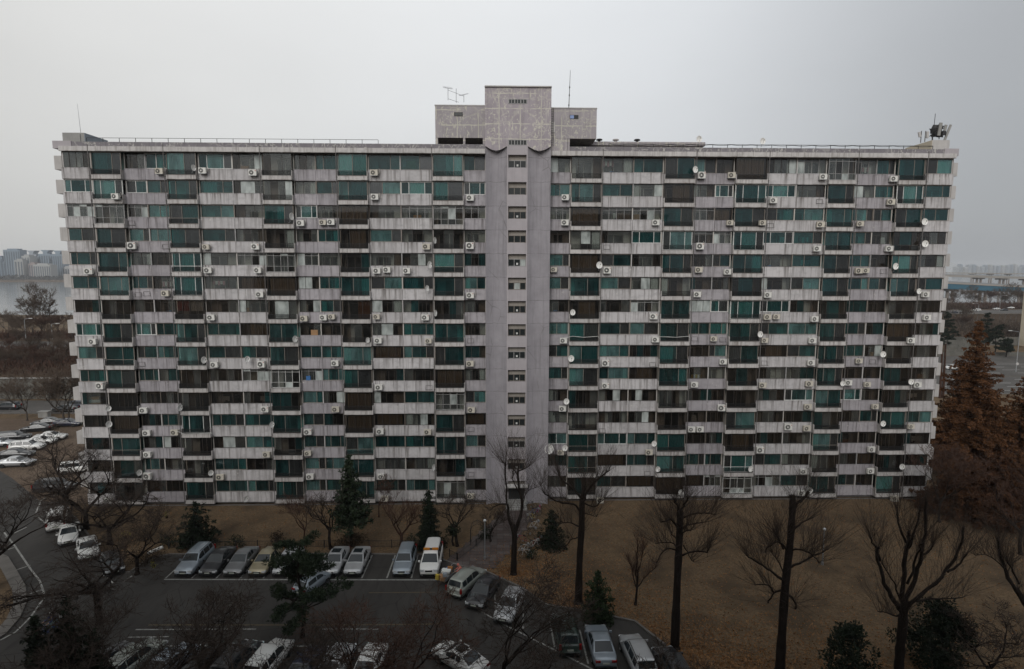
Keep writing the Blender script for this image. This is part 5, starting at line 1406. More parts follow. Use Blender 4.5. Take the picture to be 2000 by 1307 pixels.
traced_tree('pollarded_tree', 'bare tree leaning in at the right picture edge', -24, [(2040, 1240), (2010, 1190), (1985, 1150)], [([(2000, 1175), (1970, 1130), (1955, 1090), (1948, 1050)], (.24, .12)), ([(1985, 1150), (1960, 1110), (1930, 1085), (1905, 1085)], (.10, .04)), ([(1990, 1140), (1975, 1110), (1965, 1095)], (.14, .06)), ([(2005, 1180), (2010, 1120), (2000, 1060)], (.2, .08))], 260, GP, 16, (.40, .30))
traced_tree('bare_tree', 'small slender bare tree with dense top on the lawn', None, [(1241, 1182), (1244, 1150), (1246, 1120)], [([(1244, 1150), (1243, 1110), (1245, 1060)], (.12, .04)), ([(1244, 1148), (1262, 1125), (1285, 1105)], (.09, .03)), ([(1243, 1150), (1236, 1120), (1228, 1095)], (.08, .03)), ([(1245, 1120), (1252, 1090), (1258, 1070)], (.07, .02))], 240, None, 17, (.16, .11), tm='twig_red', spread=.9, tl=(.7, 1.7))
# --- bare trees on the left lawn and by the block
def gl(px, py): a = G(px, py); return (a[0], a[1], 0)
random_tree('bare_tree', 'bare dark tree beside the conifer behind the parked cars', gl(646, 1072), 6.6, 31, None, .34, .0, spread=.95, levels=4, r0=.17)
random_tree('bare_tree', 'slender reddish bare tree behind the champagne car', gl(597, 1064), 6.0, 32, None, .3, 0, 'bark_red', 'twig_red', .8, 4, r0=.09)
random_tree('bare_tree', 'fan shaped bare tree behind the grey blue estate car', gl(784, 1064), 6.8, 33, None, .16, 0, 'bark_red', 'twig_red', .75, 4, r0=.18)
random_tree('bare_tree', 'thin bare tree between conifer and cypress near the wall', gl(740, 1010), 5.0, 34, None, .3, 0, 'bark_red', 'twig_red', .8, 4, r0=.08)
random_tree('bare_tree', 'small bare tree right of the cypress', gl(893, 1067), 5.4, 35, None, .42, -.3, spread=1.0, levels=4, r0=.15)
random_tree('bare_tree', 'low bare tree beside the path lamp', gl(958, 1058), 4.5, 36, None, .2, 0, spread=1.0, levels=4, r0=.10)
GD = 'dark bare trees on the left'
random_tree('bare_tree', 'big dark bare tree at the left corner of the block', gl(128, 1000), 10.5, 41, GD, .24, .3, spread=1.15, levels=5, r0=.34, up=.1)
random_tree('bare_tree', 'dark bare tree behind the white cars at the left kerb', gl(168, 1034), 10.0, 42, GD, .22, .2, spread=1.15, levels=5, r0=.30, up=.1)
random_tree('bare_tree', 'dark spreading bare tree between kerb cars and lawn', gl(215, 1062), 9.0, 43, GD, .2, .1, spread=1.2, levels=5, r0=.25, up=.05)
random_tree('bare_tree', 'wide dark bare tree at lower left beside the evergreen clump', gl(196, 1216), 9.5, 44, GD, .3, -.2, spread=1.5, levels=5, r0=.30, up=-.02)
random_tree('bare_tree', 'dark bare tree standing in the hedge at the lot corner', gl(268, 1122), 7.0, 45, GD, .25, .2, spread=1.1, levels=5, r0=.2)
random_tree('bare_tree', 'bare tree rising at the left picture edge', gl(-20, 1150), 9.5, 46, GD, .3, .3, spread=1.2, levels=5, r0=.26)
GN = 'bare trees in front of the bottom row'
for px, Y, H, sd, lab in ((395, -31.5, 9.0, 51, 'bare tree reaching up in front of the lower lane at left'), (120, -33, 8.5, 52, 'bare tree below the evergreen clump at the bottom left'), (700, -33.0, 7.4, 53, 'thin reddish bare tree over the bottom row of cars'), (800, -32, 7.6, 54, 'thin reddish bare tree right of the bottom row'),
                          (985, -31.5, 9.0, 55, 'dark bare tree in front of the white askew sedan'), (1032, -34.5, 7.6, 56, 'dark bare tree left of the dark green car'), (560, -34.5, 7.4, 57, 'bare tree before the white estate car'), (280, -34.5, 8.0, 58, 'bare tree before the bottom row at left'), (1330, -34, 5.2, 59, 'low bare tree under the middle lawn tree'), (1930, -31.5, 6.5, 60, 'bare twiggy tree at the bottom right corner')):
    p = at_y(px, 1300, Y)
    random_tree('bare_tree', lab, (p.x, Y, 0), H, sd, GN, .28, 0, tm='twig_red' if sd in (53, 54) else 'twig', spread=1.0, levels=5, r0=.16, up=.08)
# --- evergreens
def conif_px(px, py_base, py_top, wpx, lab, seed, m='needle_b', **k):
    b = gl(px, py_base); t = at_y(px, py_top, b[1]); w = (at_y(px + wpx / 2, py_base, b[1]) - at_y(px - wpx / 2, py_base, b[1])).x
    return conifer(k.pop('name', 'conifer_tree'), lab, b, t.z, w / 2, seed, m, **k)
conif_px(686, 1068, 893, 84, 'tall green conifer with open branches before the left wing', 61, 'needle_b', per=210, size=.30, base=.30, trunk_r=.16, layers=15, power=.75, droop=.1)
conif_px(838, 1072, 962, 50, 'dense dark cypress behind the white van', 62, 'needle', per=420, size=.2, base=.06, trunk_r=.14, layers=16, power=.45, tip=.12)
conif_px(1078, 1068, 1000, 62, 'dark juniper beside the bicycles', 63, 'needle', per=420, size=.2, base=.04, trunk_r=.12, layers=12, power=.42)
conif_px(1166, 1212, 1120, 74, 'spiky dark yew behind the dark green car', 64, 'yew', per=330, size=.24, base=.04, trunk_r=.12, layers=10, power=.38, droop=-.5)
conif_px(385, 1062, 984, 90, 'broad dark evergreen on the left lawn before the block', 65, 'needle', per=330, size=.24, base=.03, trunk_r=.14, layers=12, power=.4)
def ever(px, Y, py_top, wpx, lab, seed, m='needle'):
    p = at_y(px, 1307, Y); t = at_y(px, py_top, Y); w = (at_y(px + wpx / 2, 1250, Y) - at_y(px - wpx / 2, 1250, Y)).x
    if px < 300: return conifer('evergreen_tree', lab, (p.x, Y, 0), t.z, w / 2, seed, m, per=420, size=.22, base=.03, trunk_r=.15, layers=15, power=.5, group='dark evergreens in the foreground')
    return shrub('evergreen_tree', lab, (p.x, Y, 0), w * 1.05, t.z, seed, m, 330, .21, 'dark evergreens in the foreground', 'tree', 80, .75, .3)
ever(1655, -31.5, 1216, 105, 'round dark evergreen at the bottom right of the lawn', 66)
ever(1832, -29.5, 1172, 125, 'broad dark evergreen behind the fanned tree', 67)
ever(140, -31.5, 1178, 110, 'tall black green evergreen at bottom left', 68)
ever(76, -32.5, 1212, 95, 'lower black green evergreen left of the tall one', 69)
ever(185, -33, 1240, 90, 'small black green evergreen right of the tall one', 70)
# leaning little pine and ball shrub near the path
e = shrub('topiary_pine', 'small leaning dark pine with a cloud shaped head near the path', gl(886, 1066), 1.8, 1.5, 71, 'needle', 420, .16, cat='tree'); e.location.z = 1.1
mb = MB(); mb.tube([(0, 0, -1.15), (-.15, 0, -.6), (0, 0, .3)], [.12, .1, .07], 7); mb.build('trunk', M['bark'], e)
for px, py, w, h, lab in ((868, 1063, 1.1, .8, 'ball shaped shrub beside the small pine'), (541, 1066, 2.2, 1.3, 'brown round hedge behind the champagne car'), (690, 1064, 3.0, 1.3, 'wide dark hedge under the tall conifer'), (803, 1066, 1.6, 1.1, 'dark shrub left of the white van'), (948, 1052, 1.6, 1.2, 'green shrub under the arched trellis by the path'),
                          (1040, 1092, 1.4, .9, 'low shrub beside the lowest bicycles'), (330, 1066, 1.8, 1.2, 'dark shrub above the leftmost wagon'), (460, 1066, 1.8, 1.0, 'low dark shrub above the grey sedan')):
    shrub('round_shrub', lab, gl(px, py), w, h, hash(lab) % 97 if False else px, 'hedge' if 'brown' in lab or 'hedge' in lab else 'needle', 300, .14, n=20, peak=.4)
for px, py, lab in ((245, 1052, 'small yellow shrub under the dark trees at left'), (326, 1012, 'yellow shrub near the broad evergreen'), (300, 1108, 'yellow shrub at the lot corner')):
    shrub('yellow_shrub', lab, gl(px, py), 1.1, .7, px, 'forsythia', 110, .12, n=10, peak=.4)
shrub('twiggy_hedge', 'low dark twiggy hedge along the lot corner', gl(285, 1100), 3.0, 1.2, 77, 'hedge', 200, .14, n=24, peak=.3)
# the foreground pine in the middle of the lane
def pine(name, label, loc, H, seed, R=2.6, m='needle_b', dens=190, base=.35, size=.26):
    rg = random.Random(seed); e = empty(name, loc); mb = MB(); cl = []
    tr = [(0, 0, -.1), (.2, .1, H * .3), (-.15, .1, H * .65), (.1, 0, H)]; sp, rd = limb(mb, tr, .2, .05, rg)
    for i in range(int(R * 8)):
        t = base + (1 - base) * (i / (int(R * 8) - 1)); p = sp[min(len(sp) - 1, int(t * (len(sp) - 1)))]; a = rg.uniform(0, 2 * PI); L = R * (1.05 - .75 * ((t - base) / (1 - base)) ** 1.2) * rg.uniform(.6, 1.15)
        q = p + Vector((math.cos(a) * L, math.sin(a) * L, rg.uniform(-.25, .5))); mid = p + (q - p) * .5 + Vector((0, 0, -.15))
        mb.tube([p, mid, q], [.06, .045, .015], 5)
        for j in range(6): f = .4 + .65 * rg.random(); c = p + (q - p) * f; cl.append((c.x + rg.gauss(0, .22), c.y + rg.gauss(0, .22), c.z + .1 + rg.gauss(0, .1), rg.uniform(.28, .50)))
    mb.build('trunk', M['bark'], e, smooth=True); foliage('crown', e, cl, dens * 2.2, size, m, seed, -.3, .65, 4); tag(e, label, 'tree'); return e
p = at_y(590, 1240, -25.0)
pine('pine_tree', 'green pine standing in front of the lane and parked cars', (p.x, -25.0, 0), 7.4, 81, 3.9, dens=230)
# --- rust coloured conifers at the right end
GRU = 'rust brown conifers at the right end'
def rust(px, Y, py_top, R, lab, seed, m='rust', base=.06):
    t = at_y(px, py_top, Y); return conifer('redwood_tree', lab, (t.x, Y, 0), t.z, R, seed, m, per=420, size=.27, trunk_r=.35, base=base, group=GRU, layers=30, droop=.4, power=.8)
rust(1912, 9, 632, 6.6, 'tall rust brown conifer at the right end of the block', 91)
rust(2012, 6, 735, 6.4, 'rust brown conifer cut by the right picture edge', 92)
rust(1880, -3, 905, 4.5, 'lower rust brown conifer before the block corner', 93, 'rust_d')
rust(1962, -5, 880, 5.0, 'dark rust conifer at the right below the tall one', 94, 'rust_d')
random_tree('bare_tree', 'leafless dark tree among the rust conifers', (58, -8, 0), 9, 95, None, .3, .2, tm='twig_red', spread=1.0, levels=4, r0=.22)
random_tree('bare_tree', 'twiggy bare tree by the right lawn edge', (52, -13, 0), 8, 96, None, .3, -.2, tm='twig_red', spread=1.0, levels=4, r0=.18)
random_tree('bare_tree', 'thin bare tree at the right corner of the block', (49.5, -5.5, 0), 9.0, 97, None, .3, 0, tm='twig_red', spread=.7, levels=5, r0=.14)
for px, py0, py1, lab in ((1841, 745, 670, 'reddish pole at the right end of the block, left one'), (1836, 760, 680, 'reddish pole at the right end of the block, right one')):
    pass
# --- fallen leaves
rg = np.random.default_rng(4)
def leaf_scatter(n, cx, cy, sx, sy): return np.stack([rg.normal(cx, sx, n), rg.normal(cy, sy, n), rg.uniform(.012, .05, n)], 1)
pts = np.concatenate([leaf_scatter(6000, 13, -27, 5, 4), leaf_scatter(3500, 7, -20, 4, 3), leaf_scatter(6000, 20, -30, 6, 4), leaf_scatter(3500, 28, -30, 6, 4), leaf_scatter(2600, 2, -14, 3, 2.5), leaf_scatter(1200, 1.3, -15.8, 1.2, .9), leaf_scatter(1400, 6.7, -20.8, 1.4, 1.0), leaf_scatter(1600, 13, -27, 1.5, 1.1), leaf_scatter(1600, 17, -29, 2.0, 1.0), leaf_scatter(1500, 27, -30.6, 1.6, 1.1), leaf_scatter(1500, 9, -24.5, 2.2, .7), np.stack([rg.uniform(4, 55, 9000), rg.uniform(-36, 0, 9000), rg.uniform(.012, .05, 9000)], 1), np.stack([rg.uniform(-40, -8, 1300), rg.uniform(-11, -.5, 1300), rg.uniform(.012, .05, 1300)], 1)])
aspx = asp
keep = np.array([not inside((q[0], q[1]), aspx) and not (q[1] > -.3) for q in pts]); pts = pts[keep]
nr = rg.normal(size=(len(pts), 3)); nr[:, 2] *= .35
V, F = leaf_quads(pts, nr, .12, rg, 1.5)
tag(put('fallen_leaves', fast_mesh('fallen_leaves', V, F, M['leafdry'])), 'dry orange brown leaves scattered on the lawn', 'leaves', None, 'stuff')
# ================================================================== the river side
M['water'] = mat('river_water', (.10, .105, .10), .12, 0, .5)
t = NT(M['water']); t.bump(t.noise(t.pos((.35, .9, 1)), 1, 4), .12, .3)
t.base(t.mix(t.rng(t.noise(t.pos((.004, .02, 1)), 1, 3), .4, .65), (.12, .125, .12), (.06, .068, .072)))
sheet('river', [(-E_ + 5, 402), (E_ - 5, 402), (E_ - 5, 4700), (320, 4700), (290, 1765), (-E_ + 5, 1765)], -7.8, M['water'])
M['scrub'] = M['wood_floor']
# left: road, retaining wall, planted embankment with the expressway on it
sheet('riverside_road', [(-420, 46), (-40, 46), (-20, 57.5), (-420, 57.5)], .012, M['asphalt_road'])
kerb([(-220, 45.8), (-62, 45.8)], .3, .14)
mb = MB()
prof2 = [(60.0, 4.6), (66, 5.6), (80, 7.2), (84, 7.2), (112, 7.2), (120, 6.0), (170, -1), (250, -.5)]
mb.quad((-420, 59.6, 4.6), (-30, 59.6, 4.6), (-30, 60, 4.6), (-420, 60, 4.6))
for (y0, z0), (y1, z1) in zip(prof2[:-1], prof2[1:]): mb.quad((-420, y0, z0), (-30, y0, z0), (-30, y1, z1), (-420, y1, z1))
tag(mb.build('embankment', M['wood_floor']), kind='structure')
sheet('expressway', [(-420, 86), (-30, 86), (-30, 104), (-420, 104)], 7.23, M['asphalt_road'])
rwall = empty('retaining_wall', (-105, 59, 0)); tag(rwall, 'long stained concrete retaining wall along the riverside road at left', 'wall')
mb = MB(); mb.box(-130, 75, .25, .6, -.1, 4.5); mb.build('backing', M['conc_dark'], rwall)
M['wallp'] = plain_conc('stained_wall_concrete', (.15, .145, .13), .35, .7)
pmb = MB(); pmb.box(-1.47, 1.47, -.0, .24, 0, 4.35); pmesh = pmb.mesh('panel', M['wallp'])
for i in range(40): put('panel', pmesh, rwall, (-58 + i * 3.0, random.uniform(-.02, .02), 0))
mb = MB(); mb.box(-130, 75, -.08, .65, 4.5, 4.68); mb.build('coping', M['conc'], rwall)
# small things by the road at left
mb = MB(); mb.box(-.9, .9, -.45, .45, 0, 1.1); mb.box(-1.0, 1.0, -.55, .55, 1.1, 1.22); p = at_z(66, 822); tag(mb.build('utility_box', M['conc'], None, (p.x, 43.0, 0)), 'grey utility box beside the road at left', 'box')
fz = empty('road_fence', (-105, 44.6, 0)); tag(fz, 'low metal fence between soil car park and road at left', 'fence')
mb = MB(); mb.box(-40, 45, -.02, .02, .95, 1.0); mb.box(-40, 45, -.02, .02, .45, .5); mb.build('rail', M['conc_dark'], fz)
fp = MB(); fp.box(-.03, .03, -.03, .03, 0, 1.05); fpm = fp.mesh('post', M['conc_dark'])
for i in range(43): put('post', fpm, fz, (-40 + i * 2, .04, 0))
# --- far shore and skyline
M['farland'] = ground_mat('far_shore_ground', (.12, .095, .075), (.15, .12, .09), None, .02, bump=.1)
mb = MB(); rg_ = random.Random(9)
for i in range(48):
    x0 = -2600 + i * 60; h0 = 3 + rg_.random() * 4
    mb.box(x0, x0 + 60.5, 1772, 1774, -8, -1.5 - rg_.random() * 1.2)
tag(mb.build('far_shore', M['farland']), kind='structure')
M['farwood'] = mat('far_wood_foliage', (.05, .05, .045), .9)
rgn = np.random.default_rng(8); n = 18000
C = np.stack([rgn.uniform(-3000, 300, n), rgn.uniform(1790, 2000, n), rgn.uniform(-4, 13, n)], 1); C[:, 2] *= .6 + .4 * np.sin(C[:, 0] * .013) * np.sin(C[:, 0] * .041 + 1)
V, F = leaf_quads(C, rgn.normal(size=(n, 3)), 7.0, rgn, 1.2)
tag(put('far_wood', fast_mesh('far_wood', V, F, M['farwood'])), 'band of trees along the far river bank', 'wood', None, 'stuff')
def far_col(i): return plain_conc('far_tower_paint_%d' % i, [(.30, .33, .36), (.20, .25, .30), (.36, .36, .35), (.30, .25, .24), (.16, .21, .26)][i], .06, .12, .02)
FC = [far_col(i) for i in range(5)]
M['farglass'] = mat('far_tower_windows', (.06, .08, .10), .3)
YT = 1950
def far_tower(px0, px1, pyt, c, lab, flare=False, Y=YT, depth=30):
    a = at_y(px0, 526, Y); b = at_y(px1, pyt, Y); w = b.x - a.x; e = empty('tower_block', ((a.x + b.x) / 2, Y, 0))
    mb = MB(); mb.box(-w / 2, w / 2, 0, depth, -1, b.z); n = max(2, int(w / 7)); mb.build('wall', FC[c], e)
    for i in range(n):
        x = -w / 2 + w * (i + .5) / n; m_ = MB(); m_.box(x - w / n * .22, x + w / n * .22, -.6, -.05, 6, b.z - 6); m_.build('window_strip', M['farglass'], e)
    m_ = MB()
    if flare: m_.prism([(-w * .18, b.z), (w * .18, b.z), (w * .18, b.z + 6), (w * .36, b.z + 13), (-w * .36, b.z + 13), (-w * .18, b.z + 6)], 'y', 4, depth - 4)
    else: m_.box(-w * .3, w * .3, 4, depth - 4, b.z, b.z + 4)
    m_.build('roof', FC[c], e); tag(e, lab, 'building', 'towers across the river at left')
far_tower(9, 38, 488, 1, 'widest tall pale tower across the river at left'); far_tower(29, 44, 508, 2, 'low pale block before the tall tower across the river', Y=YT - 60); far_tower(44, 57, 500, 2, 'white slab tower left of the flared towers', Y=YT - 40)
far_tower(50, 70, 497, 0, 'leftmost tower with flared roof across the river', True); far_tower(77, 98, 496, 1, 'middle tower with flared roof across the river', True); far_tower(101, 123, 497, 1, 'rightmost tower with flared roof across the river', True)
far_tower(65, 98, 517, 2, 'low cream block before the flared towers', Y=YT - 70); far_tower(56, 68, 515, 3, 'low reddish block across the river', Y=YT - 50); far_tower(-12, 4, 502, 4, 'blue grey tower at the left picture edge'); far_tower(4, 10, 512, 4, 'thin low tower at far left across the river'); far_tower(98, 102, 505, 4, 'thin tower between the flared towers'); far_tower(70, 77, 503, 0, 'slim tower between the first two flared ones')
far_tower(122, 140, 522, 2, 'low pale block touching the apartment block edge')
# --- bare trees by the river, left
wood = []
for sd in range(4): wood.append(random_tree('bare_tree', 'x', (0, 0, 0), 12, 200 + sd, None, .22, 0, 'bark_grey', 'twig_pale' if sd != 2 else 'twig_red', .75, 5, .026, dens=1.3, r0=.20))
wused = set()
def wood_tree(i, loc, H, label, group, rz=None):
    o = wood[i] if i not in wused else copy_tree(wood[i]); wused.add(i)
    s_ = H / 12 * 1.12; o.location = loc; o.scale = (s_, s_, s_); o.rotation_euler = (0, 0, random.uniform(0, 6.3) if rz is None else rz); tag(o, label, 'tree', group); return o
GW = 'bare trees on the left embankment'
LW = [(75, 568, 120, 'tallest bare tree against the river at left'), (18, 605, 115, 'bare tree with upright limbs at the left picture edge before the river'), (115, 610, 122, 'pale bare tree right of the tallest one'), (45, 625, 110, 'bare tree left below the tallest one'), (98, 640, 82, 'dark bare tree low on the embankment'), (60, 655, 78, 'broad bare tree in the middle of the embankment'), (15, 660, 80, 'bare tree low at the left picture edge'), (130, 655, 78, 'bare tree beside the block edge on the embankment'), (35, 690, 68, 'low bare tree above the retaining wall at left'), (112, 700, 66, 'low bare tree above the retaining wall near the block'), (75, 700, 67, 'low bare tree above the middle of the retaining wall'), (-15, 640, 100, 'bare tree entering at the left edge above the wall'), (140, 630, 112, 'bare tree half hidden behind the block edge'), (0, 700, 66, 'twiggy tree at the left end of the retaining wall'), (88, 615, 108, 'bare tree just right of the tallest one at left'), (30, 640, 95, 'bare tree between the two left lamps'), (122, 668, 76, 'bare tree near the block edge above the wall'), (85, 675, 72, 'brown bare tree midway down the left embankment'), (50, 672, 74, 'brown bare tree left of the embankment middle'), (20, 680, 70, 'brown bare tree low at far left of the embankment'), (62, 610, 116, 'bare tree just left of the tallest one at left')]
for i, (px, pyt, Y, lab) in enumerate(LW):
    q = at_y(px, pyt, Y); z = 7.2 if 78 < Y < 114 else 6 if Y >= 114 else 5.6
    wood_tree(i % 4, (q.x, Y, z - .2), max(4, q.z - z), lab, GW)
for px, py, H, lab in ((53, 822, 8.5, 'thin bare street tree before the retaining wall'), (125, 832, 11, 'pale branched street tree beside the block at left'), (136, 830, 10, 'second street tree close to the block at left')):
    p = at_z(px, py); wood_tree({53: 0, 125: 1, 136: 3}[px], (p.x, p.y, 0), H, lab, 'street trees at left')
rgn = np.random.default_rng(12)
def brush(name, label, n, x, y, zf_, size, m):
    C = np.stack([rgn.uniform(*x, n), rgn.uniform(*y, n), np.zeros(n)], 1); C[:, 2] = zf_(C) + rgn.random(n) ** 1.5 * 2.2
    Nn = rgn.normal(size=(n, 3)); Nn[:, 2] = abs(Nn[:, 2]) + 1.2
    V, F = leaf_quads(C, Nn, size, rgn, 9)
    tag(put(name, fast_mesh(name, V, F, M[m])), label, 'scrub', None, 'stuff')
def zl(C): return np.interp(C[:, 1], [p[0] for p in prof2], [p[1] for p in prof2])
brush('scrub', 'brown winter scrub covering the left embankment', 30000, (-230, -70), (60.5, 84), zl, 1.3, 'twig_red')
brush('scrub', 'brown winter scrub on the river side of the left embankment', 22000, (-300, -95), (106, 185), zl, 2.4, 'twig_red')
# lamp posts by the left expressway
def street_lamp(loc, H, rz, label, arm=2.2, group=None):
    e = empty('street_lamp', loc, rz); mb = MB(); mb.tube([(0, 0, 0), (0, 0, H * .9), (.15, 0, H * .97), (arm, 0, H)], [.11, .08, .06, .05], 7); mb.build('post', M['steel'], e)
    mb = MB(); mb.box(arm - .1, arm + .8, -.16, .16, H - .06, H + .1); mb.build('lamp_head', M['f_white'], e); tag(e, label, 'street lamp', group); return e
for px, py, lab in ((47, 622, 'street lamp among the bare trees at left, farther left one'), (100, 632, 'street lamp among the bare trees at left, right one')):
    q = at_y(px, py, 104); street_lamp((q.x, 104, 7.2), q.z - 7.2, 0, lab, 1.5, 'lamps on the left expressway')

# ------------------------------------------------------------------ right side: avenue, verge, expressway, bridges
sheet('avenue', [(64, 62), (260, 62), (420, 122), (64, 122)], .012, M['asphalt_road'])
def wline(Y0, x0, x1, w=.18, dash=0, m='line'):
    mb = MB()
    if not dash: mb.quad((x0, Y0, .02), (x1, Y0, .02), (x1, Y0 + w, .02), (x0, Y0 + w, .02))
    else:
        x = x0
        while x < x1: mb.quad((x, Y0, .02), (min(x1, x + dash), Y0, .02), (min(x1, x + dash), Y0 + w, .02), (x, Y0 + w, .02)); x += dash * 2
    mb.build('road_marking', M[m])['kind'] = 'structure'
M['line2'] = worn_paint('road_line_paint', (.5, .5, .48), .2)
for Y0, d in ((66, 0), (70.5, 5), (75, 5), (79.5, 5), (84.2, 0), (84.8, 0), (89.5, 5), (94.5, 5), (99.5, 5), (105, 0)): wline(Y0, 75, 250, .22, d, 'yellow' if d == 0 and 80 < Y0 < 90 else 'line2')
kerb([(64, 62), (250, 62)], .3, .14); kerb([(70, 121.5), (300, 121.5)], .3, .14)
def rcar(px, py, kind, col, ang, lab, z=0.006):
    p = at_z(px, py, z); place_car(kind, col, (p.x, p.y), ang, lab, (), 'cars on the avenue and expressway', z)
rcar(1858, 722, 'hatch', 'white', 178, 'white hatchback on the avenue beside the block'); rcar(1921, 780, 'sedan', 'white', 2, 'white car on the avenue glimpsed through the rust conifer')
mb = MB(); mb.box(75, 420, 123, 123.4, 0, 1.1); tag(mb.build('low_wall', M['wallp']), 'low concrete wall along the far side of the avenue', 'wall')
mb = MB(); mb.box(75, 420, 150, 150.5, 0, 3.2)
for i in range(60): mb.box(75 + i * 5.8, 75.3 + i * 5.8, 149.85, 149.99, 0, 3.3)
tag(mb.build('boundary_wall', M['wallp']), 'pale concrete boundary wall beyond the avenue at right', 'wall')
# back of a road sign
e = empty('road_sign'); a, b = at_y(1846, 664, 126), at_y(1892, 690, 126); e.location = (0, 0, 0); tag(e, 'grey back of a large road sign beside the avenue', 'sign')
for i in range(3): mb = MB(); z1 = a.z - (a.z - b.z) * i / 3; z0 = a.z - (a.z - b.z) * (i + 1) / 3; mb.box(a.x, b.x, 126, 126.12, z0 + .04, z1 - .02); mb.build('panel', M['wallp'], e)
for x in (a.x + 2, b.x - 2): mb = MB(); mb.cyl((x, 126.25, 0), (x, 126.25, a.z), .12, 8); mb.build('post', M['steel'], e)
p = at_z(1984, 727); q = at_y(1984, 646, p.y); street_lamp((p.x, p.y, 0), q.z, PI, 'tall street lamp at the right picture edge beside the avenue', 2.4)
mb = MB(); mb.cyl((p.x, p.y - .2, 2.4), (p.x, p.y - .26, 2.4), .4, 16); tag(mb.build('round_sign', M['conc_pale']), 'round traffic sign on the lamp post at right edge', 'sign')
# poles at the end of the block
for px, lab in ((1842, 'brown wooden pole close to the right end of block, right one'), (1836, 'brown wooden pole close to the right end of block, left one')):
    q0 = at_y(px, 770, 58); q1 = at_y(px + 5, 672, 58); mb = MB(); mb.tube([(q0.x, 58, 0), (q1.x, 58, q1.z)], [.28, .16], 8); tag(mb.build('utility_pole', M['bark_red'], None), lab, 'pole')
# pines on the verge
def verge_pine(px, py_t, Y, H, sd, lab):
    q = at_y(px, py_t, Y); z = q.z - H
    return pine('pine_tree', lab, (q.x, Y, max(-.2, z) if z > -1 else 0), q.z if z < 0 else H, sd, 3.4, 'needle', 120, .4, .55)
verge_pine(1854, 612, 150, 12, 301, 'dark pine top right of the block against the scrub'); verge_pine(1850, 648, 128, 11, 302, 'dark pine beside the road sign'); verge_pine(1948, 638, 124, 12, 303, 'dark pine behind the rust conifer, left one'); verge_pine(1968, 664, 120, 10, 304, 'dark pine behind the rust conifer, right one'); verge_pine(1930, 615, 135, 13, 305, 'dark pine behind the tip of the rust conifer')
# scrub belt, noise barrier, expressway embankment
mb = MB(); mb.quad((110, 240, -.4), (900, 300, -.4), (900, 316, 3.0), (110, 256, 3.0)); mb.quad((110, 256, 3.0), (900, 316, 3.0), (900, 362, 3.0), (110, 302, 3.0)); mb.quad((110, 302, 3.0), (900, 362, 3.0), (900, 420, -7.5), (110, 380, -7.5))
tag(mb.build('expressway_bank', M['wood_floor']), kind='structure')
tilt = 60 / 790
def ey(x, off): return 256 + (x - 110) * tilt + off
mb = MB(); mb.quad((110, ey(110, 8), 3.02), (900, ey(900, 8), 3.02), (900, ey(900, 38), 3.02), (110, ey(110, 38), 3.02)); tag(mb.build('expressway', M['asphalt_road']), kind='structure')
mb = MB()
for o_ in (8.8, 22.8, 37): mb.quad((110, ey(110, o_), 3.03), (900, ey(900, o_), 3.03), (900, ey(900, o_) + .4, 3.03), (110, ey(110, o_) + .4, 3.03))
mb.build('road_marking', M['line2'])['kind'] = 'structure'
for px, py, kind, col, ang, lab in ((1864, 612, 'sedan', 'navy', 10, 'dark car on the far expressway, leftmost'), (1908, 608, 'van', 'white', 190, 'white van on the far expressway'), (1946, 605, 'sedan', 'white', 184, 'white sedan on the far expressway between dark cars'), (1961, 607, 'sedan', 'dark', 184, 'dark sedan on the far expressway'), (1974, 603, 'sedan', 'white', 184, 'white sedan on the far expressway, rightmost')):
    d = ray(px, py); tt = (3.03 - OO.z) / d.z; P_ = OO + d * tt; place_car(kind, col, (P_.x, P_.y), ang, lab, (), 'cars on the avenue and expressway', 3.04)
nb = empty('noise_barrier'); tag(nb, 'curved noise barrier of ribs and clear panels below the expressway', 'barrier')
pb = MB(); pb.tube([(0, 0, -.3), (0, 0, 2.6), (0, -.3, 3.8), (0, -1.3, 4.8)], .12, 5); pbm = pb.mesh('rib', M['conc_dark'])
gp = MB(); 
for (y0, z0), (y1, z1) in (((0, .6), (0, 2.6)), ((0, 2.6), (-.3, 3.8)), ((-.3, 3.8), (-1.3, 4.8))): gp.quad((.1, y0 + .02, z0), (3.3, y0 + .02 + .26, z0), (3.3, y1 + .02 + .26, z1), (.1, y1 + .02, z1))
gpm = gp.mesh('panel', M['g_smoke'])
for i in range(62):
    x = 196 + i * 3.4; y = ey(x, -18); put('rib', pbm, nb, (x, y, .2)); put('panel', gpm, nb, (x, y, .2))
def zr(C): return np.where(C[:, 1] > 235, np.clip((C[:, 1] - 240 - (C[:, 0] - 110) * tilt) * .21 - .3, -.3, 3.0), 0)
brush('scrub', 'pale brown scrub between avenue and expressway', 22000, (150, 330), (152, 252), zr, 2.2, 'twig_pale')
def zb_(C): return np.full(len(C), 2.8)
brush('scrub', 'brown scrub along the river side of the far expressway', 16000, (230, 520), (330, 352), zb_, 4.2, 'twig_red')
GRW = 'bare trees along the right river bank'
RW = [(1870, 563, 345), (1905, 562, 350), (1893, 575, 352), (1935, 566, 350), (1958, 570, 352), (1985, 558, 350), (1975, 568, 347), (1855, 580, 342), (1880, 590, 230), (1848, 598, 238), (1920, 580, 351), (1998, 566, 350), (1862, 640, 170), (1890, 650, 165), (1905, 640, 178), (1935, 655, 168), (1975, 640, 175), (1990, 650, 168), (1960, 632, 190), (1878, 615, 200), (1945, 590, 349), (1968, 578, 352)]
RWL = []
def rank(i):
    same = sorted((j for j in range(len(RW)) if (RW[j][2] > 290) == (RW[i][2] > 290)), key=lambda j: RW[j][0]); return same.index(i)
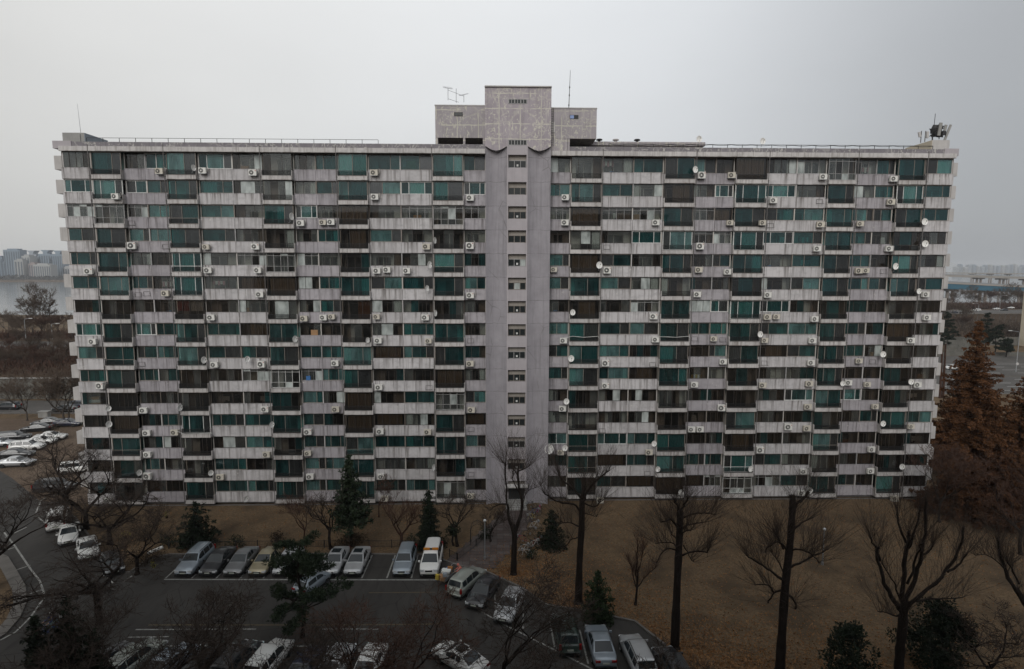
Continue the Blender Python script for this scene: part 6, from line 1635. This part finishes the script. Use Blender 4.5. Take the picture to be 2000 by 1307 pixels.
NW = ['first', 'second', 'third', 'fourth', 'fifth', 'sixth', 'seventh', 'eighth', 'ninth', 'tenth', 'eleventh', 'twelfth', 'thirteenth']
for i in range(len(RW)): RWL.append(f'bare tree, {NW[rank(i)]} from the block in the row along the right river bank' if RW[i][2] > 290 else f'bare tree, {NW[rank(i)]} from the block in the scrub beyond the avenue')
for i, (px, pyt, Y) in enumerate(RW):
    q = at_y(px, pyt, Y); Yr = Y; z = 3 if 290 < Y else 0
    lab = RWL[i]
    wood_tree((i * 7 + 1) % 4, (q.x, Yr, z - .3), max(3.5, q.z - z), lab, GRW if Y > 290 else 'bare trees in the right scrub')
for px, py, Y, lab in ((1912, 593, 290, 'lamp beside the far expressway, left one'), (1955, 577, 300, 'lamp beside the far expressway, right one')):
    q = at_y(px, py, Y); street_lamp((q.x, Y, 3), q.z - 3, PI if px < 1930 else 0, lab, 3.2, 'lamps on the far expressway')
# bridges
M['bluegird'] = plain_conc('blue_girder_paint', (.045, .125, .18), .15, .2, .1); M['deckc'] = plain_conc('bridge_deck_concrete', (.34, .31, .28), .1, .1, .1); M['pierc'] = plain_conc('bridge_pier_concrete', (.25, .215, .19), .12, .2, .1)
def bridge(name, label, Y, pa, pb, th_px, girder, piers, pier_bot, pw, railing=True, skew=0, deck_px=2.0):
    e = empty(name); tag(e, label, 'bridge')
    A = at_y(*pa, Y); B = at_y(*pb, Y + skew); d = (B - A); L = d.length; u = d.normalized(); k = (A - OO).length / CF
    A2 = A - u * L * 1.2; B2 = B + u * L * 2.0
    def seg(z0, z1, w0, w1, nm, m):
        mb = MB(); side = Vector((0, 1, 0))
        for off0, off1 in ((w0, w1),):
            q = [A2 + side * off0 + Vector((0, 0, z0)), B2 + side * off0 + Vector((0, 0, z0)), B2 + side * off1 + Vector((0, 0, z0)), A2 + side * off1 + Vector((0, 0, z0))]
            t_ = [v + Vector((0, 0, z1 - z0)) for v in q]; mb.v = [tuple(v) for v in q + t_]; mb.f = [(0, 3, 2, 1), (4, 5, 6, 7), (0, 1, 5, 4), (1, 2, 6, 5), (2, 3, 7, 6), (3, 0, 4, 7)]; mb.m = [0] * 6
        mb.build(nm, m, e)
    dk = deck_px * k
    seg(-dk, 0, -.6, 15, 'deck', M['deckc'])
    seg(-dk - th_px * k, -dk - .01, 0, 14, 'girder', girder)
    if railing: seg(.02, 1.1, -.55, -.4, 'railing', M['steel'])
    for px in piers:
        for dx in (-pw * 1.15, pw * 1.15):
            q = at_y(px + dx, pier_bot, Y); zt = A.z + (px - pa[0]) / (pb[0] - pa[0]) * (B.z - A.z) - dk - th_px * k
            mb = MB(); mb.tube([(q.x, Y + 8, -9.5), (q.x, Y + 8, zt - 2.5), (q.x, Y + 8, zt - .02)], [pw * k * .5, pw * k * .5, pw * k * .75], 12); mb.build('pier', M['pierc'], e)
        q = at_y(px, pier_bot, Y); mb = MB(); mb.box(q.x - pw * k * 1.9, q.x + pw * k * 1.9, Y + 4, Y + 14, zt - 2.0, zt - .03); mb.build('pier_cap', M['pierc'], e)
    return e, A, u, k
bridge('girder_bridge', 'blue girder bridge on round piers across the river at right', 455, (1848, 551.5), (2000, 559), 8, M['bluegird'], (1867, 1932, 2010), 590, 4.5)
e, A, u, k = bridge('cable_bridge', 'grey cable stayed bridge beyond the blue one at right', 800, (1848, 536.5), (2000, 541), 2.0, M['deckc'], (1920, 1965, 2012), 551, 3.2, deck_px=1.2)
tp = at_y(1795, 478, 806); mb = MB(); mb.tube([(tp.x, 806, -9), (tp.x, 806, tp.z)], [3, 1.6], 8); mb.build('pylon', M['deckc'], e)
for i in range(9):
    q = at_y(1860 + i * 6, 536.8 + i * .18, 802); t0 = at_y(1795, 482 + i * -.2, 806) ; mb = MB(); mb.tube([(tp.x, 806, tp.z - 3 - (8 - i) * 2.2), (q.x, 802, q.z)], .22, 4); mb.build('cable', M['f_white'], e)
bridge('far_bridge', 'pale far bridge behind the cable stayed one', 1250, (1880, 532.5), (2000, 534), .8, M['deckc'], (1905, 1940, 1975), 540, 1.8, False, deck_px=.7)
for i in range(17):
    px = 1868 + i * 8.2; hh = random.Random(i).uniform(516, 523); far_tower(px, px + random.Random(i + 50).uniform(4, 7), hh, i % 3, 'faint tower on the hazy skyline at right', False, 4500, 40)
for o in list(COL.objects):
    if o.get('label') == 'faint tower on the hazy skyline at right': o['group'] = 'faint towers on the right skyline'
# pale slab building at the right picture edge
e = empty('slab_building'); a = at_y(1988, 690, 150); tag(e, 'cream slab building cut off by the right picture edge', 'building')
mb = MB(); mb.box(a.x, a.x + 50, 135, 150, 0, 44); mb.build('wall', M['cream'], e)
for k in range(14): mb = MB(); mb.box(a.x - .03, a.x + 50, 134.9, 134.99, 3 + k * 2.9, 3.12 + k * 2.9); mb.build('storey_line', M['conc'], e)
mb = MB(); mb.box(a.x - .3, a.x + 50, 134.7, 150.3, 44, 44.6); mb.build('roof', M['conc'], e)

# ================================================================== haze over the river
mb = MB(); mb.box(-E_ - 150, E_ + 150, -700, E_ + 150, -11, 112)
hz = mb.build('haze', [])
hm = bpy.data.materials.new('river_haze'); hm.use_nodes = True; hm.node_tree.nodes.clear()
ho = hm.node_tree.nodes.new('ShaderNodeOutputMaterial'); hv = hm.node_tree.nodes.new('ShaderNodeVolumePrincipled')
hv.inputs['Color'].default_value = (.93, .96, 1, 1); hv.inputs['Density'].default_value = .00012; hv.inputs['Anisotropy'].default_value = .0
hm.node_tree.links.new(hv.outputs[0], ho.inputs['Volume']); hz.data.materials.clear(); hz.data.materials.append(hm)
tag(hz, kind='stuff'); tag(hz, 'thin grey winter haze over the river', 'haze')
# ================================================================== small things in the yard
def fence_run(pts, label, h=.75, gap=.16):
    e = empty('low_fence', (*pts[0], 0)); tag(e, label, 'fence'); o0 = Vector((*pts[0], 0))
    for a, b in zip(pts[:-1], pts[1:]):
        a, b = Vector((*a, 0)) - o0, Vector((*b, 0)) - o0; d = b - a; L = d.length; u = d.normalized()
        mb = MB(); mb.tube([a + Vector((0, 0, h)), b + Vector((0, 0, h))], .022, 5); mb.build('rail', M['rail'], e); mb = MB(); mb.tube([a + Vector((0, 0, .15)), b + Vector((0, 0, .15))], .018, 5); mb.build('rail', M['rail'], e)
        n = max(1, int(L / 2)); 
        for i in range(n + 1): c = a + u * L * i / n; mb = MB(); mb.box(c.x - .035, c.x + .035, c.y - .035, c.y + .035, 0, h + .12); mb.build('post', M['rail'], e)
        mb = MB(); k = int(L / gap)
        for i in range(k): c = a + u * L * (i + .5) / k; mb.box(c.x - .008, c.x + .008, c.y - .008, c.y + .008, .15, h)
        o = mb.build('pickets', M['rail'], e); o['kind'] = 'stuff'
fence_run([G(330, 1072), G(590, 1070), G(852, 1070), G(862, 1078)], 'low black fence along the lawn behind the parked cars')
fence_run([G(878, 1088), G(893, 1096), G(930, 1068), G(960, 1040)], 'low black fence on the left side of the paved path')
# ball headed garden lamps
def garden_lamp(px, py0, py1, lab):
    b = gl(px, py0); t = at_y(px, py1, b[1]); e = empty('garden_lamp', b); mb = MB(); mb.tube([(0, 0, 0), (0, 0, t.z - .15)], [.07, .05], 8); mb.build('post', M['steel'], e)
    mb = MB(); mb.lathe([(.001, -.16), (.09, -.13), (.16, 0), (.12, .11), (.001, .16)], (0, 0, t.z), 12); mb.build('globe', M['lamp_w'], e, smooth=True); mb = MB(); mb.cyl((0, 0, 0), (0, 0, .25), .12, 8); mb.build('base', M['steel'], e); tag(e, lab, 'lamp', 'ball headed garden lamps')
garden_lamp(947, 1092, 1017, 'ball headed lamp on a slim post beside the paved path'); garden_lamp(1606, 1103, 1034, 'ball headed lamp on the open lawn at right')
# arched trellis by the path
e = empty('trellis_arch', gl(932, 1066)); tag(e, 'dark arched trellis beside the paved path', 'trellis')
for dy in (0, .9):
    mb = MB(); mb.tube([(-.7, dy, 0), (-.7, dy, 1.6), (-.5, dy, 2.1), (0, dy, 2.35), (.5, dy, 2.1), (.7, dy, 1.6), (.7, dy, 0)], .025, 5); mb.build('arch', M['rail'], e)
for i in range(7):
    a = PI * i / 6; mb = MB(); mb.cyl((-.7 * math.cos(a), 0, 1.6 + .72 * math.sin(a)), (-.7 * math.cos(a), .9, 1.6 + .72 * math.sin(a)), .018, 5); mb.build('rung', M['rail'], e)
# bicycles
BC = {n: mat('bicycle_' + n, c, .35) for n, c in dict(silver=(.45, .46, .47), white=(.6, .6, .58), red=(.25, .03, .05), black=(.02, .02, .02), pink=(.5, .05, .18), yellow=(.4, .33, .12), blue=(.06, .1, .22)).items()}
def bike_proto():
    e = empty('bicycle')
    for x in (-.52, .52):
        mb = MB(); mb.tube([(x + .33 * math.cos(2 * PI * i / 20), 0, .34 + .33 * math.sin(2 * PI * i / 20)) for i in range(21)], .02, 5); w = mb.build('wheel', M['tyre'], e)
        mb = MB()
        for i in range(8): mb.tube([(x, 0, .34), (x + .32 * math.cos(PI * i / 4), 0, .34 + .32 * math.sin(PI * i / 4))], .004, 3)
        mb.build('spokes', M['steel'], w)
    mb = MB(); S_, B_, H_, F_, R_ = (-.2, 0, .86), (-.06, 0, .32), (.36, 0, .88), (.52, 0, .34), (-.52, 0, .34)
    for a, b in ((S_, B_), (B_, H_), (S_, H_), (S_, R_), (B_, R_), (H_, F_), (H_, (.34, 0, 1.0))): mb.tube([a, b], .019, 6)
    mb.build('frame', BC['silver'], e)
    mb = MB(); mb.tube([(.22, -.27, 1.06), (.34, -.15, 1.02), (.34, .15, 1.02), (.22, .27, 1.06)], .014, 5); mb.build('handlebar', M['chrome'], e)
    mb = MB(); mb.prism([(-.36, -.09), (-.34, .09), (-.06, .03), (-.06, -.03)], 'z', .88, .95); mb.build('saddle', M['black'], e)
    mb = MB(); mb.prism([(.42, -.13), (.42, .13), (.62, .13), (.62, -.13)], 'z', .78, .98); mb.build('basket', M['steel'], e)
    mb = MB(); mb.cyl((-.06, -.03, .32), (-.06, .03, .32), .09, 12); mb.build('chainring', M['steel'], e)
    return e
bp = bike_proto()
BK = [(1036, 995, 20, 'black', 'black bicycle farthest up the bicycle row'), (1044, 1008, 10, 'blue', 'dark blue bicycle near the top of the bicycle row'), (1052, 1003, 60, 'pink', 'pink bicycle near the top of the bicycle row'), (1038, 1018, 35, 'yellow', 'pale yellow bicycle in the upper bicycle row'), (1043, 1034, 15, 'silver', 'silver bicycle in the middle of the row'), (1037, 1048, 5, 'black', 'black bicycle below the silver one in the row'),
      (1020, 1062, -8, 'red', 'dark red bicycle beside the forked tree'), (1042, 1072, 20, 'white', 'white bicycle near the low shrub'), (1022, 1080, 12, 'silver', 'silver bicycle with basket close to the forked tree trunk'), (1030, 1090, 3, 'white', 'white bicycle lowest in the row'), (1048, 1066, 30, 'red', 'dark red bicycle beside the juniper')]
for i, (px, py, a, c, lab) in enumerate(BK):
    o = bp if i == 0 else copy_tree(bp); b = gl(px, py); o.location = b; o.rotation_euler = (random.uniform(-.12, .12), 0, math.radians(a + (180 if i % 3 == 0 else 0)))
    for ch in o.children:
        if ch.name.startswith('frame'): ch.material_slots[0].link = 'OBJECT'; ch.material_slots[0].material = BC[c]
    tag(o, lab, 'bicycle', 'bicycles beside the path')
# ---------------------------------------------------------------- people
def skin(name, V, E2, R, m, parent, sub=1):
    me = bpy.data.meshes.new(name); me.from_pydata([tuple(v) for v in V], E2, []); me.materials.append(m)
    o = put(name, me, parent); md = o.modifiers.new('skin', 'SKIN'); md.use_smooth_shade = True
    for i, r in enumerate(R): me.skin_vertices[0].data[i].radius = (r, r) if not hasattr(r, '__len__') else r
    me.skin_vertices[0].data[0].use_root = True
    if sub: s_ = o.modifiers.new('sub', 'SUBSURF'); s_.levels = sub; s_.render_levels = sub
    return o
M['skin'] = mat('skin', (.36, .22, .16), .6); M['hair'] = mat('dark_hair', (.015, .012, .01), .6); M['coral'] = mat('coral_jacket_cloth', (.55, .17, .13), .9); M['trou'] = mat('dark_trouser_cloth', (.03, .032, .045), .9); M['navyj'] = mat('navy_jacket_cloth', (.02, .035, .12), .8); M['shoe'] = mat('dark_shoes', (.02, .018, .016), .7); M['teal_c'] = mat('pale_teal_trouser_cloth', (.16, .26, .27), .9)
def person(label, loc, rz, J, jacket, trouser, helmet=None, cap=None):
    """J: named joints (pelvis, chest, neck, head, l/r shoulder elbow hand, l/r hip knee ankle toe)"""
    e = empty('person', loc, rz); tag(e, label, 'person')
    N_ = ['pelvis', 'chest', 'neck', 'headb', 'head', 'lsh', 'lel', 'lha', 'rsh', 'rel', 'rha', 'lhip', 'lkn', 'lan', 'lto', 'rhip', 'rkn', 'ran', 'rto']
    J = {k: Vector(v) for k, v in J.items()}; J['headb'] = J['neck'] + (J['head'] - J['neck']) * .55
    V = [J[n] for n in N_]; ix = {n: i for i, n in enumerate(N_)}
    ED = [('pelvis', 'chest'), ('chest', 'neck'), ('neck', 'headb'), ('headb', 'head'), ('chest', 'lsh'), ('lsh', 'lel'), ('lel', 'lha'), ('chest', 'rsh'), ('rsh', 'rel'), ('rel', 'rha'), ('pelvis', 'lhip'), ('lhip', 'lkn'), ('lkn', 'lan'), ('lan', 'lto'), ('pelvis', 'rhip'), ('rhip', 'rkn'), ('rkn', 'ran'), ('ran', 'rto')]
    R = dict(pelvis=.13, chest=.14, neck=.055, headb=.095, head=.085, lsh=.065, lel=.045, lha=.035, lhip=.09, lkn=.06, lan=.042, lto=.04)
    for k in list(R):
        if k[0] == 'l': R['r' + k[1:]] = R[k]
    skin('body', V, [(ix[a], ix[b]) for a, b in ED], [R[n] for n in N_], M['skin'], e)
    def sub(names, name, m, grow):
        idx = {n: i for i, n in enumerate(names)}; skin(name, [J[n] for n in names], [(idx[a], idx[b]) for a, b in ED if a in idx and b in idx], [R[n] * grow + .012 for n in names], m, e)
    J['lwr'] = J['lel'] + (J['lha'] - J['lel']) * .8; J['rwr'] = J['rel'] + (J['rha'] - J['rel']) * .8; R['lwr'] = R['rwr'] = .04; ED += [('lel', 'lwr'), ('rel', 'rwr')]
    sub(['chest', 'pelvis', 'lsh', 'lel', 'lwr', 'rsh', 'rel', 'rwr'], 'jacket', jacket, 1.16); sub(['pelvis', 'lhip', 'lkn', 'lan', 'rhip', 'rkn', 'ran'], 'trousers', trouser, 1.12)
    for s in 'lr': skin('shoe', [J[s + 'an'] - Vector((0, 0, .02)), J[s + 'to']], [(0, 1)], [.05, .045], M['shoe'], e)
    # hands: palm with five fingers
    for s in 'lr':
        h = J[s + 'ha']; d = (h - J[s + 'el']).normalized(); side = d.cross(Vector((0, 0, 1))); side = side.normalized() if side.length > .1 else Vector((0, 1, 0)); V2, E3, R2 = [h - d * .02], [], [.028]
        for k in range(5):
            o_ = (k - 2) * .018; L = (.055, .075, .085, .08, .062)[k]; b_ = len(V2); spread_ = -.05 if k == 0 else 0
            V2 += [h + side * (o_ + spread_ * .5) + d * .03, h + side * (o_ + spread_) + d * (.03 + L * .6), h + side * (o_ + spread_) + d * (.03 + L) - Vector((0, 0, .02))]; E3 += [(0, b_), (b_, b_ + 1), (b_ + 1, b_ + 2)]; R2 += [.010, .009, .008]
        skin('hand', V2, E3, R2, M['skin'], e, 0)
    hd = J['head']; f = (hd - J['neck']).normalized()
    mb = MB(); mb.lathe([(.001, .13), (.06, .12), (.105, .05), (.115, -.02), (.105, -.07)], hd, 12); mb.build('helmet' if helmet else 'hair', helmet or cap or M['hair'], e, smooth=True)
    fwd = Vector((1, 0, 0)); mb = MB(); mb.obox(hd + fwd * .10 - Vector((0, 0, .03)), (.016, 0, 0), (0, .012, 0), (0, 0, .022)); mb.build('nose', M['skin'], e)
    for s in (-1, 1): mb = MB(); mb.lathe([(.001, .012), (.012, 0), (.001, -.012)], hd + fwd * .086 + Vector((0, s * .035, .0)), 6); mb.build('eye', M['black'], e)
    mb = MB(); mb.obox(hd + fwd * .088 - Vector((0, 0, .075)), (.006, 0, 0), (0, .025, 0), (0, 0, .006)); mb.build('mouth', M['red'], e)
    return e
# the collector with a loaded handcart
c = gl(873, 1135)
cart = empty('handcart', c, math.radians(60)); tag(cart, 'handcart heaped with bundles and boxes standing beside the minivan', 'handcart')
mb = MB(); mb.box(-1.0, .8, -.5, .5, .48, .54); mb.build('bed', mat('cart_timber', (.16, .11, .07), .9), cart)
for s in (-1, 1):
    mb = MB(); mb.lathe([(.22, -.04), (.30, -.03), (.30, .03), (.22, .04), (.22, -.04)], (0, 0, 0), 14); w = put('wheel', mb.mesh('wheel', M['tyre'], True), cart, (-.1, s * .56, .30)); w.rotation_euler = (PI / 2, 0, 0)
    mb = MB(); mb.tube([(.8, s * .42, .5), (1.4, s * .40, .85), (1.55, s * .3, .9)], .02, 6); mb.build('shaft', M['steel'], cart)
    mb = MB(); mb.box(-1.0, .8, s * .5 - .015, s * .5 + .015, .54, .80); mb.build('side_board', M['steel'], cart)
mb = MB(); mb.cyl((1.55, -.3, .9), (1.55, .3, .9), .02, 6); mb.build('handle', M['steel'], cart)
rg_ = random.Random(6); JC = [('cardboard_box', 'card', 'box'), ('cloth_bundle', 'curt_w', 'bundle'), ('cloth_bundle', 'cloth_y', 'bundle'), ('plastic_box', 'plas', 'box'), ('cloth_bundle', 'curt_o', 'bundle'), ('paper_stack', 'curt_w', 'paper'), ('plastic_box', 'bluegrey', 'box')]
LBL = ['brown cardboard box at the front of the handcart', 'white paper bundle in the middle of the handcart', 'yellow bag hanging at the front corner of the handcart', 'blue plastic tub at the back of the handcart', 'orange bundle on top of the handcart', 'white flattened cartons on the handcart', 'pale blue tub at the side of the handcart']
SP = [(-.7, 0, .54, .45, .7, .35), (-.05, .1, .54, .6, .7, .40), (-.98, .35, .55, .3, .25, .45), (.55, .2, .54, .4, .45, .4), (.35, -.1, .95, .45, .4, .25), (-.1, 0, .95, .8, .6, .18), (-.75, -.3, .9, .35, .35, .3)]
for (nm, mm, ct), lab, (x, y, z, sx, sy, sz) in zip(JC, LBL, SP):
    mb = MB(); n = 5
    a = rg_.uniform(-.4, .4); ux = Vector((math.cos(a), math.sin(a), 0)); uy = Vector((-math.sin(a), math.cos(a), 0))
    mb.obox((0, 0, sz / 2), ux * sx / 2, uy * sy / 2, (rg_.uniform(-.03, .03), 0, sz / 2)); mb.obox((0, 0, sz + .02), ux * sx / 2 * 1.04, uy * sy / 2 * .45, (0, 0, .018)); mb.obox((.02, .01, sz * .5), ux * sx / 2 * 1.03, uy * sy * .08, (0, 0, sz / 2 * 1.03))
    o = mb.build(nm, M[mm]); q = cart.matrix_basis @ Vector((x, y, z)) if False else Matrix.Translation(c) @ Matrix.Rotation(math.radians(60), 4, 'Z') @ Vector((x, y, z)); o.location = q; tag(o, lab, ct)
    bv = o.modifiers.new('bevel', 'BEVEL'); bv.width = .05 if ct == 'bundle' else .015; bv.segments = 2
pj = dict(pelvis=(0, 0, .86), chest=(.18, 0, 1.20), neck=(.28, 0, 1.38), head=(.36, 0, 1.53), lsh=(.22, .18, 1.30), lel=(.38, .24, 1.06), lha=(.60, .20, .98), rsh=(.22, -.18, 1.30), rel=(.40, -.24, 1.08), rha=(.62, -.18, .98), lhip=(0, .09, .80), lkn=(.10, .10, .45), lan=(-.05, .10, .08), lto=(.10, .11, .04), rhip=(0, -.09, .80), rkn=(.02, -.10, .44), ran=(-.22, -.10, .08), rto=(-.07, -.11, .04))
q = Matrix.Translation(c) @ Matrix.Rotation(math.radians(60), 4, 'Z') @ Vector((.75, -1.15, 0))
person('person in a coral jacket leaning over the loaded handcart', q, math.radians(60 + 125), pj, M['coral'], M['trou'], None, M['coral'])
# the scooter rider at lower left
s0 = at_y(100, 1228, -24.2); sc_ = empty('scooter', (s0.x, -24.2, 0), math.radians(250)); tag(sc_, 'delivery scooter in front of the black green evergreen at lower left', 'scooter')
for x in (-.6, .62):
    mb = MB(); mb.lathe([(.14, -.05), (.24, -.05), (.26, 0), (.24, .05), (.14, .05), (.14, -.05)], (0, 0, 0), 14); w = put('wheel', mb.mesh('wheel', M['tyre'], True), sc_, (x, 0, .26)); w.rotation_euler = (PI / 2, 0, 0)
mb = MB(); mb.prism([(-.75, .35), (-.1, .28), (.35, .26), (.55, .55), (.5, .95), (.42, .95), (.32, .42), (-.05, .42), (-.12, .72), (-.78, .72)], 'y', -.14, .14); mb.build('body', BC['blue'], sc_)
mb = MB(); mb.prism([(-.8, .73), (-.1, .73), (-.12, .82), (-.78, .84)], 'y', -.15, .15); mb.build('seat', M['black'], sc_)
mb = MB(); mb.tube([(.62, 0, .26), (.5, 0, .95), (.42, -.3, 1.05)], .025, 6); mb.tube([(.5, 0, .95), (.42, .3, 1.05)], .025, 6); mb.build('handlebar', M['steel'], sc_)
mb = MB(); mb.box(-1.05, -.7, -.2, .2, .86, 1.2); mb.build('carrier_box', M['f_white'], sc_)
pj = dict(pelvis=(-.35, 0, .92), chest=(-.2, 0, 1.28), neck=(-.12, 0, 1.45), head=(-.06, 0, 1.62), lsh=(-.16, .18, 1.38), lel=(.05, .25, 1.15), lha=(.36, .27, 1.08), rsh=(-.16, -.18, 1.38), rel=(.05, -.25, 1.15), rha=(.36, -.27, 1.08), lhip=(-.32, .1, .90), lkn=(.1, .17, .80), lan=(.08, .15, .45), lto=(.22, .15, .42), rhip=(-.32, -.1, .90), rkn=(.1, -.17, .80), ran=(.08, -.15, .45), rto=(.22, -.15, .42))
person('person in a navy jacket and white helmet riding the scooter', (s0.x, -24.2, 0), math.radians(250), pj, M['navyj'], M['teal_c'], M['f_white'])
# white roll lying in the hedge corner
p = gl(290, 1090); mb = MB(); mb.cyl((0, 0, .5), (1.2, .4, .9), .16, 10); tag(mb.build('white_roll', M['f_white'], None, p), 'white roll sticking out of the hedge at the lot corner', 'roll')
